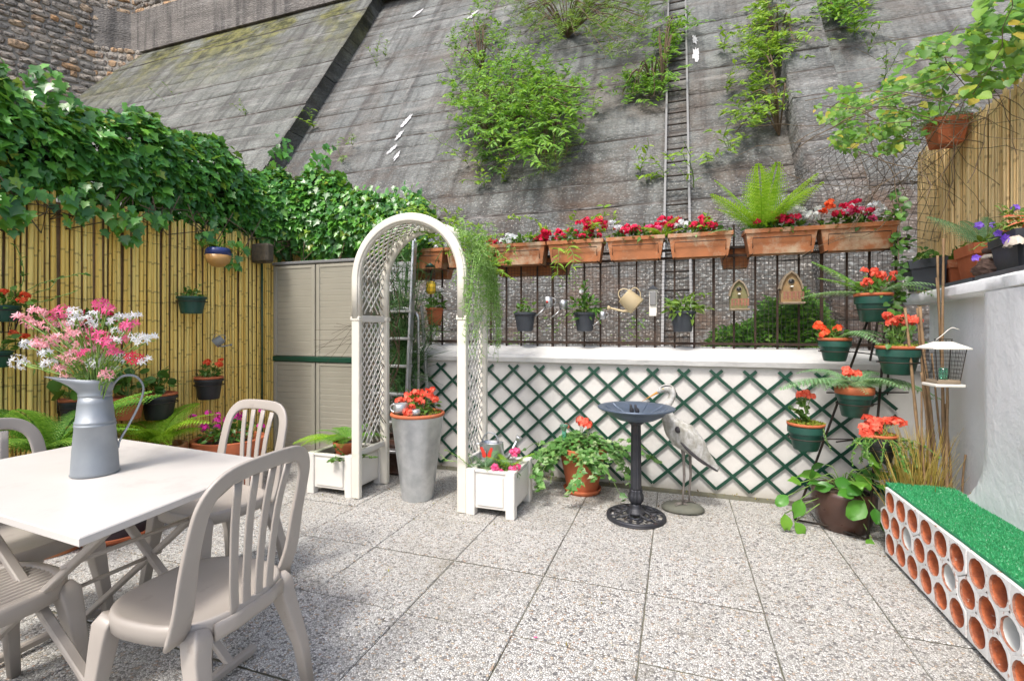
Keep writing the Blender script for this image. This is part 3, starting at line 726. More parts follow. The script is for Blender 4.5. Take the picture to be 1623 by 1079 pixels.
fs += [tuple(range(k))[::-1], tuple(n*k+j for j in range(k))]
m.add(vs, fs, True); o = m.build('coping', MT['plaster'], rwl); smooth_by_angle(o, 40)

# ---- bamboo fences
def fence(name, label, A, B, zfun0, zfun1, mat, rad, flat=.8):
    A = Vector(A); B = Vector(B); L = (B-A).length; d = (B-A)/L; nrm = Vector((d.y, -d.x, 0)); root = thing(name, label, 'fence', A, 0)
    meshes = []
    for k in range(6):
        q = random.Random(k+5); mm = MB(); pts = []; rs = []; z = 0
        nn = 12
        for i in range(nn+1):
            pts.append((q.uniform(-1, 1)*.1, q.uniform(-1, 1)*.1, i/nn)); rs.append(q.uniform(.9, 1.02))
        vs = []; fs = []
        for i, (x, y, zz) in enumerate(pts):
            for s_ in range(7): a = 2*pi*s_/7; vs.append((x*.6+rs[i]*cos(a), y*.6+rs[i]*sin(a), zz))
        for i in range(nn):
            for s_ in range(7): fs.append((i*7+s_, i*7+(s_+1) % 7, (i+1)*7+(s_+1) % 7, (i+1)*7+s_))
        fs += [tuple(range(7))[::-1], tuple(nn*7+s_ for s_ in range(7))]
        me = mm.add(vs, fs, True).mesh('bamboo_cane'); me.materials.append(mat); meshes.append(me)
    s = 0; q = random.Random(99)
    while s < L:
        r = rad*q.uniform(.72, 1.25); s += r*1.0; z0, z1 = zfun0(s), zfun1(s)+q.uniform(-.03, .02)
        p = d*s+nrm*q.uniform(-.006, .006)
        link('bamboo_cane', q.choice(meshes), None, root, loc=(p.x, p.y, z0), rot=(q.uniform(-.006, .006), q.uniform(-.006, .006), q.uniform(0, 6)), scale=(r, r*flat, z1-z0))
        s += r*1.02
    for zz in (.35, .9, 1.45, 1.9):
        if zfun0(0) < zz < zfun1(L)+.3 or zfun0(0) < zz < zfun1(0):
            MB().tube([d*(L*i/40)+nrm*(rad*1.05)+Vector((0, 0, zz+.006*sin(i*2.1))) for i in range(41)], .0012, 4).build('binding_wire', MT['wire'], root)
    # dark backing so that no light shows between the canes
    bk = MB().add([d*0-nrm*rad*1.3+Vector((0, 0, zfun0(0))), d*L-nrm*rad*1.3+Vector((0, 0, zfun0(L))), d*L-nrm*rad*1.3+Vector((0, 0, zfun1(L)-.05)), d*0-nrm*rad*1.3+Vector((0, 0, zfun1(0)-.05))], [(0, 1, 2, 3)])
    bk.add([d*0-nrm*rad*1.6+Vector((0, 0, zfun0(0))), d*L-nrm*rad*1.6+Vector((0, 0, zfun0(L))), d*L-nrm*rad*1.6+Vector((0, 0, zfun1(L)-.05)), d*0-nrm*rad*1.6+Vector((0, 0, zfun1(0)-.05))], [(3, 2, 1, 0)])
    bk.build('backing_mat', MT['cane'], root); return root
fence('bamboo_fence', 'golden bamboo cane fence under the ivy on the left', (-3.8, 1.0, 0), (-3.8, 4.25, 0), lambda s: 0.0, lambda s: 2.12, MT['bamboo'], .0125)
fence('reed_fence', 'tan split-reed screen above the white wall on the right', (1.78, 4.62, 0), (1.78, 1.6, 0), lambda s: 1.42, lambda s: 2.6, MT['reed'], .0085)
MB().tube([(-3.76, 3.62, .25), (-3.76, 3.62, 2.0)], .009, 8).build('green_pole', MT['trellis'], None)
tag(bpy.data.objects['green_pole'], 'thin green pole standing against the bamboo fence near the cabinet', 'pole')

# ---- ladder lying on the leaning wall
lad = thing('wall_ladder', 'long narrow metal ladder fixed up the leaning concrete wall', 'ladder', (0, 0, 0))
A0, A1 = onslope(1047, 545, .1), onslope(1061, 0, .1); B0, B1 = onslope(1089, 545, .1), onslope(1091, 0, .1)
ex = (A1-A0)*.25; ex0 = (A0-A1)*.12
xa, xb = (A0.x+A1.x)/2, (B0.x+B1.x)/2
for X in (xa, xb):
    MB().bar((X, slope_y(.6, .1), .6), (X, slope_y(10, .1), 10), .028, .045, up=SN).build('rail', MT['cabtop'], lad)
z = .75
while z < 10:
    MB().tube([(xa, slope_y(z, .1), z), (xb, slope_y(z, .1), z)], .013, 6).build('rung', MT['iron'], lad); z += .235
# ================================================================== PLANT BUILDERS
def floret_mesh(name, mat, n=12, R=.03, pr=.013, petals=5, flat=.6, narrow=.55):
    """a rounded head of small five-petalled flowers"""
    P = []; T = []; N = []; S = []
    for i in range(n):
        z = 1-1.25*(i+.5)/n; a = i*2.399+rnd(-.3, .3); q = sqrt(max(0, 1-z*z)); d = Vector((q*cos(a), q*sin(a), z*flat+.1)); c = d*R*rnd(.85, 1.15)
        dn = (d+rv(.25)).normalized(); u = dn.orthogonal().normalized(); w = dn.cross(u); a0 = rnd(0, 6)
        for k in range(petals):
            b = a0+2*pi*k/petals; tdir = u*cos(b)+w*sin(b)+dn*.25; P.append(c); T.append(tdir); N.append(dn); S.append(pr*rnd(.85, 1.15))
    me = leaves_mesh(name, 'oval' if narrow > .4 else 'lance', P, T, N, S, [s*1.5*narrow/.55 for s in S]); me.materials.append(mat); return me
FH = {}
def head(kind):
    if kind not in FH:
        spec = {'orange': ('p_orange', 9, .022, .019), 'coral': ('p_coral', 10, .024, .019), 'red': ('p_red', 11, .026, .019), 'pink': ('p_pink', 10, .022, .017),
                'magenta': ('p_magenta', 5, .018, .017), 'white': ('p_white', 9, .022, .018), 'pale': ('p_pale', 9, .026, .019), 'violet': ('p_violet', 2, .006, .017)}[kind]
        FH[kind] = [floret_mesh('flower_head', MT[spec[0]], *spec[1:]) for _ in range(3)]
    return random.choice(FH[kind])
def flowers(parent, kind, pts, s=1.0, stem_from=None):
    for p in pts:
        link('flower_head', head(kind), None, parent, loc=p, rot=(rnd(-.5, .5), rnd(-.5, .5), rnd(0, 6)), scale=s*rnd(.8, 1.2))
    if stem_from is not None and pts:
        m = MB()
        for p in pts:
            p = Vector(p); b = Vector(stem_from)+Vector((rnd(-.02, .02), rnd(-.02, .02), 0)); m.tube([b, (b+p)/2+rv(.008), p], .0022, 4, False)
        m.build('flower_stem', MT['stem'], parent)

def mound(parent, c, rx, ry, rz, n, tpl, size, mat, droop=.3, name='foliage', inner=True, stems=True, base=None):
    """leaves through the volume of a mound, tips outward"""
    c = Vector(c); P = []; T = []; N = []; S = []
    for i in range(n):
        d = rv().normalized(); d.z = abs(d.z) if random.random() < .85 else d.z*.5; k = random.random()**.45
        p = c+Vector((d.x*rx, d.y*ry, d.z*rz))*k*rnd(.8, 1.12); P.append(p); T.append(d+rv(.45)+Vector((0, 0, -droop))); N.append(Vector((d.x*.5, d.y*.5, .8))+rv(.4)); S.append(size*rnd(.6, 1.2))
    o = leaves(name, tpl, P, T, N, S, mat, parent)
    if stems:
        m = MB(); b = Vector(base) if base is not None else c-Vector((0, 0, rz*.3))
        for p in P[::max(1, n//12)]: m.tube([b, (b+p)/2+rv(.01), p], .002, 4, False)
        m.build('stem', MT['stem'], parent)
    return o

def frond_mesh(L, npin=16, wmax=.22, mat=None, arch=.5, sub=True, seed=0):
    """a fern frond along +Y arching down, pinnae both sides, each cut into leaflets"""
    q = random.Random(seed); P = []; T = []; N = []; S = []; W = []; rach = []
    for i in range(21):
        f = i/20; rach.append(Vector((0, L*(f-.12*arch*f*f), L*(arch*.55*f-arch*.95*f*f))))
    for i in range(npin):
        f = .12+.86*(i+.5)/npin; k = f*20; a = int(k); fr = k-a; p = rach[a].lerp(rach[min(a+1, 20)], fr); tg = (rach[min(a+1, 20)]-rach[a]).normalized()
        ln = wmax*L*(sin(pi*min(1, (f*.93+.07))**.75)**.8)*q.uniform(.9, 1.08)+.004
        for s_ in (-1, 1):
            d = (Vector((s_, 0, 0))+tg*.45+Vector((0, 0, -.12))).normalized()
            if sub:
                nn = max(3, int(ln/(L*.022))); 
                for j in range(nn):
                    g_ = (j+.6)/nn; pp = p+d*ln*g_-Vector((0, 0, .15*ln*g_*g_)); l2 = L*.035*(1-g_*.75)+.002
                    for s2 in (-1, 1):
                        P.append(pp); T.append(tg*s2*.9+d*.75); N.append((0, 0, 1)); S.append(l2); W.append(l2*1.5)
            else:
                P.append(p); T.append(d); N.append((0, 0, 1)); S.append(ln); W.append(ln*.75)
    me = leaves_mesh('frond', 'oval' if sub else 'lance', P, T, N, S, W); me.materials.append(mat)
    m = MB().tube(rach[::2], [L*.006*(1-.08*i) for i in range(11)], 4, False); bm = bmesh.new(); bm.from_mesh(me); tmp = m.mesh('r'); bm.from_mesh(tmp); bm.to_mesh(me); bm.free(); me.polygons.foreach_set('use_smooth', [True]*len(me.polygons))
    return me
_fr = {}
def fern(parent, c, fronds, L, matname, sub=True, arch=.6, tilt=.5, az0=0, azr=2*pi, npin=16, wmax=.22, name='frond'):
    k = (matname, sub, arch, npin, wmax)
    if k not in _fr: _fr[k] = [frond_mesh(1.0, npin, wmax, MT[matname], arch, sub, s) for s in range(3)]
    for i in range(fronds):
        a = az0+azr*(i+.5)/fronds+rnd(-.2, .2)
        link(name, random.choice(_fr[k]), None, parent, loc=c, rot=(tilt*rnd(.6, 1.3), rnd(-.2, .2), a-pi/2), scale=L*rnd(.75, 1.12))

def pot(parent, rt, rb, h, mat, rim=.14, soil=True, seg=28, z0=0.0, name='pot', flare=1.08, saucer=None):
    rr = rt*flare; hr = h*rim if rim < 1 else rim
    pr = [(rb*.94, z0), (rb, z0+.004), (rt*.98, z0+h-hr), (rr, z0+h-hr+.002), (rr*1.01, z0+h-hr*.5), (rr, z0+h-.003), (rr-.006, z0+h), (rt*.93, z0+h-.003), (rt*.9, z0+h*.8), (rt*.4, z0+h*.78)]
    o = MB().lathe(pr, seg).build(name, MT[mat], parent); smooth_by_angle(o)
    if soil:
        m = MB(); n = 20; vs = [(0, 0, z0+h*.88)]+[(rt*.93*cos(2*pi*i/n), rt*.93*sin(2*pi*i/n), z0+h*.86+rnd(-.004, .004)) for i in range(n)]
        m.add(vs, [(0, 1+i, 1+(i+1) % n) for i in range(n)]).build('soil', MT['soil'], parent)
    if saucer:
        sr, sh = saucer; MB().lathe([(sr*.85, z0-.0), (sr, z0+sh), (sr*.96, z0+sh), (sr*.82, z0+.006), (0.0001, z0+.006)], seg).build('saucer', MT[mat], parent)
    return o
def ring_bracket(parent, r, z, back, mat='iron'):
    """round hoop on an arm that reaches back to the fence"""
    m = MB().torus(r+.004, .0035, (0, 0, z), 26, 6); bk = Vector(back)
    m.tube([Vector((0, 0, z))+bk.normalized()*(r+.004), Vector((0, 0, z))+bk], .0035, 6); m.tube([Vector((0, 0, z))+bk+Vector((0, 0, -.04)), Vector((0, 0, z))+bk+Vector((0, 0, .09))], .0035, 6)
    m.build('bracket', MT[mat], parent)
def trail(parent, start, d0, L, n, tpl, size, mat, grav=.6, r=.0022, name='trailing_stem', stemmat='stem'):
    """one creeping or hanging stem with leaves"""
    p = Vector(start); d = Vector(d0).normalized(); pts = [p.copy()]; st = L/12
    for i in range(12): d = (d+rv(.16)+Vector((0, 0, -grav*.12))).normalized(); p = p+d*st; pts.append(p.copy())
    MB().tube(pts, r, 4, False).build(name, MT[stemmat], parent); P = []; T = []; N = []; S = []
    for i in range(n):
        f = rnd(.05, 1)*12; a = min(int(f), 11); q = pts[a].lerp(pts[a+1], f-a); t_ = (pts[a+1]-pts[a]).normalized()
        sd = t_.cross(Vector((0, 0, 1))).normalized()*random.choice((-1, 1)); P.append(q); T.append(sd+t_*.6+rv(.3)); N.append(Vector((0, -.4, .8))+rv(.35)); S.append(size*rnd(.6, 1.2))
    return leaves('foliage', tpl, P, T, N, S, MT[mat], parent), pts
def moss(parent, r, z, n=160, mat='moss', size=.014, c=(0, 0), sx=1.0, sy=1.0):
    P = [(c[0]+sx*r*sqrt(random.random())*cos(a), c[1]+sy*r*sqrt(random.random())*sin(a), z+rnd(0, .012)) for a in [rnd(0, 6.28) for _ in range(n)]]
    leaves('moss', 'lance', P, [rv()+Vector((0, 0, .5)) for _ in P], [rv() for _ in P], [size*rnd(.6, 1.3) for _ in P], MT[mat], parent, W=[size*1.6]*len(P))

# ================================================================== THE BIG IVY OVER THE LEFT FENCE
ivy = thing('ivy', 'thick glossy dark green ivy hedge spilling over the bamboo fence', 'ivy', (-3.8, 2.5, 2.1))
IL = Vector((-3.8, 2.5, 2.1))
path = curve_pts([(-3.98, .6, 2.2), (-3.98, 1.5, 2.32), (-4.0, 2.4, 2.48), (-3.98, 3.1, 2.47), (-3.95, 3.65, 2.42), (-3.62, 4.0, 2.4), (-3.1, 4.12, 2.29), (-2.55, 4.15, 2.22), (-2.3, 4.2, 2.2)], 80)
def ivy_half(f): return (.37+.06*sin(f*21)+.06*sin(f*47+1)+.03*sin(f*90))*(1.0 if f < .72 else 1-.5*(f-.72)/.28)
P = []; T = []; N = []; S = []
for i in range(13500):
    f = random.random(); k = f*(len(path)-1); a = int(k); q = path[a].lerp(path[min(a+1, len(path)-1)], k-a); tg = (path[min(a+1, len(path)-1)]-path[a]).normalized()
    side = Vector((tg.y, -tg.x, 0)); ang = rnd(-2.0, 2.2); lay = 1-abs(random.gauss(0, .16)); H_ = ivy_half(f)+.04*sin(ang*5+f*60)
    o_ = side*cos(ang)*.26*lay+Vector((0, 0, 1))*sin(ang)*H_*1.12*lay; p = q+o_+tg*rnd(-.05, .05)
    if p.x > -3.74 and p.z < 1.98+.07*sin(p.y*9)+.05*sin(p.y*23) and p.y < 3.7: continue
    n_ = (side*cos(ang)+Vector((0, 0, sin(ang)*.8+.35))).normalized()
    P.append(p-IL); T.append(Vector((0, 0, -.9))+n_*.5+tg*rnd(-.7, .7)+rv(.25)); N.append(n_+rv(.33)); S.append(rnd(.035, .088)*(1.1 if f < .35 else 1))
# hanging sprays below the hedge and shoots above it
for (px, py, X, L_, dn) in [(15, 300, -3.72, .25, 1), (40, 285, -3.72, .3, 1), (105, 300, -3.72, .2, 1), (190, 320, -3.7, .3, 1), (205, 325, -3.68, .25, 1), (150, 290, -3.7, .2, 1), (250, 330, -3.72, .15, 1), (330, 350, -3.72, .2, 1), (375, 380, -3.72, .25, 1), (0, 290, -3.7, .3, 1),
                            (60, 150, -3.9, .2, 0), (75, 155, -3.9, .2, 0), (100, 165, -3.9, .18, 0), (225, 200, -3.9, .15, 0), (450, 250, -3.7, .25, 0), (440, 262, -3.7, .2, 0), (500, 270, -3.4, .2, 0), (515, 262, -3.3, .22, 0), (15, 140, -3.9, .2, 0)]:
    c = onx(px, py, X)
    for i in range(16 if dn else 13):
        f = random.random(); p = c+Vector((rnd(-.05, .05), rnd(-.08, .08), (-1 if dn else 1)*f*L_)); P.append(p-IL); T.append(Vector((.3, rnd(-.6, .6), -.8))); N.append(Vector((.8, -.5, .4))+rv(.4)); S.append(rnd(.05, .085))
for i in range(500):      # the tail reaching the rose arch
    p = Vector((rnd(-3.1, -2.25), rnd(3.85, 4.2), rnd(2.0, 2.6))); P.append(p-IL); T.append(Vector((rnd(-.5, .5), -.4, -.8))); N.append(Vector((0, -.8, .5))+rv(.4)); S.append(rnd(.04, .06))
P = np.array([tuple(p) for p in P]); T = np.array([tuple(p) for p in T]); N = np.array([tuple(p) for p in N]); S = np.array(S)
Wd = P+np.array(tuple(IL)); Nn = N/np.linalg.norm(N, axis=1, keepdims=True); C = np.array([0, 0, EYE]); V_ = C-Wd; dist = np.linalg.norm(V_, axis=1)
score = S/dist*np.clip(np.sum(Nn*V_, axis=1)/dist, 0, 1); 
side_out = Wd[:, 0] > -3.82
score[~side_out & (Wd[:, 2] < 2.6)] *= .2
u_ = (Wd[:, 0]*RX[0]+Wd[:, 1]*RX[1])/(Wd[:, 0]*RY[0]+Wd[:, 1]*RY[1]); score[(u_ < -1.06)] = 0
order = np.argsort(-score); big, rest = order[:295], order[295:]
leaf_objects('ivy', P[big], T[big], N[big], S[big]*1.12, MT['ivy'], ivy)
o = leaves('foliage', 'ivy', P[rest], T[rest], N[rest], S[rest], MT['ivy'], ivy); o['kind'] = 'stuff'
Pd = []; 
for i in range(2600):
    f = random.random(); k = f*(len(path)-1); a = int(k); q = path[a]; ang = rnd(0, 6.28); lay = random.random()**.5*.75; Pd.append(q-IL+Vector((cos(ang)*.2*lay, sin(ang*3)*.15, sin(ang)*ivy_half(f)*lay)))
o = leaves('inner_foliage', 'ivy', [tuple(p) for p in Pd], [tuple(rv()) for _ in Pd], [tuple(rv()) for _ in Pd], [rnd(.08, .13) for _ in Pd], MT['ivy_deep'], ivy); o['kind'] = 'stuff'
m = MB()
for i in range(60):
    f = rnd(0, .9); a = int(f*(len(path)-1)); q = path[a]-IL; p = q+Vector((.2, 0, -.25)); m.tube([p, p+Vector((.04, rnd(-.1, .1), -.12)), p+Vector((.02, rnd(-.25, .25), -.25*random.random()-.05)), p+Vector((.08, rnd(-.35, .35), rnd(-.2, .1)))], .004, 5)
m.build('stem', MT['twig'], ivy)

# ================================================================== GROWTH ON THE LEANING WALL
def bush(name, label, poly, n, tpl, size, mat, root_px, p=0.0, depth=.5, cat='bush', nst=30, hang=.4, out=(0, -.5, .3)):
    """stems leave one rooting point on the wall and fan out; sprays of leaves fill the outline unevenly"""
    base = onslope(*root_px, p); o = thing(name, label, cat, base); tips = []; m = MB(); P = []; T = []; N = []; S = []
    pts = poly_pts(poly, nst)
    for (x, y) in pts:
        e = onslope(x, y, p+rnd(.05, depth)*1.0)-base; mid = e*.5+Vector((0, -.2, .25)); cv = curve_pts([(0, 0, 0), mid, e, e+Vector((rnd(-.2, .2), -.1, -rnd(0, .25)*hang))], 12)
        m.tube(cv, [.012*(1-.06*i) for i in range(len(cv))], 4, False); tips.append((cv[-1], (cv[-1]-cv[-3]).normalized()))
    m.build('branch', MT['twig'], o)
    sub = max(6, n//(nst*16)); m2 = MB()
    for (x, y) in poly_pts(poly, nst*sub):
        x += random.gauss(0, 9); y += random.gauss(0, 7)
        if sin(x*.11+y*.07)+sin(y*.16-x*.05)+rnd(-1, 1) < -.75: continue
        c = onslope(x, y, p+rnd(.03, depth))-base; d = (Vector((rnd(-1, 1), -.5, rnd(-.5, .9)))).normalized(); L_ = rnd(.25, .6)*size*7; e = c+d*L_-Vector((0, 0, .2*L_)); m2.tube([c, e], .003, 3, False)
        for j in range(16):
            f = j/16; q = c.lerp(e, f); sd = Vector((random.choice((-1, 1)), 0, 0)); P.append(q); T.append(sd*.8+d*.6+rv(.2)+Vector((0, 0, -.15))); N.append(Vector((0, -.5, .8))+rv(.3)); S.append(size*rnd(.6, 1.15)*(1-.35*f))
    m2.build('twig', MT['stem'], o, kind='stuff')
    q = leaves('foliage', tpl, P, T, N, S, MT[mat], o); q['kind'] = 'stuff'; return o
bush('wall_bush', 'large bright green bush growing out of the middle of the concrete wall', [(742, 125), (800, 88), (862, 95), (905, 120), (948, 148), (940, 165), (905, 185), (930, 205), (880, 215), (850, 235), (840, 270), (800, 215), (765, 200), (735, 205), (728, 165), (715, 140)], 8600, 'lance', .13, 'bush', (820, 205), depth=.9, nst=40)
bush('wall_bush', 'upright leafy bush on the concrete wall left of the large bright bush', [(735, 35), (768, 0), (780, 8), (790, 40), (800, 80), (770, 110), (745, 128), (715, 112), (722, 80)], 2000, 'lance', .11, 'bush', (765, 115), depth=.6, nst=20)
bush('wall_bush', 'feathery olive green bush near the top of the wall beside the ladder', [(800, -30), (1000, -30), (1058, 0), (1030, 30), (1000, 70), (985, 100), (960, 90), (930, 45), (880, 75), (840, 65), (810, 30)], 4200, 'thin', .15, 'weed', (900, 60), depth=.9, nst=50)
bush('wall_shrub', 'small leafy shrub growing left of the ladder below the olive bush', [(985, 125), (1020, 118), (1052, 112), (1050, 145), (1025, 158), (985, 150)], 480, 'lance', .11, 'bush', (1035, 140), depth=.25, nst=14)
bush('wall_shrub', 'bright tuft hanging at the top edge beside the concrete buttress', [(1292, -20), (1362, -25), (1356, 20), (1335, 42), (1300, 36)], 1100, 'lance', .13, 'bush', (1325, 0), depth=.4, nst=16)
bush('wall_shrub', 'trailing strands of dark leaves under the large bright bush', [(860, 215), (900, 200), (900, 245), (880, 275), (850, 262)], 700, 'thin', .1, 'weed', (880, 210), depth=.3, nst=14, hang=1.5)
bush('wall_shrub', 'low dark green scrub under the large bush on its left side', [(735, 205), (790, 195), (810, 225), (800, 262), (765, 250), (740, 225)], 900, 'lance', .09, 'green', (780, 225), depth=.3, nst=14)
bush('wall_shrub', 'airy yellow green sapling growing against the buttress at upper right', [(1200, -20), (1250, 10), (1290, 55), (1270, 85), (1240, 95), (1215, 92), (1180, 75), (1195, 30)], 620, 'lance', .12, 'lime', (1232, 90), depth=.7, nst=20)
bush('wall_shrub', 'yellow green sapling with drooping leaves on the buttress edge', [(1165, 75), (1215, 60), (1225, 130), (1230, 180), (1260, 165), (1250, 120), (1200, 210), (1165, 215), (1175, 165), (1195, 120)], 520, 'lance', .11, 'lime', (1235, 215), depth=.6, nst=16)
bush('wall_shrub', 'loose leafy shoots climbing over the left rail of the ladder', [(1050, 10), (1062, 20), (1085, 45), (1065, 75), (1072, 110), (1040, 125), (1048, 90), (1040, 50)], 320, 'lance', .12, 'bush', (1050, 150), depth=.35, nst=12)
def weed(px, py, h, label, mat='lime', tpl='lance', size=.09, n=30, p=0.0, name='wall_weed', lean=0.0):
    b = onslope(px, py, p)+SN*.02; o = thing(name, label, 'weed', b); k = 3
    for s in range(k):
        trail(o, (0, 0, 0), (lean+rnd(-.7, .7), -.8, 1.0), h*rnd(.6, 1.1), n//k, tpl, size, mat, .5, .004)
W_ = [(598, 108, .7, 'thin pale weed hanging on the left of the concrete step', 'weed'), (612, 92, .5, 'tiny sprig beside the top of the concrete step', 'weed'), (498, 205, .6, 'yellowish tuft at the foot of the concrete step', 'lime'), (545, 258, .5, 'sparse weed on the concrete just above the ivy tail', 'weed'),
      (412, 205, .9, 'tall thin weed rising above the ivy against the mossy concrete', 'weed'), (285, 178, .8, 'greyish scrub behind the ivy on the mossy concrete', 'greygreen'), (330, 182, .6, 'low scrub along the mossy concrete above the ivy', 'weed'), (742, 262, .9, 'lime sprig fanning out below the large bush', 'lime'), (760, 275, .6, 'second lime sprig lower right of the fanning one', 'lime'),
      (768, 298, .4, 'small lime tuft on the dark stained concrete', 'lime'), (795, 292, .4, 'tiny lime tuft right of another on stained concrete', 'lime'), (940, 180, .5, 'narrow yellow sprig under the right side of the large bush', 'lime'), (1015, 275, .5, 'small pale weed left of the ladder', 'lime'), (1100, 300, .8, 'leafy weed at the ladder just above the flower boxes', 'lime'), (1052, 285, .4, 'small tuft against the left rail of the ladder', 'lime'),
      (1152, 150, .5, 'lone sprig right of the ladder beside paint splashes', 'lime'), (1148, 85, .5, 'small leafy shoot on the concrete right of the ladder', 'lime'), (1122, 258, .5, 'little weed low on the concrete right of the ladder', 'lime'), (1200, 195, .8, 'lime weed arching to the left under the drooping sapling', 'lime'), (1155, 242, .6, 'pale weed beside the brown stained patch', 'lime'), (1355, 62, .9, 'yellow green shoots at the right edge of the buttress', 'lime'), (1375, 85, .4, 'pale tuft on the right hand concrete panel', 'weed'), (560, 232, .5, 'grey weed near the lower end of the concrete step', 'weed'), (1400, 130, .5, 'yellowing sprig on the right hand concrete panel', 'vine')]
for a in W_: weed(a[0], a[1], a[2], a[3], a[4], size=.11 if a[4] == 'lime' else .08, n=34)

# leafy ground growth behind the railing, right
o = thing('groundcover', 'dense low green shrubbery behind the railing under the birdhouses', 'shrubs', (1.0, 4.6, .9))
P = []; T = []; N = []; S = []
for (x, y) in poly_pts([(1115, 560), (1130, 525), (1190, 510), (1215, 470), (1240, 480), (1265, 455), (1300, 480), (1320, 520), (1335, 560)], 4200):
    d = rnd(4.45, 5.1); p = ony(x, y, d)-Vector((1.0, 4.6, .9)); P.append(tuple(p)); T.append((rnd(-1, 1), -.6, rnd(-.5, .8))); N.append((rnd(-.4, .4), -.6, .7)); S.append(rnd(.04, .075))
q = leaves('foliage', 'oval', P, T, N, S, MT['fern'], o); q['kind'] = 'stuff'; o['kind'] = 'stuff'
o = thing('groundcover', 'scattered weeds and creepers at the foot of the leaning wall behind the railing', 'weeds', (-.5, 5.0, .9))
P = []; T = []; N = []; S = []
for cx, cy, n in [(730, 440, 60), (745, 430, 50), (640, 475, 150), (590, 465, 100), (820, 540, 50), (880, 515, 40), (1010, 510, 40), (1150, 535, 60), (900, 440, 40), (770, 480, 60), (1000, 530, 30), (690, 520, 60), (860, 430, 30)]:
    for i in range(n):
        p = ony(cx+random.gauss(0, 12), cy+random.gauss(0, 9), rnd(4.9, 5.2))-Vector((-.5, 5.0, .9)); P.append(tuple(p)); T.append((rnd(-1, 1), -.6, rnd(-.5, .8))); N.append((rnd(-.4, .4), -.6, .7)); S.append(rnd(.03, .06))
q = leaves('foliage', 'lance', P, T, N, S, MT['weed'], o); q['kind'] = 'stuff'; o['kind'] = 'stuff'

# ---- tangle of vine over the right fence
vine = thing('climbing_vine', 'tangled yellow green climbing vine with bare brown stems over the reed screen', 'vine', (1.7, 4.0, 2.5)); VL = Vector((1.7, 4.0, 2.5))
VP = [(1285, 150), (1300, 215), (1330, 235), (1400, 235), (1455, 225), (1510, 175), (1560, 150), (1640, 110), (1640, -20), (1560, -20), (1540, 45), (1470, 60), (1430, 90), (1400, 135), (1340, 130)]
m = MB()
for i in range(80):
    (x, y), = poly_pts([(1330, 200), (1640, 60), (1640, 140), (1560, 190), (1450, 260), (1440, 360), (1400, 330), (1350, 240)], 1); d = rnd(3.4, 4.6) if x < 1520 else rnd(2.8, 3.6); p = ony(x, y, d)-VL
    q = Vector((rnd(-1, 1), rnd(-.4, .4), rnd(-.7, .35))).normalized(); pts = [p]; 
    for j in range(9): q = (q+rv(.22)+Vector((-.03, 0, -.07))).normalized(); p = p+q*.08; pts.append(p)
    m.tube(pts, rnd(.0012, .0027), 4, False)
qv = m.build('stem', MT['twig'], vine)
def vleaf(poly, n, s0, s1, tplr='heart'):
    P = []; T = []; N = []; S = []
    for (x, y) in poly_pts(poly, n):
        if sin(x*.09)+sin(y*.13+x*.05)+rnd(-1.2, 1.2) < -.3: continue
        d = rnd(3.3, 4.6) if x < 1520 else rnd(2.7, 3.6); P.append(tuple(ony(x, y, d)-VL)); T.append((rnd(-.8, .8), -.3, rnd(-1, .2))); N.append((rnd(-.5, .3), -.7, rnd(.2, .9))); S.append(rnd(s0, s1))
    return [np.array(q) for q in (P, T, N, S)]
A = vleaf([(1400, 135), (1430, 90), (1470, 60), (1540, 45), (1560, -20), (1640, -20), (1640, 110), (1560, 130), (1510, 160), (1450, 140)], 520, .04, .07)
leaf_objects('heart', *A, MT['vine'], vine)
A = vleaf(VP, 1500, .03, .055); q = leaves('foliage', 'heart', *A, MT['vine'], vine); q['kind'] = 'stuff'
A = vleaf([(1290, 175), (1340, 140), (1420, 140), (1470, 200), (1420, 240), (1330, 245)], 900, .035, .06); q = leaves('upper_foliage', 'oval', *A, MT['vine'], vine); q['kind'] = 'stuff'
A = vleaf([(1405, 300), (1440, 290), (1450, 560), (1400, 560), (1415, 420)], 280, .03, .05); q = leaves('lower_foliage', 'heart', *A, MT['green'], vine); q['kind'] = 'stuff'
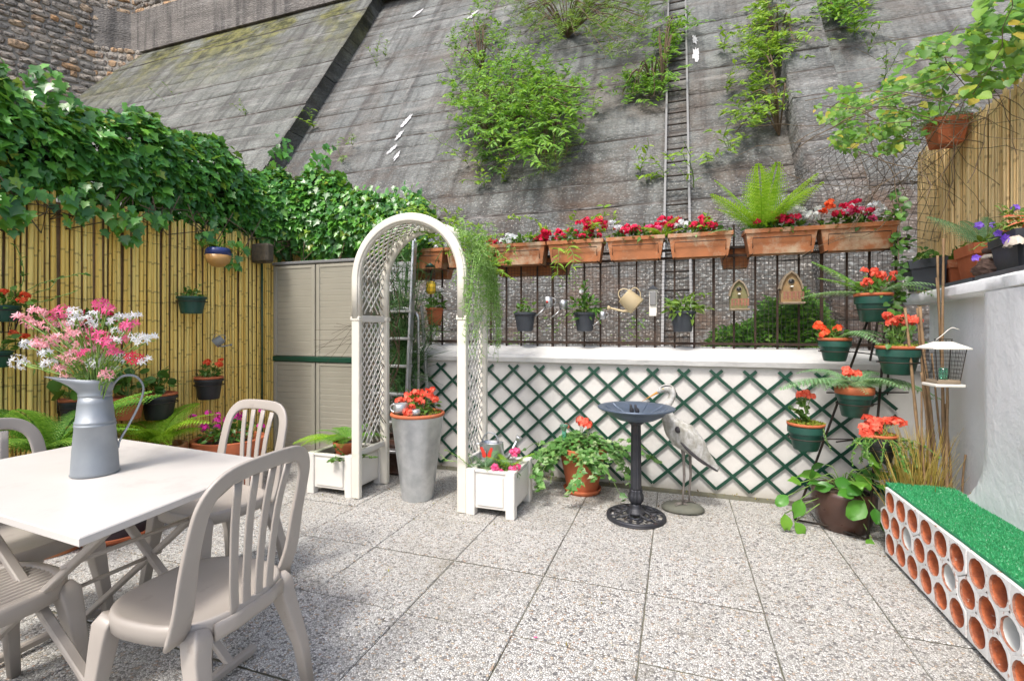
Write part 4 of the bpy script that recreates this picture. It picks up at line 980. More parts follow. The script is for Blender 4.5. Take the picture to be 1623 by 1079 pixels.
# ================================================================== FLOWER BOXES ALONG THE RAILING
BY = 4.03
def flower_box(pxl, pxr, label, fl_, extra=None):
    xl_, xr_ = ony(pxl, 390, BY).x, ony(pxr, 390, BY).x; w = xr_-xl_-.004; x = (xl_+xr_)/2; o = thing('flower_box', label, 'flower box', (x, BY+.1, 1.81), rnd(-.02, .02), 'terracotta flower boxes hooked along the railing')
    h = .185; m = MB(); d0, d1 = .065, .095; a, b = w/2-.035, w/2
    def ring(k, z, dd, ww): return [(-ww, -dd, z), (ww, -dd, z), (ww, dd, z), (-ww, dd, z)]
    rs = [ring(0, 0, d0, a), ring(0, h-.03, d1-.012, b-.01), ring(0, h-.03, d1, b), ring(0, h, d1+.002, b), ring(0, h, d1-.012, b-.012), ring(0, h-.05, d1-.02, b-.02)]
    vs = [p for r in rs for p in r]; fs = [(0, 3, 2, 1)]
    for i in range(len(rs)-1):
        for k in range(4): fs.append((i*4+k, i*4+(k+1) % 4, i*4+4+(k+1) % 4, i*4+4+k))
    m.add(vs, fs).build('box', MT['terra_old'], o)
    MB().add([(-b+.02, -d1+.02, h-.03), (b-.02, -d1+.02, h-.03), (b-.02, d1-.02, h-.03), (-b+.02, d1-.02, h-.03)], [(0, 1, 2, 3)]).build('soil', MT['soil'], o)
    y = -d1-.006; m = MB(); m.tube([(-b*.78, y+.01, .04), (-b*.78, y, h*.62), (b*.78, y, h*.62), (b*.78, y+.01, .04)], .0035, 5); m.tube([(-b*.78, y+.02, .0), (-b*.78, d1+.05, -.008)], .0035, 5); m.tube([(b*.78, y+.02, 0), (b*.78, d1+.05, -.008)], .0035, 5); m.build('hanger', MT['iron'], o)
    mound(o, (0, 0, h-.02), w*.5, .1, .115, int(260*w/.45), 'oval', .045, MT['green'], base=(0, 0, h-.04))
    for kind, fx, n, sp, zz in fl_:
        n = int(n*2.1+.5); sp *= 1.15
        flowers(o, kind, [(fx*w/2+random.gauss(0, sp), rnd(-.08, .06), h+zz+rnd(-.03, .05)) for _ in range(n)], .85)
    return o, w, h
b1, w, h = flower_box(632, 702, 'terracotta box with white flowers seen through the arch beside the stepladder', [('white', .1, 9, .12, .04), ('orange', -.95, 3, .02, .03)])
flower_box(704, 782, 'terracotta box partly hidden behind the right post of the arch', [('white', -.5, 5, .06, .03), ('red', .75, 2, .02, .02)])
b3, w, h = flower_box(781, 864, 'terracotta box with a few white blooms right of the arch', [('white', -.35, 6, .05, .05), ('red', -.9, 1, .02, .02), ('red', .8, 5, .05, .04)])
b4, w4, h4 = flower_box(866, 956, 'terracotta box overflowing with crimson flowers and leggy stems', [('red', -.5, 9, .09, .06), ('red', .55, 9, .05, .12), ('red', .4, 4, .04, .05)])
b5, w5, h5 = flower_box(960, 1054, 'terracotta box with white streaked front, pink and white flowers', [('white', -.75, 5, .04, .09), ('red', -.2, 5, .06, .07), ('pink', .45, 5, .05, .05), ('red', .8, 3, .03, .09)])
b6, w6, h6 = flower_box(1058, 1163, 'terracotta box beside the ladder with crimson blooms on its left half', [('red', .05, 8, .05, .07), ('white', -.45, 4, .05, .05), ('red', -.9, 3, .03, .07)])
b7, w7, h7 = flower_box(1180, 1300, 'wide terracotta box holding the tall lime fern with red and white flowers', [('red', -.1, 9, .06, .08), ('white', .6, 9, .05, .09), ('red', .25, 3, .02, .05)])
b8, w8, h8 = flower_box(1300, 1428, 'rightmost terracotta box with cerise, orange and white flowers', [('red', -.2, 8, .06, .11), ('orange', -.75, 3, .02, .15), ('white', .45, 8, .08, .08), ('pink', .1, 3, .03, .06)])
fern(b7, (-.12, 0, h7-.02), 11, .56, 'limefern', arch=.25, tilt=.95, az0=0, azr=pi*2, npin=20, wmax=.24)
fern(b6, (-.28, 0, h6-.02), 4, .2, 'limefern', arch=.5, tilt=.7, npin=20, wmax=.24)
fern(b5, (.2, 0, h5-.02), 4, .22, 'limefern', arch=.5, tilt=.8, npin=20, wmax=.24)
fern(b7, (-.3, -.03, h7-.04), 3, .3, 'palefern', arch=.7, tilt=.3, az0=pi*.7, azr=pi*.6)
for b_, xs in ((b4, (-.1, 0, .08, .15)), (b5, (-.2, -.12)), (b3, (0.1, .18)), (b6, (.0, .1))):
    for x in xs: trail(b_, (x, 0, .15), (rnd(-.4, .4), -.3, 1), rnd(.2, .38), 18, 'lance', .06, 'lime', .3)
for x in (-.15, -.05): trail(b4, (x, -.1, .12), (rnd(-.4, .4), -.6, .2), .3, 20, 'thin', .09, 'lime', 2.2)
flowers(b4, 'coral', [(.12+random.gauss(0, .05), .25, h4+.22+random.gauss(0, .05)) for _ in range(7)], .7)
for x in (-.2, .05, .25): trail(b8, (x, 0, .15), (rnd(-.6, .6), -.2, .8), .2, 16, 'oval', .05, 'green', .6)

# second row of boxes hanging on the outer face of the railing
for i, (a, b, lab) in enumerate([(640, 716, 'dark lower flower box hung behind the stepladder'), (790, 905, 'shaded lower flower box behind the railing under the crimson flowers'), (1140, 1190, 'dark lower flower box behind the railing between two boxes')]):
    xl_, xr_ = ony(a, 420, 4.36).x, ony(b, 420, 4.36).x; o = thing('flower_box', lab, 'flower box', ((xl_+xr_)/2, 4.36, 1.74), 0)
    w_ = (xr_-xl_)/2; rs = [(.0, .05, w_-.03), (.15, .08, w_-.005), (.15, .09, w_), (.17, .09, w_), (.17, .078, w_-.012), (.12, .07, w_-.02)]
    vs = []; fs = [(0, 3, 2, 1)]
    for (z, d_, q) in rs: vs += [(-q, -d_, z), (q, -d_, z), (q, d_, z), (-q, d_, z)]
    for k in range(5):
        for j in range(4): fs.append((k*4+j, k*4+(j+1) % 4, k*4+4+(j+1) % 4, k*4+4+j))
    MB().add(vs, fs).build('box', MT['terra_old'], o); MB().box((0, 0, .12), (w_*1.9, .13, .01)).build('soil', MT['soil'], o)

# ================================================================== THINGS HUNG ON THE RAILING
def hooked_pot(px, py_top, wpx, hpx, label, mat, tpl, size, n, leafm, spread, hgt, Y=4.12, drp=.3):
    c = ony(px, py_top, Y); dep = c.y*cos(YAW)-c.x*sin(YAW); k = dep/FPX; rt = wpx*k/2; h = hpx*k; o = thing('hanging_pot', label, 'plant pot', (c.x, c.y-.0, c.z-h))
    pot(o, rt*.93, rt*.68, h, mat); MB().tube([(0, rt*.9, h*.8), (0, rt*.9+.02, h+.03), (0, rt*.9+.05, h+.02)], .003, 5).build('hook', MT['iron'], o)
    mound(o, (0, 0, h), spread, spread*.8, hgt, n, tpl, size, MT[leafm], droop=drp, base=(0, 0, h*.85)); return o, rt, h
o, rt, h = hooked_pot(832, 495, 36, 30, 'dark grey pot with a small leafy plant, leftmost on the railing', 'greypl', 'oval', .06, 36, 'green', .09, .09)
trail(o, (0, 0, h), (.1, 0, 1), .18, 12, 'lance', .05, 'green', .2)
o, rt, h = hooked_pot(927, 495, 36, 30, 'dark grey pot with a bushy white-flowering plant on the railing', 'greypl', 'lance', .085, 110, 'green', .13, .15)
trail(o, (.01, 0, h), (.05, 0, 1), .28, 22, 'lance', .06, 'green', .2); link('spathe', head('white'), None, o, loc=(-.02, -.06, h+.17), scale=.8)
o, rt, h = hooked_pot(1082, 493, 40, 33, 'dark grey pot of yellow green spreading leaves, rightmost on the railing', 'greypl', 'lance', .09, 90, 'weed', .14, .13)
for s_ in (-1, 1, 1): trail(o, (0, 0, h), (s_*.9, -.1, .7), .25, 16, 'lance', .065, 'weed', .5)
o, rt, h = hooked_pot(689, 488, 28, 28, 'small terracotta pot with white flowers hung inside the arch view', 'terra', 'oval', .055, 80, 'green', .1, .13)
flowers(o, 'white', [(.1, -.03, h+.13), (.07, 0, h+.17)], .6); MB().torus(rt*.8, .004, (0, 0, .0), 20, 5).build('saucer_ring', MT['rust'], o); trail(o, (0, 0, h), (.6, 0, .8), .2, 12, 'oval', .05, 'green', .2)

def watering_can(name, label, loc, s, mat, rz=0, rx=0.0, ry=0.0, rose=True, blunt=False):
    """round can; the spout points along +X, the handle arches over the back"""
    o = thing(name, label, 'watering can', loc, rz); o.rotation_euler = (rx, ry, rz)
    MB().lathe([(.085*s, 0), (.09*s, .004*s), (.078*s, .17*s), (.08*s, .175*s), (.07*s, .176*s), (.07*s, .15*s), (.0001, .02*s)], 24, sx=1.1, sy=.8).build('body', MT[mat], o)
    MB().tube([(.08*s, 0, .03*s), (.13*s, 0, .08*s), (.19*s, 0, .2*s)], [.016*s, .012*s, .009*s], 8).build('spout', MT[mat], o)
    if rose: MB().lathe([(.009*s, 0), (.026*s, .03*s), (.024*s, .036*s), (.0001, .04*s)], 14).xform(Matrix.Translation((.185*s, 0, .19*s)) @ Matrix.Rotation(.55, 4, 'Y')).build('rose', MT[mat], o)
    hp = [(.06*s*cos(a)-.01*s, 0, .17*s+.075*s*sin(a)) for a in [pi*i/12 for i in range(13)]]
    MB().tube(hp, .006*s, 6).build('handle', MT[mat], o)
    MB().tube(curve_pts([(-.08*s, 0, .16*s), (-.13*s, 0, .15*s), (-.135*s, 0, .09*s), (-.09*s, 0, .03*s)], 12), .005*s, 6).build('back_handle', MT[mat], o); return o
# beige can hung tilted on the railing, spout to the left
c = ony(1010, 486, 4.1); watering_can('watering_can', 'beige enamel watering can hanging tipped on the railing', c, .8, 'beige', pi, 0, .85)
c = ony(352, 530, 4.0); c = onx(340, 545, -3.7); watering_can('watering_can', 'tiny grey metal watering can pinned on the bamboo fence', c, .42, 'zincblue', -pi/2+2.4, 0, .9)
# small enamel mugs with handles
def mug(px, py, s, label, red=False):
    c = ony(px, py, 4.1); o = thing('enamel_mug', label, 'mug', c); MB().lathe([(.03*s, -.035*s), (.034*s, 0), (.034*s, .04*s), (.03*s, .04*s), (.028*s, -.02*s), (.0001, -.02*s)], 18).build('cup', MT['alu'], o)
    MB().tube([(-.02*s, -.0, -.035*s), (-.05*s, -.02, -.07*s), (-.09*s, -.03, -.1*s)], [.006*s, .005*s, .007*s], 6).build('spout', MT['alu'], o)
    MB().tube(curve_pts([(.03*s, 0, .03*s), (.055*s, 0, .02*s), (.052*s, 0, -.01*s), (.03*s, 0, -.02*s)], 9), .003*s, 5).build('handle', MT['alu'], o)
    if red: MB().lathe([(.0001, 0), (.011, .0), (.0001, .003)], 12).xform(Matrix.Translation((0, -.0345*s, 0)) @ Matrix.Rotation(pi/2, 4, 'X')).build('red_dot', MT['redorn'], o)
mug(869, 479, 1.2, 'little silver can with a red dot on the railing', True); mug(893, 483, 1.05, 'little plain silver can right of the one with a red dot'); mug(955, 500, .85, 'smallest silver can beside the bushy grey pot')
# slim lantern-shaped thermometer
c = ony(1035, 502, 4.15); o = thing('wall_thermometer', 'slim pale garden thermometer with a pointed roof on the railing', 'thermometer', c)
MB().box((0, 0, .12), (.06, .018, .22), .003).build('back_plate', MT['white'], o); MB().box((0, -.015, .15), (.05, .02, .11), .004).build('case', MT['cabtop'], o)
MB().prism([(-.042, .225), (.042, .225), (.0, .26)], -.03, .012).build('roof', MT['greypl'], o); MB().box((0, -.02, .02), (.055, .03, .03), .003).build('foot', MT['white'], o)
# bird houses
def birdhouse(px, pyb, wpx, hpx, label, mat):
    c = ony(px, pyb, 4.12); k = (c.y*cos(YAW)-c.x*sin(YAW))/FPX; w = wpx*k/2; h = hpx*k; o = thing('birdhouse', label, 'birdhouse', c)
    arch = [(-w*.86, .01), (w*.86, .01), (w*.9, h*.45), (w*.72, h*.68), (w*.42, h*.88), (0, h), (-w*.42, h*.88), (-w*.72, h*.68), (-w*.9, h*.45)]
    MB().prism(arch, 0, .07).build('body', MT[mat], o)
    m = MB(); n = len(arch)-1; a2 = arch[2:]; out = [(x*1.13, z*1.0+.012) for x, z in a2]
    for i in range(len(a2)-1): m.add([(a2[i][0], -.02, a2[i][1]), (a2[i+1][0], -.02, a2[i+1][1]), (out[i+1][0], -.02, out[i+1][1]), (out[i][0], -.02, out[i][1]), (a2[i][0], .08, a2[i][1]), (a2[i+1][0], .08, a2[i+1][1]), (out[i+1][0], .08, out[i+1][1]), (out[i][0], .08, out[i][1])], [(0, 1, 2, 3), (3, 2, 6, 7), (0, 4, 5, 1)])
    m.build('roof', MT['wood'], o)
    m = MB(); m.torus(w*.24, .004, seg=20, rs=6).xform(Matrix.Translation((0, -.003, h*.72)) @ Matrix.Rotation(pi/2, 4, 'X')); m.build('hole_rim', MT['wood'], o)
    MB().lathe([(.0001, 0), (w*.24, 0), (w*.24, .004)], 18).xform(Matrix.Translation((0, -.0025, h*.72)) @ Matrix.Rotation(pi/2, 4, 'X')).build('entrance_hole', MT['blackpl'], o)
    MB().box((0, -.02, h*.55), (.018, .04, .012), .003).build('perch', MT['white'], o); MB().box((0, -.025, .006), (w*1.9, .15, .014), .003).build('base', MT['wood'], o)
    for i in range(6): x = -w*.78+w*1.56*i/5; MB().box((x, -.085, h*.17+.02), (.012, .006, h*.24), .001).build('picket', MT['fencered'], o)
    for z in (h*.13, h*.27): MB().box((0, -.079, z+.02), (w*1.7, .005, .008)).build('fence_rail', MT['fencered'], o)
birdhouse(1171, 492, 29, 47, 'mossy arched wooden birdhouse with a picket balcony, left one', 'birdwood_mossy'); birdhouse(1254, 482, 33, 50, 'golden brown arched birdhouse with a picket balcony, right one', 'birdwood')
# caged feeder with a yellow block, hanging inside the arch view
c = ony(682, 440, 3.95); o = thing('bird_feeder', 'green-capped wire bird feeder hanging behind the arch', 'bird feeder', c)
MB().lathe([(.05, .1), (.01, .13), (.0001, .135)], 18).build('cap', MT['greenpl'], o); m = MB()
for i in range(10): a = 2*pi*i/10; m.tube([(.042*cos(a), .042*sin(a), .1), (.042*cos(a), .042*sin(a), -.03)], .0018, 4)
for z in (.1, .03, -.03): m.torus(.042, .002, (0, 0, z), 20, 4)
m.tube([(0, 0, .135), (0, 0, .3)], .0015, 4); m.build('cage', MT['wire'], o)
o = thing('feed_block', 'yellow rounded feed block in a little cage under the bird feeder', 'bird feeder', ony(683, 456, 3.95)); MB().lathe([(.0001, -.06), (.03, -.055), (.045, -.04), (.047, .03), (.035, .055), (.0001, .06)], 18, sy=.6).build('block', MT['yellow'], o)
m = MB(); 
for z in (-.04, 0, .04): m.torus(.05, .0015, (0, 0, z), 16, 4, sy=.65)
for i in range(8): a = 2*pi*i/8; m.tube([(.05*cos(a), .033*sin(a), -.05), (.05*cos(a), .033*sin(a), .055)], .0013, 3)
m.build('cage', MT['wire'], o)
# grey slatted box hung in the corner
c = ony(635, 463, 4.0); o = thing('slatted_box', 'grey board box with slats hanging left of the stepladder', 'box', c)
for i in range(3): MB().box((0, 0, .05+.094*i), (.29-.02*i, .05, .09), .004).build('slat', MT['plank'], o)
MB().box((0, .05, .145), (.25, .04, .26), .003).build('back_board', MT['wood'], o)

# ================================================================== CABINET, STEPLADDER, RUSHES
cx0, cx1, cy_ = -3.74, -2.72, 3.74
o = thing('cabinet', 'tall beige louvred plastic garden cabinet with a dark green band', 'cabinet', ((cx0+cx1)/2, 4.0, 0)); w = (cx1-cx0)
MB().box((0, .0, .93), (w, .5, 1.86), .008).build('carcass', MT['cabinet'], o); MB().box((0, -.005, 1.875), (w+.02, .54, .03), .008).build('lid', MT['cabtop'], o)
MB().box((0, -.268, .955), (w-.01, .03, .05), .006).build('green_band', MT['trellis'], o)
for sx in (-1, 1):
    for z0, z1 in ((.06, .925), (.985, 1.85)):
        xc = sx*w/4; wd = w/2-.015; d_ = MB()
        for a in ((-1, 0), (1, 0)): d_.box((xc+a[0]*(wd/2-.02), -.26, (z0+z1)/2), (.04, .022, z1-z0), .003)
        d_.box((xc, -.26, z0+.015), (wd-.08, .022, .03), .003); d_.box((xc, -.26, z1-.015), (wd-.08, .022, .03), .003)
        dr = d_.build('door', MT['cabinet'], o); z = z0+.035
        while z < z1-.06:
            MB().bar((xc-wd/2+.04, -.258, z+.022), (xc+wd/2-.04, -.258, z+.022), .012, .053, up=(0, -.08, 1), bev=.004).build('louvre', MT['cabinet'], dr); z += .054
tag(MB().box((-3.68, 3.55, 1.95), (.2, .1, .18), .02).build('timber_block', MT['darkstem']), 'dark old timber block jutting out above the cabinet corner', 'timber')

o = thing('stepladder', 'aluminium stepladder leaning upright behind the rose arch', 'stepladder', (-1.95, 3.85, 0)); L0 = Vector((-1.95, 3.85, 0))
ft, tp = onz(676, 742), ony(659, 378, 3.72)
X0 = ft.x-.02; yf, yb = 3.62, 3.88
def lr(x, y0_, z0_, y1_, z1_, xt=0): return (Vector((x, y0_, z0_))-L0, Vector((x+xt, y1_, z1_))-L0)
for x in (X0, X0-.36):
    a, b = lr(x, 3.5, .0, 3.78, 2.02, -.06 if x == X0 else .04); MB().bar(a, b, .022, .06, bev=.004).build('rail', MT['alu'], o)
    a, b = lr(x+.03, 3.93, 0, 3.8, 1.45, -.03); MB().bar(a, b, .018, .035, bev=.003).build('back_rail', MT['alu'], o)
for i in range(6):
    z = .22+.235*i; f = z/2.02; y = 3.5+.28*f; MB().box(Vector((X0-.18, y, z))-L0, (.33, .08, .022), .004).build('tread', MT['alu'], o)
pts = [Vector((X0-.36+.18-.18*cos(a), 3.74, 1.33+.1*sin(a)))-L0 for a in [pi*i/14 for i in range(15)]]; MB().tube([pts[0]-Vector((0, 0, 1.2))]+pts+[pts[-1]-Vector((0, 0, 1.2))], .012, 8).build('hoop', MT['alu'], o)
pts = [Vector((X0-.05-.1+.1*cos(a), 3.78, 2.0+.08*sin(a)))-L0 for a in [pi*i/14 for i in range(15)]]; MB().tube(pts, .014, 8).build('top_hoop', MT['alu'], o)

o = thing('rush_plant', 'tall dark green papyrus-like rushes in the corner behind the arch', 'plant', (-2.3, 3.75, 0)); pot(o, .17, .14, .3, 'brownglaze', saucer=(.2, .03)); P = []; T = []; N = []; S = []; W = []; m = MB()
for i in range(60):
    a = rnd(0, 6.28); lean = rnd(.02, .2); h = rnd(.9, 1.75); q = [(.05*cos(a), .05*sin(a), .25), (lean*.5*cos(a), lean*.5*sin(a), .25+h*.5), (lean*1.4*cos(a), lean*cos(a+1), .2+h)]; cv = curve_pts(q, 8); m.tube(cv, .003, 4, False); e = cv[-1]
    for j in range(26):
        f = random.random(); b = cv[min(len(cv)-1, int((.35+.65*f)*len(cv)))]; b = Vector(b); P.append(tuple(b)); T.append(tuple(Vector((rnd(-1, 1), rnd(-1, 1), rnd(-.5, .9))))); N.append(tuple(rv())); S.append(rnd(.12, .34)); W.append(.006)
m.build('stem', MT['rush'], o); q = leaves('foliage', 'blade', P, T, N, S, MT['rush'], o, W=W); q['kind'] = 'stuff'
m = MB()
for i in range(14):
    a = rnd(2.4, 4.4); m.tube(curve_pts([(0, 0, .9), (.3*cos(a), -.1, rnd(1.1, 1.4)), (.75*cos(a), -.25, rnd(.9, 1.3))], 10), .0016, 3, False)
m.build('dry_blade', MT['darkstem'], o)
o = thing('pot_stack', 'brown terracotta pot half hidden behind the left post of the arch', 'plant pot', onz(618, 745)); pot(o, .1, .085, .26, 'brownglaze', saucer=(.13, .02))

# ================================================================== ROSE ARCH WITH ITS TWO PLANTER BOXES
AX, AY = -1.8, 3.0; arch = thing('rose_arch', 'white lattice garden arch rising from two square planter boxes', 'garden arch', (AX, AY, 0))
Rm = .425; ZS = 1.60; Wd_ = .36
def apath(R, y, z0=.30, n=28):
    return [Vector((-R, y, z0)), Vector((-R, y, .8)), Vector((-R, y, 1.3)), Vector((-R, y, ZS-.02))]+[Vector((-R*cos(a), y, ZS+R*sin(a))) for a in [pi*i/n for i in range(n+1)]]+[Vector((R, y, ZS-.02)), Vector((R, y, 1.3)), Vector((R, y, .8)), Vector((R, y, z0))]
def asides(pts): return [Vector((p.x, 0, max(0, p.z-ZS))).normalized() if p.z > ZS else Vector((math.copysign(1, p.x), 0, 0)) for p in pts]
for y, nm in ((0, 'front_frame'), (Wd_, 'rear_frame')):
    pts = [p for p in apath(Rm, y, 1.33)]; pts = [p for p in pts if p.z >= 1.33]; pts = [Vector((-Rm, y, 1.33))]+[p for p in pts[0:]]+[Vector((Rm, y, 1.33))]
    pts = [Vector((-Rm, y, 1.325)), Vector((-Rm, y, ZS-.02))]+[Vector((-Rm*cos(a), y, ZS+Rm*sin(a))) for a in [pi*i/36 for i in range(37)]]+[Vector((Rm, y, ZS-.02)), Vector((Rm, y, 1.325))]
    fr = MB().sweep(pts, asides(pts), .07, .04, 12, 6).build(nm, MT['cream'], arch)
    MB().sweep([p+Vector((0, -.024 if y == 0 else .024, 0)) for p in pts], asides(pts), .05, .012, 8, 4).build('moulding', MT['cream'], fr)
for sx in (-1, 1):
    for y in (0, Wd_):
        MB().box((sx*Rm, y, .66), (.066, .04, 1.31), .005).build('post', MT['cream'], arch)
        MB().box((sx*Rm, y, 1.32), (.078, .052, .03), .004).build('collar', MT['cream'], arch)
    MB().box((sx*Rm, Wd_/2, 1.32), (.03, Wd_-.04, .05), .004).build('cross_rail', MT['whitepvc'], arch)
    MB().box((sx*Rm, Wd_/2, .33), (.03, Wd_-.04, .04), .004).build('cross_rail', MT['whitepvc'], arch)
MB().box((0, Wd_/2, ZS+Rm), (.03, Wd_-.04, .03), .004).build('cross_rail', MT['whitepvc'], arch)
def lattice_strip(fn, L, wid, pitch, th, mat, name, sw=.011):
    m = MB(); n = int((L+wid)/pitch)+2
    for sg in (1, -1):
        for i in range(-2, n):
            s0 = i*pitch; pts = []; steps = 14
            for j in range(steps+1):
                f = j/steps; s = s0+(f-.0)*wid*1.25*1.0-(0 if sg > 0 else 0); yy = f*wid if sg > 0 else wid-f*wid
                if 0 <= s <= L: pts.append((s, yy))
            if len(pts) < 2: continue
            c = [fn(s, yy) for s, yy in pts]; m.sweep([p+n_*(th*.5 if sg > 0 else -th*.5) for p, n_ in c], [n_ for p, n_ in c], th, sw, 4, 8)
    q = m.build(name, MT[mat], arch); q['kind'] = 'stuff'; return q
for sx in (-1, 1):
    lattice_strip(lambda s, y: (Vector((sx*Rm, .02+y, .35+s)), Vector((1, 0, 0))), .95, Wd_-.04, .072, .004, 'whitepvc', 'side_lattice', .013)
def archfn(s, y):
    s1 = ZS-1.345
    if s < s1: return Vector((-Rm, .02+y, 1.345+s)), Vector((1, 0, 0))
    s2 = s-s1
    if s2 < pi*Rm: a = s2/Rm; return Vector((-Rm*cos(a), .02+y, ZS+Rm*sin(a))), Vector((-cos(a), 0, sin(a)))
    return Vector((Rm, .02+y, ZS-(s2-pi*Rm))), Vector((1, 0, 0))
lattice_strip(archfn, 2*(ZS-1.345)+pi*Rm, Wd_-.04, .072, .004, 'whitepvc', 'arch_lattice', .013)
def planter_box(parent, x0, x1, y0, y1, h):
    b = MB(); t_ = .018
    for (c, s) in ((((x0+x1)/2, y0+.025, h/2+.02), (x1-x0-.06, t_, h-.06)), (((x0+x1)/2, y1-.025, h/2+.02), (x1-x0-.06, t_, h-.06)), ((x0+.025, (y0+y1)/2, h/2+.02), (t_, y1-y0-.06, h-.06)), ((x1-.025, (y0+y1)/2, h/2+.02), (t_, y1-y0-.06, h-.06))): b.box(c, s, .003)
    bx = b.build('planter_box', MT['whitepvc'], parent)
    for x in (x0+.03, x1-.03):
        for y in (y0+.03, y1-.03): MB().box((x, y, h/2), (.062, .062, h), .005).build('corner_post', MT['whitepvc'], bx)
    for (c, s) in ((((x0+x1)/2, y0+.013, h/2+.015), (x1-x0-.16, .012, h-.11)), ((x1-.013, (y0+y1)/2, h/2+.015), (.012, y1-y0-.16, h-.11)), ((x0+.013, (y0+y1)/2, h/2+.015), (.012, y1-y0-.16, h-.11))):
        MB().box(c, s, .0055).build('raised_panel', MT['whitepvc'], bx)
    for (c, s) in ((((x0+x1)/2, y0+.025, h-.012), (x1-x0-.124, .04, .014)), (((x0+x1)/2, y1-.025, h-.012), (x1-x0-.124, .04, .014)), ((x0+.025, (y0+y1)/2, h-.012), (.04, y1-y0-.124, .014)), ((x1-.025, (y0+y1)/2, h-.012), (.04, y1-y0-.124, .014))): MB().box(c, s, .003).build('rim', MT['whitepvc'], bx)
    MB().box(((x0+x1)/2, (y0+y1)/2, h*.55), (x1-x0-.07, y1-y0-.07, h*.5)).build('soil', MT['soil'], bx); return bx
pbl = planter_box(arch, -.86, -Rm-.034, -.02, Wd_+.04, .31); pbr = planter_box(arch, Rm+.034, .80, -.02, Wd_+.04, .31)

# asparagus-like creeper draped over the right shoulder of the arch
o = thing('trailing_fern', 'long bright feathery asparagus fern hanging down the right of the arch', 'hanging plant', (AX+Rm, AY+.15, 1.9)); P = []; T = []; N = []; S = []; W = []; m = MB()
for i in range(95):
    a = rnd(.1, 1.0); st = Vector((Rm*cos(a)+.03-Rm, rnd(-.02, .16), ZS-1.9+(Rm+.03)*sin(a))); L_ = rnd(.35, .95)*(1 if a < .6 else .75); pts = [st]; d = Vector((rnd(.02, .3), rnd(-.3, .5), .1)).normalized(); p = st
    for j in range(12): d = (d+Vector((-.04, 0, -.34))+rv(.07)).normalized(); p = p+d*L_/12; p.x = min(.095, max(p.x, .04)) if p.z+1.9 < ZS+.15 else p.x; pts.append(p.copy())
    m.tube(pts, .0014, 3, False)
    for j in range(46):
        f = random.random()*11.9; k = int(f); q = pts[k].lerp(pts[k+1], f-k); P.append(tuple(q)); T.append((rnd(-1, 1), rnd(-1, 1), rnd(-1.1, .5))); N.append(tuple(rv())); S.append(rnd(.018, .045)); W.append(.006)
m.build('stem', MT['aspara'], o); q = leaves('foliage', 'lance', P, T, N, S, MT['aspara'], o, W=[w*3 for w in W]); q['kind'] = 'stuff'
# lime creeper on top of the arch, and bare stems on its left post
o = thing('creeper', 'lime green creeper scrambling over the crown of the arch', 'creeper', (AX, AY+.2, 2.03))
for i in range(30):
    a = rnd(.15, 2.5); st = Vector((Rm*cos(a)*1.03, rnd(-.02, .5), ZS+Rm*sin(a)*1.02-2.03)); trail(o, st, (rnd(-1, 1), rnd(-.4, .6), rnd(.1, .8)), rnd(.2, .4), 30, 'lance', .048, 'lime', .5, .0018)
for i in range(12): trail(o, (rnd(-.9, .5), rnd(.5, 1.0), rnd(-.1, .15)), (rnd(-1, 1), -.4, .3), .45, 34, 'lance', .055, 'lime', .5, .0018)
m = MB()
for i in range(7):
    ph = rnd(0, 6); m.tube([(-Rm+.045*sin(z*6+ph)-.01, .17+.16*cos(z*5+ph), z-2.03) for z in [.4+.08*j for j in range(18)]]+[(-Rm*cos(a)*1.05, .1+.1*sin(a*3+ph), ZS+Rm*sin(a)*1.05-2.03) for a in [.35+.12*j for j in range(10)]], .0032, 5)
m.build('bare_stem', MT['twig'], o)
# ================================================================== POTS ON THE LEFT FENCE
def fence_pot(px, py_rim, wpx, hpx, label, mat, rimmat=None, X=-3.66, bracket=True, cat='plant pot', inner=False, saucer=None):
    c = onx(px, py_rim, X); dep = c.y*cos(YAW)-c.x*sin(YAW); k = dep/FPX; rt = wpx*k/2; h = hpx*k; o = thing('wall_pot', label, cat, (c.x, c.y, c.z-h))
    pot(o, rt*.93, rt*.72, h, mat, saucer=saucer)
    if inner: MB().lathe([(rt*.8, h-.004), (rt*.99, h+.001), (rt*1.01, h+.016), (rt*.93, h+.02), (rt*.86, h+.006), (rt*.8, h-.01)], 28).build('inner_pot', MT['terra'], o)
    if bracket: ring_bracket(o, rt*.98, h*.7, (-(X+3.775+.02) if False else -(X+3.79), 0, 0))
    return o, rt, h
o, rt, h = fence_pot(304, 470, 42, 27, 'dark green pot of small herbs hung high on the bamboo fence', 'greenpl')
mound(o, (0, 0, h), .1, .1, .07, 90, 'oval', .032, MT['green']); trail(o, (0, .03, h), (0, .8, .8), .14, 16, 'oval', .03, 'green', .2)
o, rt, h = fence_pot(331, 600, 41, 32, 'black pot with orange flowers hung on the bamboo fence', 'blackpl', inner=True)
mound(o, (0, 0, h+.02), .08, .08, .1, 70, 'oval', .045, MT['green']); flowers(o, 'orange', [(rnd(-.06, .06), rnd(-.09, .09), h+rnd(.1, .17)) for _ in range(7)], .9, (0, 0, h))
o, rt, h = fence_pot(252, 626, 50, 37, 'black pot with a terracotta inner pot and scalloped leaves, right of the zinc jug', 'blackpl', inner=True)
mound(o, (0, 0, h+.05), .09, .1, .12, 34, 'round', .06, MT['green'], base=(0, 0, h)); trail(o, (0, 0, h), (0, 0, 1), .2, 8, 'round', .05, 'green', .0, .005)
o, rt, h = fence_pot(202, 628, 48, 36, 'terracotta pot of scalloped leaves just behind the zinc jug', 'terra')
mound(o, (0, 0, h+.06), .12, .12, .16, 44, 'round', .065, MT['green'], base=(0, 0, h))
o, rt, h = fence_pot(112, 636, 30, 36, 'black pot half hidden left of the zinc jug', 'blackpl', inner=True)
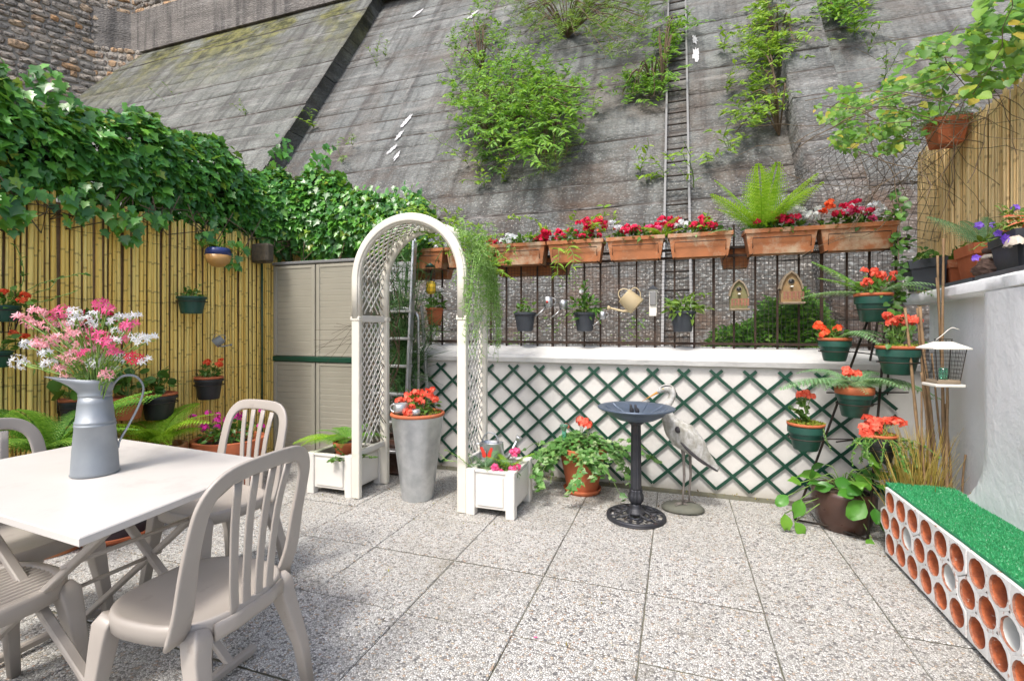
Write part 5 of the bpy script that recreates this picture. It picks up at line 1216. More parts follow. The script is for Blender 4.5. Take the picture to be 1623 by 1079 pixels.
mound(o, (0, 0, h+.04), .08, .08, .08, 16, 'round', .075, MT['green'], base=(0, 0, h))
o, rt, h = fence_pot(153, 528, 46, 34, 'terracotta pot with red flowers hidden behind the bouquet', 'terra')
mound(o, (0, 0, h+.03), .12, .12, .14, 90, 'oval', .055, MT['green'], base=(0, 0, h)); flowers(o, 'red', [(rnd(-.06, .06), rnd(-.1, .1), h+rnd(.06, .17)) for _ in range(5)], .8)
o, rt, h = fence_pot(5, 484, 42, 26, 'dark green pot with orange flowers in a wire holder at the left edge', 'greenpl')
m = MB()
for i in range(9): a = 2*pi*i/9; m.tube([(rt*cos(a), rt*sin(a), h*.6), (rt*.62*cos(a), rt*.62*sin(a), -.06)], .0022, 4)
m.torus(rt*.62, .003, (0, 0, -.06), 20, 5); m.build('wire_holder', MT['iron'], o)
mound(o, (0, 0, h), .13, .13, .1, 90, 'oval', .045, MT['green']); flowers(o, 'orange', [(.05, .07, h+.06), (.07, .05, h+.03), (.03, -.02, h+.07)], .9)
for i in range(6): trail(o, (0, .03, h), (0.1, rnd(.3, 1), rnd(.2, .9)), rnd(.3, .5), 20, 'oval', .03, 'green', rnd(.1, .9))
for i in range(3): trail(o, (.0, .1, h), (0.1, rnd(.2, .6), -.4), rnd(.2, .35), 14, 'oval', .03, 'green', 1.5)
o, rt, h = fence_pot(-6, 556, 40, 26, 'pot with red flowers at the left edge below the wire holder', 'greenpl'); mound(o, (0, 0, h), .1, .1, .1, 50, 'oval', .045, MT['green']); flowers(o, 'orange', [(.05, .1, h+.08), (.03, .06, h+.1)], .8)
# a round ceramic pot with spider plant (its painted face left plain)
c = onx(346, 405, -3.6); o = thing('ceramic_pot', 'round ochre and blue ceramic wall pot with a spider plant under the ivy', 'plant pot', c)
MB().lathe([(.0001, -.1), (.045, -.09), (.085, -.05), (.098, 0)], 28).build('ochre_bowl', simple('ochre_ceramic', (.55, .3, .1), (.45, .24, .08), 8, .4), o)
MB().lathe([(.098, 0), (.092, .045), (.08, .06), (.07, .055), (.06, 0)], 28).build('blue_collar', simple('blue_ceramic', (.02, .03, .12), (.03, .05, .2), 8, .35), o)
P = []; T = []; N = []; S = []
for i in range(42):
    a = rnd(0, 6.28); L_ = rnd(.12, .24); d = Vector((cos(a)*.8, sin(a), rnd(.4, 1.2))).normalized(); p = Vector((0, 0, .05))
    for j in range(5): P.append(tuple(p)); T.append(tuple(d)); N.append((0, 0, 1)); S.append(L_/4.2); p = p+d*L_/5; d = (d+Vector((0, 0, -.28))).normalized()
leaves('foliage', 'blade', P, T, N, S, MT['green'], o, W=[.014]*len(P))

# ---- ferns and tubs along the foot of the fence
def tub(loc, label, rt, rb, h, mat, cat='potted plant', saucer=None, name='potted_plant'):
    o = thing(name, label, cat, loc); pot(o, rt, rb, h, mat, saucer=saucer); return o
o = tub((-3.35, 1.75, 0), 'big green fern in a tub at the foot of the fence, left', .2, .15, .52, 'terra_old', 'fern', name='potted_fern')
fern(o, (0, 0, .52), 15, .62, 'fern', arch=.55, tilt=.75, npin=22, wmax=.2)
o = tub((-3.5, 2.45, 0), 'yellow green fern behind the table between fence pots', .17, .13, .42, 'terra_old', 'fern', name='potted_fern')
fern(o, (0, 0, .42), 12, .5, 'limefern', arch=.7, tilt=.6, npin=20, wmax=.2)
o = thing('potted_fern', 'low spreading fern near the rim of the pink flowered bowl', 'fern', (-3.4, 2.62, 0)); pot(o, .14, .11, .26, 'blackpl'); fern(o, (0, 0, .25), 7, .42, 'fern', arch=.8, tilt=.35, npin=20, wmax=.18)
sa = onz(178, 848); o = thing('potted_plant', 'grey tub standing in a terracotta saucer under the table', 'plant pot', (sa.x, sa.y+.02, 0)); pot(o, .19, .15, .3, 'greypl'); MB().lathe([(.19, 0), (.235, .04), (.225, .043), (.185, .008), (.0001, .008)], 30).build('saucer', MT['terra'], o)
fern(o, (0, 0, .3), 6, .3, 'limefern', arch=.8, tilt=.4, npin=18, wmax=.2)
o = thing('flower_bowl', 'wide terracotta bowl of magenta flowers behind the second chair', 'flower bowl', (-3.3, 2.86, 0)); pot(o, .24, .17, .4, 'terra', rim=.2)
mound(o, (0, 0, .4), .2, .2, .13, 260, 'oval', .05, MT['green']); flowers(o, 'magenta', [(rnd(-.2, .2), rnd(-.2, .2), .4+rnd(.07, .2)) for _ in range(16)], 1.1)

# ================================================================== TABLE
ta, tb, tc, td = (-1.376, .776), (-1.462, 1.475), (-2.49, 1.54), (-2.50, .86)
TB = thing('garden_table', 'pale taupe folding garden table with crossed legs', 'table', (-1.95, 1.16, 0)); TO = Vector((-1.95, 1.16, 0))
corners = [Vector((*q, 0))-TO for q in (ta, tb, tc, td)]
def inset(cs, d):
    c0 = sum(cs, Vector())/len(cs); return [q-(q-c0).normalized()*d for q in cs]
m = MB(); rings = [(inset(corners, .006), .716), (corners, .719), (corners, .737), (inset(corners, .004), .740)]; vs = [q+Vector((0, 0, z)) for cs, z in rings for q in cs]
m.add(vs, [(3, 2, 1, 0), (12, 13, 14, 15)]+[(i*4+k, i*4+(k+1) % 4, i*4+4+(k+1) % 4, i*4+4+k) for i in range(3) for k in range(4)]); m.build('tabletop', MT['tabletop'], TB)
for yy in (-.2, .2):
    MB().bar((-.42, yy, .035), (.42, yy*.95, .70), .03, .02, bev=.004).build('leg', MT['taupe'], TB); MB().bar((.42, yy*.86, .035), (-.42, yy*.9, .70), .03, .02, bev=.004).build('leg', MT['taupe'], TB)
for (x, z, l_) in ((-.42, .03, .28), (.42, .03, .28)): MB().bar((x, -l_, z), (x, l_, z), .03, .03, bev=.008).build('foot_bar', MT['taupe'], TB)
MB().tube([(0, -.22, .36), (0, .22, .36)], .007, 6).build('cross_rod', MT['taupe'], TB); MB().tube([(.2, -.22, .53), (.2, .22, .53)], .007, 6).build('cross_rod', MT['taupe'], TB)
MB().bar((.0, -.27, .705), (.0, .27, .705), .03, .02, bev=.004).build('support_bar', MT['taupe'], TB)

# ================================================================== CHAIRS
def chair(label, loc, rz, slatted=False, legs=(1, 1, 1, 1)):
    o = thing('garden_chair', label, 'chair', loc, rz); n = 40; zs = .435; rx_, ry_ = .205, .205
    def se(a, k=1.0, e=.72, w=1.0): ca, sa = cos(a), sin(a); return (k*rx_*w*math.copysign(abs(ca)**e, ca), k*ry_*math.copysign(abs(sa)**e, sa))
    m = MB(); pr = [(.93, -.055), (.99, -.05), (1.0, -.012), (.985, -.001), (.95, .002), (.9, -.002), (.5, -.010), (.0, -.012)]
    if slatted: pr = [(.93, -.055), (.99, -.05), (1.0, -.012), (.985, -.001), (.95, .002), (.84, -.002), (.84, -.02), (.9, -.03)]
    vs = [(*se(2*pi*i/n, max(k, .001)), zs+z) for k, z in pr for i in range(n)]
    m.add(vs, [(r*n+i, r*n+(i+1) % n, (r+1)*n+(i+1) % n, (r+1)*n+i) for r in range(len(pr)-1) for i in range(n)], True); st = m.build('seat', MT['taupe'], o)
    if slatted:
        for i in range(15):
            x = -.168+.336*i/14; half = ry_*.86*(1-(abs(x)/(rx_*.9))**2.6)**(1/2.6); MB().box((x, 0, zs-.008), (.0165, 2*half, .014), .004).build('seat_slat', MT['taupe'], st)
    for (sx, sy) in ((-1, 1), (1, 1), (-1, -1), (1, -1)):
        x, y = sx*.148, sy*.148; sp_ = (.04, .035) if sy > 0 else (.045, .065)
        pts = [Vector((x*1.03, y*1.03, zs-.02)), Vector((x*1.09, y*1.09, zs-.045)), Vector((x*1.13, y*1.13, zs-.09)), Vector((x+sx*sp_[0], y+sy*sp_[1], .18)), Vector((x+sx*(sp_[0]+.02), y+sy*(sp_[1]+.02), 0))]
        MB().sweep(pts, (1, 0, 0), [.045, .06, .055, .04, .031], [.045, .06, .054, .038, .029], 16, 9).build('leg', MT['taupe'], o)
    # the arched back: two stiles and a broad top rail in one ribbon
    half = [(.2, -.135, zs-.03), (.206, -.165, zs+.06), (.207, -.185, zs+.175), (.206, -.207, zs+.272), (.195, -.226, zs+.347), (.155, -.242, zs+.395), (.08, -.25, zs+.412)]
    ctrl = [(-x, y, z) for x, y, z in half]+[(x, y, z) for x, y, z in half[::-1]]; pts = curve_pts(ctrl, 52); sides = []
    for i, p in enumerate(pts):
        tg = (pts[min(i+1, len(pts)-1)]-pts[max(i-1, 0)]).normalized(); sides.append(tg.cross(Vector((0, 1, .18))).normalized())
    W = [.05 if .2 < i/len(pts) < .8 else .05+.022*abs((.2-min(i/len(pts), 1-i/len(pts)))/.2) for i in range(len(pts))]
    MB().sweep(pts, sides, W, .015, 16, 5).build('back_frame', MT['taupe'], o)
    for x in (-.085, -.03, .03, .085):
        MB().sweep(curve_pts([(x*.78, -.195, zs-.03), (x*.86, -.198, zs+.08), (x*1.0, -.213, zs+.24), (x*1.18, -.24, zs+.392-.14*abs(x))], 10), (1, 0, 0), [.03]*4+[.028]*6+[.03]*10, .009, 12, 5).build('back_slat', MT['taupe'], o)
    MB().sweep([(-.13, -.19, zs-.035), (-.06, -.203, zs-.035), (.06, -.203, zs-.035), (.13, -.19, zs-.035)], (0, 0, 1), .05, .016, 8, 3).build('rear_apron', MT['taupe'], o)
    return o
chair('taupe resin garden chair in the foreground with its back turned to us', (-1.42, 1.13, 0), pi/2+radians(4))
chair('taupe resin garden chair beyond the table near the magenta flower bowl', (-2.1, 1.74, 0), pi-radians(5))
chair('taupe resin garden chair at the far left end of the table, mostly cut off', (-2.45, 1.17, 0), -pi/2+radians(5))
chair('garden chair with a see-through slatted seat in the lower left corner', (-2.05, .87, 0), 0, slatted=True)

# ================================================================== JUG WITH BOUQUET
jb = Vector((-1.935, 1.14, .741)); o = thing('zinc_jug', 'tall blue-grey zinc jug with a wide spout on the table', 'jug', jb, 0); o.scale = (.8, .8, .9); ja = radians(57)
pr = [(.0001, .003), (.082, 0), (.087, .004), (.084, .012), (.0785, .1), (.071, .185), (.0735, .187), (.0735, .193), (.070, .195), (.0715, .2), (.0715, .206), (.068, .208), (.061, .275), (.0575, .3)]
MB().lathe(pr, 40).build('body', MT['zincblue'], o)
m = MB(); n = 40; vs = []; fs = []; rows = [(.0575, .3, 0, 0), (.059, .303, 0, 0), (.0595, .309, 0, 0), (.0575, .312, 0, 0), (.061, .33, .10, .25), (.067, .352, .45, .6), (.07, .368, .9, 1.0), (.068, .368, .88, .97), (.062, .35, .4, .55), (.05, .31, 0, 0), (.05, .2, 0, 0)]
dsp = Vector((-cos(ja), -sin(ja)))
for (r_, z, k, kz) in rows:
    for i in range(n):
        a = 2*pi*i/n; c_ = cos(a)*dsp.x+sin(a)*dsp.y; sp_ = max(0, c_)**3; x, y = r_*cos(a)*(1-.12*k*(1-abs(c_))), r_*sin(a)*(1-.12*k*(1-abs(c_))); vs.append((x+dsp.x*sp_*.105*k, y+dsp.y*sp_*.105*k, z+.018*sp_*kz-.018*kz*max(0, -c_)))
for r in range(len(rows)-1):
    for i in range(n): fs.append((r*n+i, r*n+(i+1) % n, (r+1)*n+(i+1) % n, (r+1)*n+i))
m.add(vs, fs, True).build('spout_collar', MT['zincblue'], o)
hd = -dsp.to_3d(); cv = curve_pts([hd*.055+Vector((0, 0, .335)), hd*.09+Vector((0, 0, .372)), hd*.14+Vector((0, 0, .37)), hd*.168+Vector((0, 0, .325)), hd*.155+Vector((0, 0, .26)), hd*.12+Vector((0, 0, .185)), hd*.085+Vector((0, 0, .12)), hd*.078+Vector((0, 0, .09))], 40)
MB().sweep(cv, dsp.to_3d().cross(Vector((0, 0, 1))), .02, .009, 8, 3).build('handle', MT['zincblue'], o)
bq = thing('bouquet', 'loose bouquet of pink and white flowers standing in the zinc jug', 'bouquet', jb+Vector((0, 0, .27))); m = MB(); rt3 = Vector((cos(YAW), sin(YAW), 0)); fw3 = Vector((-sin(YAW), cos(YAW), 0))
spots = []
def bqp(px, py, dz=0.0):
    d = ray(px, py); t_ = (jb.dot(fw3)+dz)/d.dot(fw3); return Vector((0, 0, EYE))+d*t_-(jb+Vector((0, 0, .27)))
for (px, py, kind) in [(35, 505, 'pale'), (60, 495, 'pale'), (88, 500, 'pink'), (100, 493, 'pink'), (75, 515, 'pale'), (118, 496, 'white'), (100, 515, 'pale'), (52, 515, 'pale'), (160, 482, 'pink'), (170, 490, 'pink'), (150, 500, 'white'), (118, 510, 'white'), (95, 535, 'pale'), (110, 530, 'pale'), (125, 530, 'pale'), (70, 540, 'pale'), (60, 548, 'pale'),
    (42, 547, 'white'), (72, 560, 'white'), (28, 572, 'white'), (38, 578, 'white'), (78, 577, 'white'), (140, 555, 'white'), (150, 520, 'pink'), (165, 497, 'pink'), (160, 535, 'pink'), (145, 535, 'pink'), (178, 510, 'white'), (192, 503, 'white'), (212, 502, 'white'), (200, 520, 'pink'), (205, 517, 'pink'), (186, 525, 'white'), (180, 540, 'white'), (192, 538, 'pink'),
    (215, 535, 'white'), (225, 540, 'white'), (240, 536, 'white'), (228, 572, 'white'), (213, 567, 'red'), (170, 545, 'pink'), (175, 555, 'pink'), (132, 560, 'pink'), (145, 552, 'pale'), (118, 575, 'pale'), (125, 585, 'pale'), (112, 562, 'pale'), (100, 570, 'pale'), (95, 585, 'pale'), (160, 570, 'white'), (170, 562, 'white'), (158, 588, 'white'), (140, 590, 'pale'), (150, 575, 'white'), (185, 570, 'white'), (195, 568, 'white'), (178, 585, 'white'), (130, 545, 'pale'), (110, 545, 'pale'), (85, 545, 'pale'), (155, 560, 'pale'), (120, 520, 'pale'), (140, 510, 'white'), (105, 600, 'pale'), (170, 595, 'pale'), (182, 560, 'pink')]:
    spots.append((bqp(px, py, rnd(-.1, .12)), kind))
st_mesh = {}
for kind, nm in (('pale', 'p_pale'), ('white', 'p_white'), ('pink', 'p_pink'), ('red', 'p_red')):
    st_mesh[kind] = [floret_mesh('flower_head', MT[nm], 9, .019, .0145, 5, .35, .3) for _ in range(3)]
for p, kind in spots:
    link('flower_head', random.choice(st_mesh[kind]), None, bq, loc=p, rot=(rnd(-.9, .3), rnd(-.6, .6), rnd(0, 6)), scale=rnd(.85, 1.2))
    m.tube(curve_pts([(rnd(-.03, .03), rnd(-.03, .03), -.1), Vector((p.x*.35, p.y*.35, max(.02, p.z*.5))), p], 8), .002, 5, False)
m.build('stem', MT['stem'], bq); P = []; T = []; N = []; S = []
for p, k in spots:
    for j in range(7): f = rnd(.45, 1); q = Vector((p.x*f**1.4, p.y*f**1.4, p.z*f)); P.append(tuple(q)); T.append(tuple(p.normalized()+rv(.6))); N.append(tuple(rv())); S.append(rnd(.018, .04))
leaves('foliage', 'thin', P, T, N, S, MT['weed'], bq)

# ================================================================== THINGS ON THE PATIO
zp = onz(662, 788); o = thing('zinc_planter', 'tall tapering galvanised planter with orange flowers under the arch', 'planter', (zp.x, zp.y, 0)); H_ = .615
MB().lathe([(.112, 0), (.114, .006), (.19, H_-.01), (.192, H_), (.186, H_), (.18, H_-.04)], 44).build('tall_pot', MT['zinc'], o); MB().bar((.113*cos(-.9), .113*sin(-.9), .01), (.191*cos(-.9), .191*sin(-.9), H_-.01), .01, .004, up=(cos(-.9), sin(-.9), 0)).build('seam', MT['zinc'], o)
MB().torus(.186, .014, (0, 0, H_+.005), 40, 8).build('terracotta_rim', MT['terra'], o); MB().lathe([(.178, H_), (.1, H_+.012), (.0001, H_+.018)], 30).build('soil', MT['soil'], o); moss(o, .17, H_+.01, 500)
mound(o, (0, .03, H_+.03), .13, .1, .13, 150, 'oval', .045, MT['green'], base=(0, .03, H_)); flowers(o, 'coral', [(-.09, 0, H_+.13), (-.06, -.04, H_+.1), (-.03, .02, H_+.15), (-.06, .03, H_+.14), (0, -.02, H_+.11), (.02, .03, H_+.13), (.07, .02, H_+.16), (.1, 0, H_+.14), (.12, .03, H_+.11), (.09, .05, H_+.17), (-.15, .0, H_+.09), (.01, -.1, H_+.07), (-.03, -.12, H_+.035), (.01, -.14, H_+.03), (.05, -.05, H_+.1), (-.02, .06, H_+.14)], 1.05, (0, .03, H_))
def cup(loc, s, label):
    q = thing('zinc_cup', label, 'cup', loc); MB().lathe([(.03*s, 0), (.04*s, .02*s), (.038*s, .05*s), (.034*s, .055*s), (.03*s, .05*s), (.0001, .045*s)], 20).build('body', MT['zinc'], q)
    MB().tube([(-.036*s-.028*s*sin(a), 0, .028*s+.022*s*cos(a)) for a in [pi*i/10 for i in range(11)]], .005*s, 6).build('handle', MT['zinc'], q)
cup((zp.x-.075, zp.y-.11, H_+.018), 1.35, 'small dull zinc cup lying among the orange flowers'); cup((zp.x+.055, zp.y-.12, H_+.012), .8, 'tiny zinc cup at the front of the tall planter')

def put(label, x, y, z, name='potted_plant', cat='potted plant'): return thing(name, label, cat, (x, y, z))
o = put('terracotta pot with a young fern on the left arch box', AX-.62, AY+.14, .22, 'potted_fern', 'fern'); pot(o, .095, .065, .16, 'terra'); fern(o, (0, 0, .15), 10, .3, 'fern', arch=.75, tilt=.55, npin=16, wmax=.25)
fern(o, (-.02, -.02, .15), 3, .36, 'limefern', arch=.7, tilt=.25, az0=pi*.85, azr=pi*.4, npin=16, wmax=.25)
o = put('small ivy creeping in the left arch box', AX-.5, AY+.05, .22, 'ivy_plant', 'ivy')
for i in range(5): trail(o, (0, 0, .02), (rnd(-.6, 1), -.5, .8), .2, 14, 'ivy', .035, 'green', .9)
# planting in the right box
o = put('moss, silver fern and pink flowers planted in the right arch box', AX+.62, AY+.16, .25, 'box_planting', 'plants'); moss(o, .16, .02, 900, c=(.0, 0), sx=1.0)
fern(o, (-.08, -.03, .02), 8, .2, 'palefern', arch=.5, tilt=.7, npin=14); fern(o, (.08, .02, .02), 4, .24, 'limefern', arch=.4, tilt=.8, npin=14)
for i in range(3): trail(o, (-.12, -.1, .03), (-.8, -.5, .5+i*.2), .3, 20, 'thin', .03, 'aspara', .1)
flowers(o, 'pink', [(.12, .0, .13), (.13, .02, .15), (.1, .03, .14), (.03, -.14, .07), (.07, -.14, .05), (.14, -.1, .06), (.17, -.08, .07), (.02, -.12, .04)], .9); mound(o, (.1, -.08, .02), .09, .08, .07, 60, 'oval', .035, MT['green'])
o = thing('butterfly_ornament', 'red butterfly on a stick in the right arch box', 'ornament', (AX+.57, AY+.08, .27)); MB().tube([(0, 0, -.03), (0, 0, .13)], .0015, 4).build('stick', MT['wire'], o)
for sx in (-1, 1): MB().add([(0, 0, .11), (sx*.03, -.006, .17), (sx*.048, -.008, .165), (sx*.036, -.006, .128), (sx*.032, -.004, .1), (sx*.012, -.002, .095)], [(0, 1, 2, 3, 4, 5)]).build('wing', MT['redorn'], o)
MB().tube([(0, -.004, .1), (0, -.006, .145)], .003, 6).build('body', MT['blackpl'], o)
c = onz(777, 715, .28); o = watering_can('watering_can', 'galvanised watering can standing at the back of the right arch box', (AX+.52, AY+.30, .245), 1.0, 'zinc', .15)

iv = onz(923, 778); o = thing('potted_ivy', 'wide terracotta pot overflowing with variegated ivy beside the birdbath', 'potted ivy', (iv.x, iv.y, 0)); pot(o, .172, .115, .33, 'terra', rim=.2, z0=.015); MB().lathe([(.13, 0), (.145, .035), (.138, .037), (.12, .01), (.0001, .01)], 30).build('saucer', MT['terra'], o)
MT['ivyvar'] = leafmat('variegated_ivy_leaf', [(0, (.04, .15, .03)), (.5, (.1, .27, .06)), (.85, (.22, .42, .12)), (1, (.5, .6, .35))], .4, .25)
MT['ivyvar_'] = MT['ivyvar']; P = []; T = []; N = []; S = []
for i in range(620):
    a = rnd(0, 6.28); r_ = .26*sqrt(random.random()); P.append((r_*cos(a)*1.15, r_*sin(a)*.8, .34+.12*(1-(r_/.27)**2)*rnd(.3, 1)-.04*(r_/.2)**3)); T.append((cos(a)+rnd(-.6, .6), sin(a)+rnd(-.6, .6), rnd(-.6, .3))); N.append((rnd(-.4, .4), rnd(-.7, .2), .8)); S.append(rnd(.03, .055))
leaves('foliage', 'ivy', P, T, N, S, MT['ivyvar'], o)
for i in range(34):
    a = rnd(0, 6.28) if i > 12 else rnd(3.3, 6.1); trail(o, (.17*cos(a), .15*sin(a), .35), (cos(a)*1.1, sin(a)*.9, .15), rnd(.22, .5), 20, 'ivy', .05, 'ivyvar', 1.15, .002)
flowers(o, 'coral', [(.0, -.02, .52), (.02, 0, .53), (-.02, .01, .54), (.04, -.01, .51), (-.13, 0, .48)], 1.1, (0, 0, .36))
o = thing('watering_globe', 'green glass watering bulb stuck in the ivy pot', 'glass bulb', (iv.x-.13, iv.y-.06, .37)); MB().lathe([(.008, 0), (.016, .05), (.017, .1), (.03, .125), (.034, .14), (.026, .145), (.0001, .146)], 20).build('bulb', MT['glass'], o)

# ---- birdbath
bb = onz(1008, 820); o = thing('birdbath', 'black cast iron birdbath with a fluted column and scrollwork base', 'birdbath', (bb.x, bb.y, 0))
MT['castiron'] = simple('cast_iron', (.03, .034, .045), (.055, .055, .06), 12, .5, .5, bump=.4, bscale=80, dirt=(.14, .06, .03), dirt_s=10, dirt_lo=.6); MT['bowlblue'] = simple('blue_black_enamel', (.13, .165, .22), (.08, .11, .16), 9, .42, .4, bump=.3)
m = MB().torus(.18, .013, (0, 0, .016), 48, 8); m.torus(.185, .008, (0, 0, .006), 48, 8); m.build('base_ring', MT['castiron'], o)
m = MB()
for k in range(6):
    b = 2*pi*k/6
    for sg in (1, -1):
        pts = []
        for i in range(26):
            f = i/25; th = f*4.6; r_ = .034*(1-f*.72); cx, cy = .118, sg*.036; pts.append((cx+r_*cos(pi*.9-sg*0+th)*1.15, cy+sg*r_*sin(pi*.9+th), .02+.012*sin(f*pi)))
        M = Matrix.Rotation(b, 4, 'Z'); m.tube([M @ Vector(p) for p in pts], .007, 6); m.tube([M @ Vector(p) for p in curve_pts([(.05, 0, .05), (.085, sg*.008, .035), (.12, sg*.05, .022), (.172, sg*.055, .018)], 12)], .0065, 6)
m.build('scrollwork', MT['castiron'], o)
fl = lambda a: 1+.055*cos(12*a)
MB().lathe([(.062, .03), (.064, .045), (.05, .055), (.034, .07), (.036, .085), (.03, .095)], 36).build('column_foot', MT['castiron'], o)
MB().lathe([(.028, .09), (.042, .11), (.047, .135), (.046, .155), (.038, .17), (.04, .18), (.036, .19)], 40, flute=lambda a: 1+.09*cos(8*a)).build('leaf_bulb', MT['castiron'], o)
MB().lathe([(.036, .19), (.034, .2), (.030, .61), (.034, .62)], 72, flute=fl).build('column', MT['castiron'], o)
MB().lathe([(.034, .615), (.05, .625), (.052, .64), (.04, .645)], 36).build('capital', MT['castiron'], o)
MB().lathe([(.04, .642), (.12, .65), (.175, .678), (.2, .708), (.235, .716), (.248, .722), (.25, .729), (.24, .733), (.2, .727), (.175, .71), (.1, .678), (.0001, .668)], 56).build('bowl', MT['bowlblue'], o)
m = MB()
for k in range(10):
    b = 2*pi*k/10; m.tube([(r_*cos(b+.12*sin(r_*30)), r_*sin(b+.12*sin(r_*30)), z-.002) for r_, z in [(.06, .652), (.1, .655), (.13, .672), (.165, .69), (.195, .711)]], .003, 4); m.tube([(r_*cos(b), r_*sin(b), z) for r_, z in [(.03, .671), (.1, .68), (.175, .713), (.2, .729)]], .003, 4)
m.build('leaf_ribs', MT['bowlblue'], o)
q = thing('bird_ornament', 'two little dark bird figures in the middle of the birdbath bowl', 'ornament', (bb.x-.03, bb.y-.02, .672))
for sx in (0, 1):
    m = MB().sweep(curve_pts([(.0+sx*.035, .01, .015), (.005+sx*.035, 0, .035), (.0+sx*.03, -.005, .055), (-.002+sx*.03, -.004, .072), (-.008+sx*.03, -.006, .078)], 12), (1, 0, 0), [.01, .02, .028, .03, .03, .026, .02, .016, .016, .017, .014, .008, .003], [.01, .02, .026, .028, .026, .02, .018, .016, .016, .014, .01, .006, .002], 8, 2)
    m.build('bird_figure', MT['castiron'], q)

# ---- heron statue
hb = onz(1082, 808); hr = thing('heron_statue', 'painted grey heron garden statue on an oval base leaning to the birdbath', 'heron statue', (hb.x, hb.y, 0), YAW*.2)
t = NT('heron_paint'); z = t.sep(2); c = t.mix(t.ramp(t.noise(18, 6, .7), [(.4, 0.0), (.62, 1.0)]), (.56, .56, .55), (.33, .32, .28)); c = t.mix(t.ramp(t.noise(1, 4, vec=t.mapv((45, 45, 9))), [(.5, 0.0), (.62, .5)]), c, (.25, .24, .2)); t.bump(t.noise(1, 4, vec=t.mapv((90, 90, 14))), .7, .006); MT['heron'] = t.fin(c, .7)
MT['heronwhite'] = simple('heron_white_paint', (.75, .74, .7), (.6, .58, .52), 20, .6, bump=.3, bscale=50); MT['heronblack'] = simple('heron_black_paint', (.03, .03, .035), (.06, .055, .06), 20, .6); MT['beak'] = simple('heron_beak', (.6, .28, .04), (.5, .2, .03), 20, .5)
sp_ = [(.225, 0, .285, .006, .004), (.19, 0, .325, .03, .014), (.15, 0, .37, .045, .03), (.10, 0, .425, .07, .068), (.05, 0, .47, .078, .085), (.0, 0, .515, .08, .093), (-.05, 0, .56, .06, .078), (-.082, 0, .605, .04, .053), (-.098, 0, .645, .032, .042), (-.104, 0, .685, .025, .031), (-.1, 0, .715, .022, .026), (-.08, 0, .752, .021, .024), (-.067, 0, .79, .022, .025), (-.076, 0, .822, .027, .029), (-.105, 0, .834, .031, .031), (-.135, 0, .824, .026, .025), (-.158, 0, .81, .016, .015), (-.166, 0, .803, .008, .007)]
cc = curve_pts([(a, b, c) for a, b, c, *_ in sp_], (len(sp_)+1)*4); 
def interp(vals, i, n): f = i/(n-1)*(len(vals)-1); a = min(int(f), len(vals)-2); return vals[a]+(vals[a+1]-vals[a])*(f-a)
nC = len(cc); Wl = [2*interp([s[3] for s in sp_], i, nC) for i in range(nC)]; Tl = [2*interp([s[4] for s in sp_], i, nC) for i in range(nC)]
MB().sweep(cc, (0, 1, 0), Wl, Tl, 18, 2.05).build('body', MT['heron'], hr)
MB().sweep(curve_pts([(-.152, 0, .81), (-.195, 0, .785), (-.272, 0, .735)], 8), (0, 1, 0), [.021, .018, .013, .011, .009, .007, .005, .003, .001][:9], [.026, .022, .018, .015, .012, .009, .006, .004, .002][:9], 8, 2).build('beak', MT['beak'], hr)
for sy in (-1, 1):
    MB().lathe([(.0001, -.003), (.0045, 0), (.0001, .003)], 10).xform(Matrix.Translation((-.13, sy*.0275, .832)) @ Matrix.Rotation(pi/2, 4, 'X')).build('eye', MT['yellow'], hr)
    MB().sweep(curve_pts([(-.145, sy*.018, .838), (-.115, sy*.027, .853), (-.08, sy*.02, .848), (-.048, sy*.01, .815), (-.032, sy*.009, .78), (-.012, sy*.013, .748)], 14), (0, 0, 1), [.006, .009, .01, .01, .01, .01, .009, .009, .008, .008, .007, .006, .005, .004, .003, .002], .005, 6, 2).build('crest', MT['heronblack'], hr)
    # folded wing: a long shell of overlapping feathers with a dark lower edge
    wg = MB().sweep(curve_pts([(-.045, sy*.062, .58), (.0, sy*.087, .535), (.06, sy*.086, .465), (.12, sy*.064, .397), (.18, sy*.032, .338), (.222, sy*.012, .295)], 24), (0, sy*.25, 1), [.03, .05, .075, .095, .11, .12, .125, .125, .12, .115, .11, .1, .095, .085, .08, .07, .062, .055, .047, .04, .033, .026, .02, .014, .01, .008, .006][:26], .016, 12, 2.2).build('wing', MT['heron'], hr)
    MB().sweep(curve_pts([(-.02, sy*.092, .485), (.04, sy*.095, .425), (.1, sy*.074, .372), (.16, sy*.043, .33), (.222, sy*.018, .288)], 16), (0, 0, 1), [.008, .014, .018, .02, .022, .022, .022, .022, .022, .022, .022, .02, .018, .016, .014, .01, .006], .012, 8, 2).build('wing_edge', MT['heronblack'], wg)
    MB().lathe([(.0001, .006), (.014, .004), (.019, -.004)], 14, sx=1.1, sy=1.2).xform(Matrix.Translation((-.035, sy*.083, .565)) @ Matrix.Rotation(-sy*pi/2, 4, 'X')).build('shoulder_patch', MT['heronblack'], wg)
m = MB()
for j in range(12):
    a = rnd(-.02, .02); m.tube(curve_pts([(-.1-.006*abs(a)*20, a, .62), (-.092, a*1.5, .55), (-.055+rnd(-.01, .01), a*2, .445+rnd(0, .03))], 6), .003, 4)
m.build('breast_plumes', MT['heronwhite'], hr)
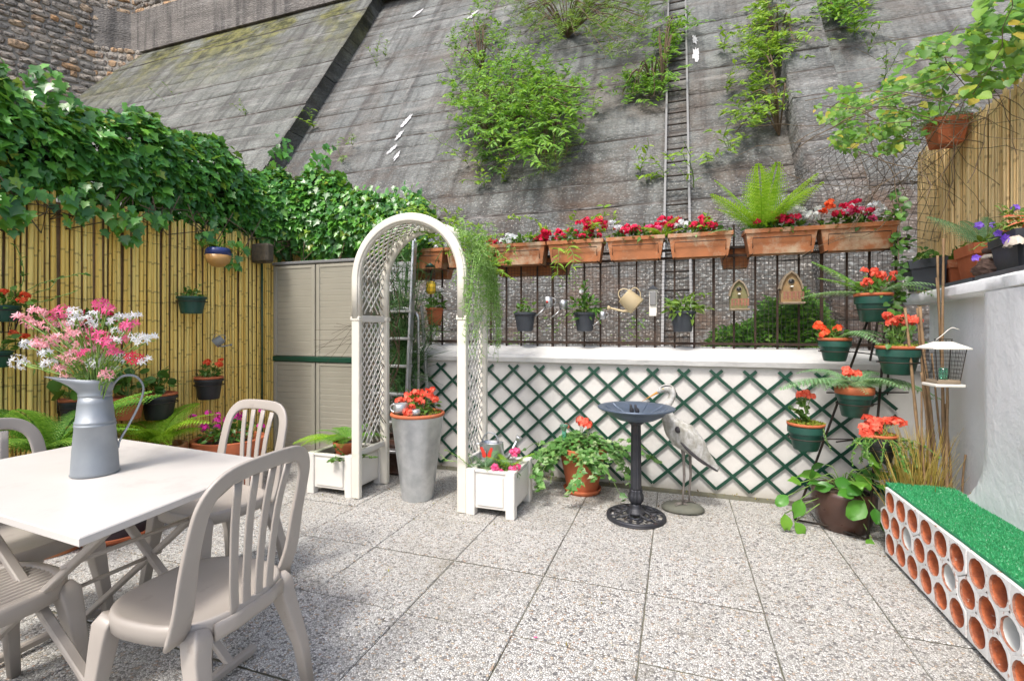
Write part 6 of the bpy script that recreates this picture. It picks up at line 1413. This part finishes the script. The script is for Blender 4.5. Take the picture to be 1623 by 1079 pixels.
for (x, y) in ((-.012, -.03), (.035, .03)):
    m = MB(); m.tube([(x+.01, y*.9, .46), (x+.016, y, .36), (x+.02, y, .24), (x+.012, y, .12), (x+.01, y, .052)], [.018, .0095, .0085, .0065, .006], 8)
    for a in (-2.6, -3.2, -3.8, 0.1):
        L_ = .062 if a != .1 else .04; m.tube([(x+.01, y, .055), (x+.01+L_*.5*cos(a), y+L_*.5*sin(a), .054), (x+.01+L_*cos(a), y+L_*sin(a), .044)], [.0055, .005, .002], 6)
    m.build('leg', simple('heron_leg_paint', (.2, .18, .16), (.14, .12, .11), 30, .7) if 'hl' not in MT else MT['hl'], hr)
MB().lathe([(.0001, 0), (.138, .004), (.142, .018), (.125, .036), (.08, .046), (.0001, .05)], 40, sy=.72).build('base', MT['stone_grey'], hr)
# drain grate behind the heron, seen in its wing shadow? (not built: none is clear in the view)
# ================================================================== TIERED PLANT STAND ON THE RIGHT
sx_, sy_ = 1.16, 3.72
st = thing('plant_stand', 'tall black iron tiered plant stand with slanting legs', 'plant stand', (sx_, sy_, 0)); SO = Vector((sx_, sy_, 0))
def w2(px, py, Y): return ony(px, py, Y)-SO
top = w2(1400, 492, 3.78)
feet = [onz(1260, 826)-SO, onz(1375, 858)-SO, onz(1398, 790)-SO, onz(1340, 775)-SO]
for i, (ft_, tp_) in enumerate(((feet[0], w2(1378, 500, 3.74)), (feet[1], w2(1404, 510, 3.66)), (feet[2], w2(1412, 505, 3.85)), (feet[3], w2(1392, 505, 3.85)))):
    MB().tube([ft_+Vector((0, 0, .01)), tp_], .0075, 8).build('leg', MT['iron'], st)
MB().tube([feet[0]+Vector((0, 0, .012)), feet[0].lerp(feet[1], .5)+Vector((0, 0, .03)), feet[1]+Vector((0, 0, .012))], .007, 8).build('foot_rail', MT['iron'], st)
MB().tube(curve_pts([feet[0]+Vector((0, 0, .02)), feet[0]+Vector((.0, 0, .12)), feet[0]+Vector((.14, 0, .18)), feet[0]+Vector((.2, 0, .26)), feet[0]+Vector((.3, 0, .3)), feet[0]+Vector((.42, -.03, .26))], 20), .009, 8).build('scroll', MT['iron'], st)
MB().tube([w2(1325, 700, 3.7), w2(1415, 690, 3.75)], .005, 6).build('tier_bar', MT['iron'], st); MB().tube([w2(1310, 622, 3.7), w2(1440, 622, 3.75)], .005, 6).build('tier_bar', MT['iron'], st)
def stand_pot(px, py_rim, wpx, hpx, Y, label, mat='greenpl', inner='terra', mossy=0, ivy_=0):
    c = ony(px, py_rim, Y); k = (c.y*cos(YAW)-c.x*sin(YAW))/FPX; rt = wpx*k/2; h = hpx*k; o = thing('stand_pot', label, 'potted plant', (c.x, c.y, c.z-h), rnd(-.3, .3))
    pot(o, rt*.9, rt*.66, h, mat, rim=.3); MB().lathe([(rt*.85, h-.002), (rt*1.0, h+.003), (rt*1.02, h+.016), (rt*.96, h+.02), (rt*.88, h+.008), (rt*.8, h-.01)], 30).build('inner_pot', MT[inner], o)
    m = MB().torus(rt*.93, .004, (0, 0, h*.48), 28, 6); m.build('ring', MT['iron'], o)
    # the arm belongs to the stand
    MB().tube([Vector((c.x, c.y, c.z-h*.52))+Vector((rt*.9*s_, 0, 0))-SO for s_ in (0, 1)][1:]+[w2(1400-(1400-px)*.15, min(py_rim+22, 720), 3.76)], .004, 6).build('arm', MT['iron'], st)
    if mossy: moss(o, rt*.95, h+.008, mossy, size=.016)
    return o, rt, h
o, rt, h = stand_pot(1384, 470, 52, 40, 3.62, 'topmost green pot of the stand with salmon pink flowers')
mound(o, (0, 0, h+.03), .11, .09, .09, 90, 'oval', .045, MT['green'], base=(0, 0, h)); flowers(o, 'coral', [(rnd(-.12, .12), rnd(-.06, .05), h+rnd(.06, .17)) for _ in range(12)], .85, (0, 0, h))
fern(o, (.02, 0, h+.01), 4, .34, 'palefern', arch=.7, tilt=.35, az0=-.6, azr=1.3); fern(o, (-.02, 0, h+.01), 2, .4, 'palefern', arch=.35, tilt=.15, az0=pi*.85, azr=.5)
fern(o, (-.0, .02, h+.01), 2, .5, 'fern', arch=.2, tilt=.75, az0=pi*.75, azr=.5)
o, rt, h = stand_pot(1323, 540, 46, 32, 3.66, 'green pot of orange flowers and a fern, left arm of the upper tier')
mound(o, (0, 0, h+.02), .08, .07, .06, 50, 'oval', .04, MT['green'], base=(0, 0, h)); flowers(o, 'orange', [(-.1, -.02, h+.09), (-.07, 0, h+.08), (-.05, -.03, h+.06), (-.09, .01, h+.1), (.02, 0, h+.08), (-.06, -.05, h+.04)], .95, (0, 0, h)); fern(o, (.03, 0, h+.01), 5, .32, 'palefern', arch=.9, tilt=.3, az0=-1.1, azr=1.7)
o, rt, h = stand_pot(1424, 553, 60, 40, 3.42, 'mossy green pot with tall coral flowers, right side of the stand', mossy=420)
for i in range(6): trail(o, (rnd(-.03, .03), 0, h), (rnd(-.4, .5), 0, 1), rnd(.12, .2), 16, 'oval', .035, 'green', .1)
flowers(o, 'coral', [(rnd(-.07, .09), rnd(-.05, .05), h+rnd(.15, .2)) for _ in range(9)], 1, (0, 0, h))
o, rt, h = stand_pot(1354, 618, 52, 42, 3.5, 'terracotta and green pot with spreading pale ferns at the centre of the stand', inner='terra')
MB().lathe([(rt*.86, h-.03), (rt*1.02, h-.02), (rt*1.05, h+.02), (rt*.95, h+.022)], 28).build('terracotta_rim', MT['terra'], o)
fern(o, (0, 0, h+.02), 9, .36, 'palefern', arch=.8, tilt=.4); fern(o, (0, -.02, h+.02), 3, .45, 'palefern', arch=.5, tilt=.15, az0=pi*.9, azr=.6); fern(o, (0, -.02, h+.02), 3, .42, 'palefern', arch=.7, tilt=.2, az0=-.5, azr=.7)
flowers(o, 'coral', [(rnd(-.05, .05), rnd(-.06, .03), h+rnd(.1, .13)) for _ in range(4)], .8)
o, rt, h = stand_pot(1277, 674, 53, 38, 3.48, 'mossy green pot with a single orange flower, lowest left on the stand', mossy=420)
for i in range(3): trail(o, (rnd(-.02, .02), 0, h), (rnd(-.2, .2), 0, 1), rnd(.14, .22), 16, 'round', .035, 'green', .0)
flowers(o, 'coral', [(.0, 0, h+.2), (.03, 0, h+.18), (-.03, 0, h+.19)], .85, (0, 0, h)); trail(o, (.07, -.08, h), (.1, -.2, -1), .14, 24, 'round', .012, 'greygreen', 1.5)
o, rt, h = stand_pot(1395, 692, 46, 38, 3.4, 'ivy-draped pot with bright coral flowers, lower right behind the canes', mossy=100, mat='blackpl')
flowers(o, 'coral', [(rnd(-.09, .1), rnd(-.06, .04), h+rnd(.02, .12)) for _ in range(11)], 1.1, (0, 0, h)); 
for i in range(16): trail(o, (.09*cos(i), -.08*abs(sin(i)), h), (cos(i)*.5, -.4, .1), rnd(.15, .27), 34, 'round', .014, 'green', 1.6)
# ---- brown pot with big leaves
bp = onz(1337, 836); o = thing('potted_hosta', 'brown glazed pot with broad glossy green leaves under the plant stand', 'potted plant', (bp.x, bp.y, 0)); 
MB().lathe([(.12, 0), (.128, .006), (.15, .06), (.172, .16), (.176, .225), (.168, .25), (.158, .252), (.155, .235), (.0001, .22)], 36).build('pot', MT['brownglaze'], o); MB().lathe([(.156, .232), (.0001, .24)], 24).build('soil', MT['soil'], o)
bl = [(1309, 668, 'up'), ]
P = []; T = []; N = []; S = []; m = MB()
fwd3 = Vector((-sin(YAW), cos(YAW), 0)); rt3 = Vector((cos(YAW), sin(YAW), 0))
for (dx, dy, tx, ty, s_) in [(20, -110, -30, -20, .13), (-14, -82, -20, 10, .09), (-5, -60, -28, 22, .13), (25, -60, 6, 30, .155), (40, -75, 16, 26, .14), (30, -95, 20, -6, .11), (-20, -70, -40, -4, .09), (45, -50, 10, 40, .12), (10, -50, -4, 10, .08), (15, -90, -10, -24, .09), (35, -105, 26, -14, .08), (55, -70, 20, 20, .1), (20, -35, 2, 20, .07),
                             (-75, -50, -14, 30, .1), (-60, -80, 0, -20, .06), (-55, -65, 20, -8, .09), (-95, -55, -24, 14, .09), (-100, -28, 0, 24, .09), (-75, -75, -24, -8, .08), (-85, -15, 10, 16, .09), (5, 20, -10, 8, .06), (35, 18, 20, 2, .08), (45, 22, 12, 14, .07)]:
    q = onz(1337, 836)+rt3*(dx*.00403)+Vector((0, 0, -dy*.00403))-fwd3*(.21 if abs(dx) < 52 else .06); q = q-Vector((bp.x, bp.y, 0)); q.z = max(q.z, .02); P.append(tuple(q)); T.append(tuple(rt3*tx-fwd3*8+Vector((0, 0, -ty)))); N.append(tuple(Vector((0, 0, .75))-fwd3*.7+rv(.12))); S.append(s_*1.15)
    m.tube(curve_pts([(0, 0, .23), Vector(q)*.5+Vector((0, 0, .17 if dy < -40 else .13)), q], 8), .003, 6, False)
for i in range(15):
    a = rnd(2.6, 6.6); r_ = rnd(.06, .2); q = Vector((r_*cos(a), r_*sin(a), .25+rnd(.02, .14))); P.append(tuple(q)); T.append((cos(a), sin(a), rnd(-.7, .3))); N.append((cos(a)*.3, -.4, .9)); S.append(rnd(.08, .14)); m.tube(curve_pts([(0, 0, .22), q*.5+Vector((0, 0, .17)), q], 8), .003, 6, False)
leaf_objects('broad', P, T, N, S, MT['big'], o); m.build('stem', MT['stem'], o)

# ================================================================== CANES, GRASSES, LANTERN
ck = thing('bamboo_canes', 'bundle of long dry bamboo canes leaning in the right corner', 'canes', (1.42, 3.42, 0)); CO = Vector((1.42, 3.42, 0))
for (xb_, xt, yt, dY, r_) in [(1478, 1433, 488, 0, .0085), (1488, 1455, 488, .03, .009), (1494, 1459, 486, .0, .0095), (1500, 1487, 405, .06, .0075), (1496, 1494, 378, .02, .0075), (1510, 1484, 440, .06, .0065), (1515, 1475, 560, .02, .006), (1486, 1461, 590, -.04, .006), (1503, 1500, 600, -.03, .008), (1512, 1500, 640, .04, .006), (1520, 1530, 720, .03, .006), (1470, 1460, 620, -.05, .006)]:
    b = ony(xb_, 790, 3.3+dY); b.z = .01; tp_ = ony(xt, yt, 3.34+dY); n = 7; m = MB(); pts = []; rs = []
    for i in range(n*2+1): f = i/(n*2); pts.append(b.lerp(tp_, f)-CO+Vector((sin(f*7+xb_)*.004, 0, 0))); rs.append(r_*(1-.3*f)*(1.22 if i % 2 == 0 else 1))
    m.tube(pts, rs, 7).build('cane', MT['cane'], ck)
o = thing('dry_grass', 'sheaf of golden dry grass standing behind the brick bench', 'grass', (1.29, 3.33, 0)); P = []; T = []; N = []; S = []; m = MB()
for i in range(430):
    a = rnd(0, 6.28); h = rnd(.42, .74); l_ = abs(random.gauss(0, .12)); p = Vector((rnd(-.07, .07), rnd(-.05, .05), .0)); d = Vector((cos(a)*l_-.02, sin(a)*l_, 1)).normalized(); w_ = rnd(.004, .008)
    pts = [p.copy()]
    for j in range(7): p = p+d*h/7; d = (d+Vector((cos(a)*.03, sin(a)*.03, 0))+rv(.02)+Vector((0, 0, -.02*j*l_*4))).normalized(); pts.append(p.copy())
    sd = Vector((cos(YAW+rnd(-.6, .6)), sin(YAW), 0)); m.sweep(pts, sd, [w_]*5+[w_*.7, w_*.4, w_*.1], .0012, 4, 2)
q = m.build('blades', MT['straw'], o); q['kind'] = 'stuff'
lx = ony(1495, 612, 3.12); o = thing('garden_lantern', 'white metal wire-sided lantern hanging beside the canes', 'lantern', lx, radians(8)); k = .0036; o.scale = (.64, .64, .95)
m = MB(); b1_, b2_, H_ = .085, .115, .2; f4 = [(-1, -1), (1, -1), (1, 1), (-1, 1)]
MB().box((0, 0, .008), (.21, .18, .016), .004).build('base', MT['white'], o); MB().box((0, 0, .028), (.165, .14, .02), .003).build('tray', MT['wood'], o)
for x, y in f4: MB().bar((x*.078, y*.066, .03), (x*.108, y*.09, .205), .006, .006).build('corner_bar', MT['iron'], o)
m = MB()
for s_ in range(4):
    A0, A1 = f4[s_], f4[(s_+1) % 4]
    for i in range(1, 9): f = i/9; u0, v0 = A0[0]+(A1[0]-A0[0])*f, A0[1]+(A1[1]-A0[1])*f; m.tube([(u0*.078, v0*.066, .03), (u0*.108, v0*.09, .205)], .0011, 3, False)
    for j in range(1, 8): f = j/8; a_, b_ = .078+.03*f, .066+.024*f; m.tube([(A0[0]*a_, A0[1]*b_, .03+.175*f), (A1[0]*a_, A1[1]*b_, .03+.175*f)], .0011, 3, False)
m.build('wire_sides', MT['wire'], o); vs = [(x*.135, y*.115, .205) for x, y in f4]+[(x*.135, y*.115, .212) for x, y in f4]+[(x*.045, y*.04, .245) for x, y in f4]
MB().add(vs, [(3, 2, 1, 0)]+[(i*4+k_, i*4+(k_+1) % 4, i*4+4+(k_+1) % 4, i*4+4+k_) for i in range(2) for k_ in range(4)]+[(8, 9, 10, 11)]).build('roof', MT['white'], o)
m = MB().box((0, 0, .258), (.09, .075, .004)); 
for x, y in f4: m.tube([(x*.04, y*.034, .24), (x*.04, y*.034, .26)], .0025, 5)
m.build('vent', MT['iron'], o); MB().tube(curve_pts([(-.05, 0, .255), (0, 0, .285), (.07, .02, .32), (.13, .03, .31)], 12), .003, 5).build('handle', MT['white'], o)
MB().lathe([(.03, .04), (.03, .1), (.026, .1), (.0001, .06)], 16).build('candle_glass', MT['glass'], o)

# ================================================================== BENCH OF PERFORATED BRICKS WITH TURF
BX, BD, BZ = 1.085, .295, .024; pitch = .13; row = .1126; rr_ = .0515
bench = thing('brick_bench', 'low bench of white-faced perforated bottle bricks under green artificial turf', 'bench', (BX, 3.22, 0)); BO = Vector((BX, 3.22, 0))
MB().box((.16, -1.6, .012), (.27, 3.25, .024), .004).build('plinth', MT['kerb'], bench)
def cell_boundary(a, top, bottom):
    hx = pitch/2; R = pitch/sqrt(3); best = 1e9
    for k_ in range(6):
        b = k_*pi/3; c_ = cos(a-b)
        if c_ > 1e-6: best = min(best, hx/c_)
    x, z = best*cos(a), best*sin(a)
    if (top and sin(a) > .25): 
        zt_ = row*.5+.008; z = zt_; x = max(-hx, min(hx, zt_/math.tan(a) if abs(math.tan(a)) > 1e-6 else 0)); z = zt_
    if (bottom and sin(a) < -.25):
        zt_ = -(row*.5+.008); x = max(-hx, min(hx, zt_/math.tan(a) if abs(math.tan(a)) > 1e-6 else 0)); z = zt_
    return x, z
cells = {}
def cell_mesh(top, bottom, mt):
    key = (top, bottom, mt)
    if key in cells: return cells[key]
    n = 30; vs = []; fs = []; ang = [2*pi*(i+.5)/n for i in range(n)]
    q = random.Random(hash(key) % 1000)
    for i, a in enumerate(ang):
        x, z = cell_boundary(a, top, bottom); r_ = rr_+q.uniform(-.0014, .0014); vs += [(-.0, x, z), (-.0015, x*.97, z*.97), (-.002, (r_+.0016+q.uniform(0, .0022))*cos(a), (r_+.0016+q.uniform(0, .0022))*sin(a)), (.005, r_*cos(a), r_*sin(a)), (.27, r_*.98*cos(a), r_*.98*sin(a)), (.27, x, z)]
    for i in range(n):
        j = (i+1) % n
        for s_ in range(5): fs.append((i*6+s_, j*6+s_, j*6+s_+1, i*6+s_+1))
        fs.append((i*6+5, j*6+5, j*6, i*6))
    me = bpy.data.meshes.new('brick_cell'); me.from_pydata(vs, [], fs); me.materials.append(MT['brickwhite']); me.materials.append(MT[mt]); me.materials.append(MT['brickrim']); mi = []
    for i in range(n): mi += [0, 0, 2, 1, 0, 0]
    me.polygons.foreach_set('material_index', mi); me.polygons.foreach_set('use_smooth', [(k_ % 6) == 3 for k_ in range(6*n)]); me.update(); cells[key] = me; return me
pale = {(1, 3), (1, 6), (1, 9), (1, 12)}
for b in range(8):
    br = bpy.data.objects.new('bottle_brick', None); COL.objects.link(br); br.parent = bench; br.location = (rnd(-.0, .004), -.02-.3975*b, BZ)
    for r_ in range(3):
        for c_ in range(3):
            y = -(c_+.5)*pitch+(0 if r_ == 1 else -pitch*.5)+.05; kk = b*3+c_; isp = (r_ == 1 and kk in (2, 5, 8, 11, 13)) 
            link('cell', cell_mesh(r_ == 2, r_ == 0, 'brickpale' if isp else 'brickterra'), None, br, loc=(0, y, row*.5+.008+row*r_))
tf = MB(); vs = []; n = 50; ny = 60; x0, x1, y0_, y1_ = .012, .32, -3.25, 0.0
def tz(x, y): return BZ+.3538+.0135+.002*sin(x*40)+.002*sin(y*23)
for i in range(ny+1):
    for j in range(9): x = x0+(x1-x0)*j/8; y = y0_+(y1_-y0_)*i/ny; vs.append((x, y, tz(x, y)))
fs = [(i*9+j, i*9+j+1, i*9+j+10, i*9+j+9) for i in range(ny) for j in range(8)]; nb = len(vs)
vs += [(x, y, z-.012) for x, y, z in vs]; fs += [tuple(q+nb for q in f[::-1]) for f in fs]
for i in range(ny): fs += [(i*9, i*9+9, i*9+9+nb, i*9+nb), (i*9+8+nb, i*9+17+nb, i*9+17, i*9+8)]
fs += [(ny*9+j, ny*9+j+1, ny*9+j+1+nb, ny*9+j+nb) for j in range(8)]+[(j+nb, j+1+nb, j+1, j) for j in range(8)]
TFM = thing('artificial_turf', 'strip of bright green artificial turf laid on top of the brick bench', 'artificial turf', BO, 0); tf.add(vs, fs, True).build('backing', MT['turfbase'], TFM)
n = 80000; xs = np.random.uniform(x0, x1, n); ys = -3.25*np.random.random(n)**1.0; ys = np.where(ys < -2.4, ys+2.0, ys); zz = BZ+.3538+.0135
Pt = np.stack([xs, ys, np.full(n, zz+.001)], 1); Tt = np.random.normal(0, .6, (n, 3)); Tt[:, 2] = 1; q = leaves('turf_pile', 'blade', Pt, Tt, np.random.normal(0, 1, (n, 3)), np.random.uniform(.006, .013, n), MT['turf'], TFM, W=np.full(n, .0022)); q['kind'] = 'stuff'
def in_hole(b, r_, c_): return Vector((BX+.05, 3.22-.02-.3975*b-(c_+.5)*pitch+(0 if r_ == 1 else -pitch*.5)+.05, BZ+row*.5+.008+row*r_))
p = in_hole(2, 2, 0); o = thing('bottle', 'dark bottle neck poking from a hole near the top of the brick bench', 'bottle', p-Vector((0, 0, .02))); MB().lathe([(.0001, 0), (.018, .001), (.019, .03), (.016, .032), (.017, .06), (.036, .12), (.036, .2)], 18).xform(Matrix.Rotation(pi/2, 4, 'Y')).build('bottle_glass', MT['blackpl'], o)
for (b, r_, c_, col_, lab) in ((1, 1, 2, 'bluecap', 'blue round stopper deep inside a whitewashed tube of the bench'), (3, 1, 1, 'bluecap', 'blue round stopper in a whitewashed tube nearer the camera')):
    if col_ not in MT: MT[col_] = simple('blue_cap_plastic', (.02, .15, .6), (.02, .12, .5), 9, .4)
    p = in_hole(b, r_, c_)+Vector((.06, -.03, -.01)); o = thing('blue_stopper', lab, 'bottle stopper', p); MB().lathe([(.0001, 0), (.016, 0), (.017, .003), (.017, .02), (.0001, .02)], 18).xform(Matrix.Rotation(pi/2, 4, 'Y')).build('cap', MT[col_], o)

# ================================================================== PLANTERS ON THE SIDE WALL
def cx(px, py, z): return onz(px, py, z)
ZC = 1.495
def wally(y, off): return wallx(y)+off
def box_planter(y, w, d, h, label, mat, off=.2, tilt=0.0, nm='wall_planter'):
    o = thing(nm, label, 'planter', (wally(y, off), y, ZC+.012), radians(-8)+tilt); rs = [(0, .38, .38), (h*.72, .46, .46), (h*.72, .5, .5), (h, .51, .51), (h, .465, .465), (h*.7, .43, .43)]; vs = []; fs = [(0, 3, 2, 1)]
    for z, a, b in rs: vs += [(-d*a, -w*b, z), (d*a, -w*b, z), (d*a, w*b, z), (-d*a, w*b, z)]
    for k_ in range(5):
        for j in range(4): fs.append((k_*4+j, k_*4+(j+1) % 4, k_*4+4+(j+1) % 4, k_*4+4+j))
    MB().add(vs, fs).build('box', MT[mat], o); MB().box((0, 0, h*.84), (d*.88, w*.88, .01)).build('soil', MT['soil'], o); return o
for (ya, yb_, lab) in ((3.25, 4.0, 'shallow grey plastic tray under the terracotta wall planter'), (2.3, 3.2, 'shallow grey plastic tray nearest the camera on the side wall')):
    ym = (ya+yb_)/2; L_ = yb_-ya; o = thing('planter_tray', lab, 'tray', (wally(ym, .09), ym, ZC), radians(-8)); MB().box((.06, 0, .004), (.24, L_, .006), .002).build('tray_floor', MT['traygrey'], o)
    for (c_, s_) in (((-.06, 0, .014), (.012, L_, .026)), ((.18, 0, .014), (.012, L_, .026)), ((.06, L_/2, .014), (.24, .012, .026)), ((.06, -L_/2, .014), (.24, .012, .026))): MB().box(c_, s_, .004).build('tray_rim', MT['traygrey'], o)
# tilted grey square pot overhanging the corner
gp = ony(1450, 440, 3.95); o = box_planter(3.98, .22, .2, .2, 'dark grey square planter leaning over the corner of the wall', 'greypl', off=.02); o.rotation_euler = (0, radians(-6), radians(-8))
mound(o, (0, 0, .18), .1, .1, .06, 60, 'heart', .04, MT['green'])
o = box_planter(3.95, .26, .2, .18, 'terracotta square planter behind the grey one on the wall corner', 'terra', off=.2)
mound(o, (0, 0, .17), .12, .12, .1, 90, 'heart', .045, MT['green']); 
for i in range(5): trail(o, (-.05, .0, .17), (rnd(-1, -.2), rnd(-.5, .5), .5), .3, 18, 'oval', .05, 'green', .9)
o = box_planter(3.45, .3, .22, .21, 'terracotta square planter of reddish seedlings on the side wall', 'terra', off=.17)
mound(o, (0, 0, .2), .1, .13, .06, 90, 'oval', .035, MT['weed'], stems=False)
fern(o, (.0, .05, .2), 3, .45, 'palefern', arch=.3, tilt=.75, az0=pi*.4, azr=.9)
o = box_planter(2.98, .3, .2, .2, 'dark grey planter with trailing violet petunias on the side wall', 'greypl', off=.16)
mound(o, (0, 0, .2), .12, .17, .12, 240, 'oval', .03, MT['weed']); flowers(o, 'violet', [(-.12, -.1, .17), (-.13, -.13, .15), (-.11, -.15, .14), (-.03, .05, .33), (-.12, .2, .28), (-.08, .16, .27), (-.12, -.03, .2)], 1.15)
for i in range(12): trail(o, (0, 0, .2), (rnd(-1, .2), rnd(-.9, .9), rnd(.3, 1)), rnd(.15, .25), 22, 'oval', .026, 'weed', .8)
o = box_planter(2.52, .34, .22, .19, 'dark green planter of lime and coral-leaved plants at the right edge', 'greenpl', off=.15)
for i in range(12): trail(o, (rnd(-.05, .05), rnd(-.1, .12), .17), (rnd(-.3, .3), rnd(-.2, .3), 1), rnd(.18, .36), 22, 'oval', .062, 'lime' if i % 2 else 'weed', .25)
MT['coralleaf'] = petal('coral_leaf', (.7, .1, .06), (.95, .25, .15)); P = []; T = []; N = []; S = []
for (px, py) in [(1595, 345), (1603, 350), (1615, 347), (1590, 370), (1610, 368), (1618, 372), (1622, 350)]:
    p = onx(px, py, 1.5)-Vector(o.location); P.append(tuple(p)); T.append((rnd(-1, .3), rnd(-.3, .6), rnd(-.3, .1))); N.append((0, -.3, 1)); S.append(.1)
leaves('coral_leaves', 'oval', P, T, N, S, MT['coralleaf'], o)
p = onx(1608, 386, 1.47); o = thing('driftwood_shell', 'pale ridged shell resting on the green planter at the right edge', 'shell', p)
m = MB(); n = 22; vs = [(0, 0, .035)]; 
for r_, z in ((.4, .03), (.8, .012), (1, -.01)):
    for i in range(n): a = 2*pi*i/n; k_ = r_*(1+.08*cos(a*9)); vs.append((.03*k_*cos(a), .065*k_*sin(a), z+.004*cos(a*9)))
fs = [(0, 1+i, 1+(i+1) % n) for i in range(n)]+[(1+r*n+i, 1+(r+1)*n+i, 1+(r+1)*n+(i+1) % n, 1+r*n+(i+1) % n) for r in range(2) for i in range(n)]; m.add(vs, fs, True).build('shell', MT['shell'], o)
p = onx(1512, 438, wallx(3.2)+.06); o = thing('rock', 'dark reddish volcanic rock between wall planters', 'rock', (wallx(3.2)+.08, 3.2, ZC+.03)); m = MB(); vs = []; fs = []; nu, nv = 14, 9
for j in range(nv+1):
    for i in range(nu): a, b = 2*pi*i/nu, pi*j/nv; k_ = 1+.18*sin(3*a+b*4)+rnd(-.12, .12); vs.append((.05*k_*sin(b)*cos(a), .09*k_*sin(b)*sin(a), .035+.05*k_*cos(b)))
for j in range(nv):
    for i in range(nu): fs.append((j*nu+i, (j+1)*nu+i, (j+1)*nu+(i+1) % nu, j*nu+(i+1) % nu))
m.add(vs, fs, False).build('stone', MT['rock'], o); flowers(o, 'violet', [(-.06, -.02, .09)], 1.1)
o = thing('pebble_stack', 'two small rounded stones stacked on the dark rock', 'stones', (wallx(3.25)+.1, 3.25, ZC+.11)); MB().lathe([(.0001, 0), (.03, .01), (.034, .022), (.02, .036), (.0001, .04)], 14).build('stone', MT['shell'], o); MB().lathe([(.0001, .038), (.026, .046), (.03, .06), (.018, .072), (.0001, .076)], 14).build('stone', MT['rock'], o)
# bushy pot hooked on the reed screen
c = ony(1488, 236, 3.95); o = thing('hanging_pot', 'square terracotta pot of bristly grey green foliage atop the reed screen', 'hanging plant', (1.66, 3.9, c.z)); 
rs = [(0, .065), (.13, .085), (.13, .095), (.16, .097), (.16, .085), (.12, .08)]; vs = []; fs = [(0, 3, 2, 1)]
for z, a in rs: vs += [(-a, -a, z), (a, -a, z), (a, a, z), (-a, a, z)]
for k_ in range(5):
    for j in range(4): fs.append((k_*4+j, k_*4+(j+1) % 4, k_*4+4+(j+1) % 4, k_*4+4+j))
MB().add(vs, fs).build('pot', MT['terra'], o); P = []; T = []; N = []; S = []
for i in range(60):
    a = rnd(0, 6.28); d = Vector((cos(a), sin(a), rnd(-.1, 1.0))).normalized(); p = Vector((.05*cos(a), .05*sin(a), .16)); L_ = rnd(.12, .26)
    for j in range(26):
        f = j/26; q = p+d*L_*f+Vector((0, 0, -.12*f*f)); P.append(tuple(q)); T.append(tuple(d*.6+rv(.6))); N.append(tuple(rv())); S.append(.022)
leaves('foliage', 'thin', P, T, N, S, MT['greygreen'], o, W=[.03]*len(P))
MB().tube([(.06, 0, .15), (.12, 0, .2), (.15, 0, .05)], .004, 6).build('hook', MT['iron'], o)
# flat dark triangles painted in for the shade of recesses between brick tubes
m = MB()
for b in range(8):
    for c_ in range(3):
        for r_ in (0, 1):
            y = -.02-.3975*b-(c_+.5)*pitch+.05+(-pitch*.5 if r_ == 0 else 0); z = BZ+row*.5+.008+row*r_+pitch/sqrt(3)
            if random.random() < .75: k_ = rnd(.005, .008); m.add([(-.0025, y-k_, z-k_*.7), (-.0025, y+k_, z-k_*.7), (-.0025, y+rnd(-.003, .003), z+k_)], [(0, 2, 1)])
m.build('recess_shade', MT['kerb'], bench, kind='stuff')
# dry leaf litter gathered along the wall foot and around the pots
o = thing('leaf_litter', 'dry leaf litter and crumbs scattered along the foot of the walls', 'leaf litter', (0, 3, 0)); o['kind'] = 'stuff'; P = []
for i in range(900):
    k_ = random.random()
    if k_ < .5: p = (rnd(-2.4, 1.4), 3.97-abs(random.gauss(0, .05)), .004)
    elif k_ < .8: cxy = random.choice([(iv.x, iv.y), (bb.x, bb.y), (hb.x, hb.y), (bp.x, bp.y), (1.0, 3.2), (zp.x, zp.y), (-1.2, 3.0), (-2.4, 3.0)]); p = (cxy[0]+random.gauss(0, .17), cxy[1]+random.gauss(0, .17), .004)
    else: p = (rnd(-3, 1.05), rnd(.8, 3.9), .004)
    P.append((p[0], p[1]-3, p[2]))
MT['litter'] = leafmat('dry_litter', [(0, (.1, .06, .03)), (.6, (.25, .17, .07)), (1, (.3, .32, .08))], .8, .1)
q = leaves('litter', 'oval', P, [tuple(rv()*1.0+Vector((0, 0, .0))) for _ in P], [(rnd(-.3, .3), rnd(-.3, .3), 1) for _ in P], [rnd(.006, .018) for _ in P], MT['litter'], o); q['kind'] = 'stuff'
# scattered petals and leaves on the floor
for (px, py, k_) in [(1292, 810, 'p_coral'), (1270, 812, 'p_pink'), (845, 1010, 'p_pink')]:
    p = onz(px, py, .004); o = thing('fallen_petal', {1292: 'single coral petal lying beside the brown pot', 1270: 'tiny pink petal on the paving left of the brown pot', 845: 'faded pink petal on the paving near the middle'}[px], 'petal', p); leaves('petal', 'oval', [(0, 0, .002)], [(1, .3, .1)], [(0, 0, 1)], [.02], MT[k_], o)
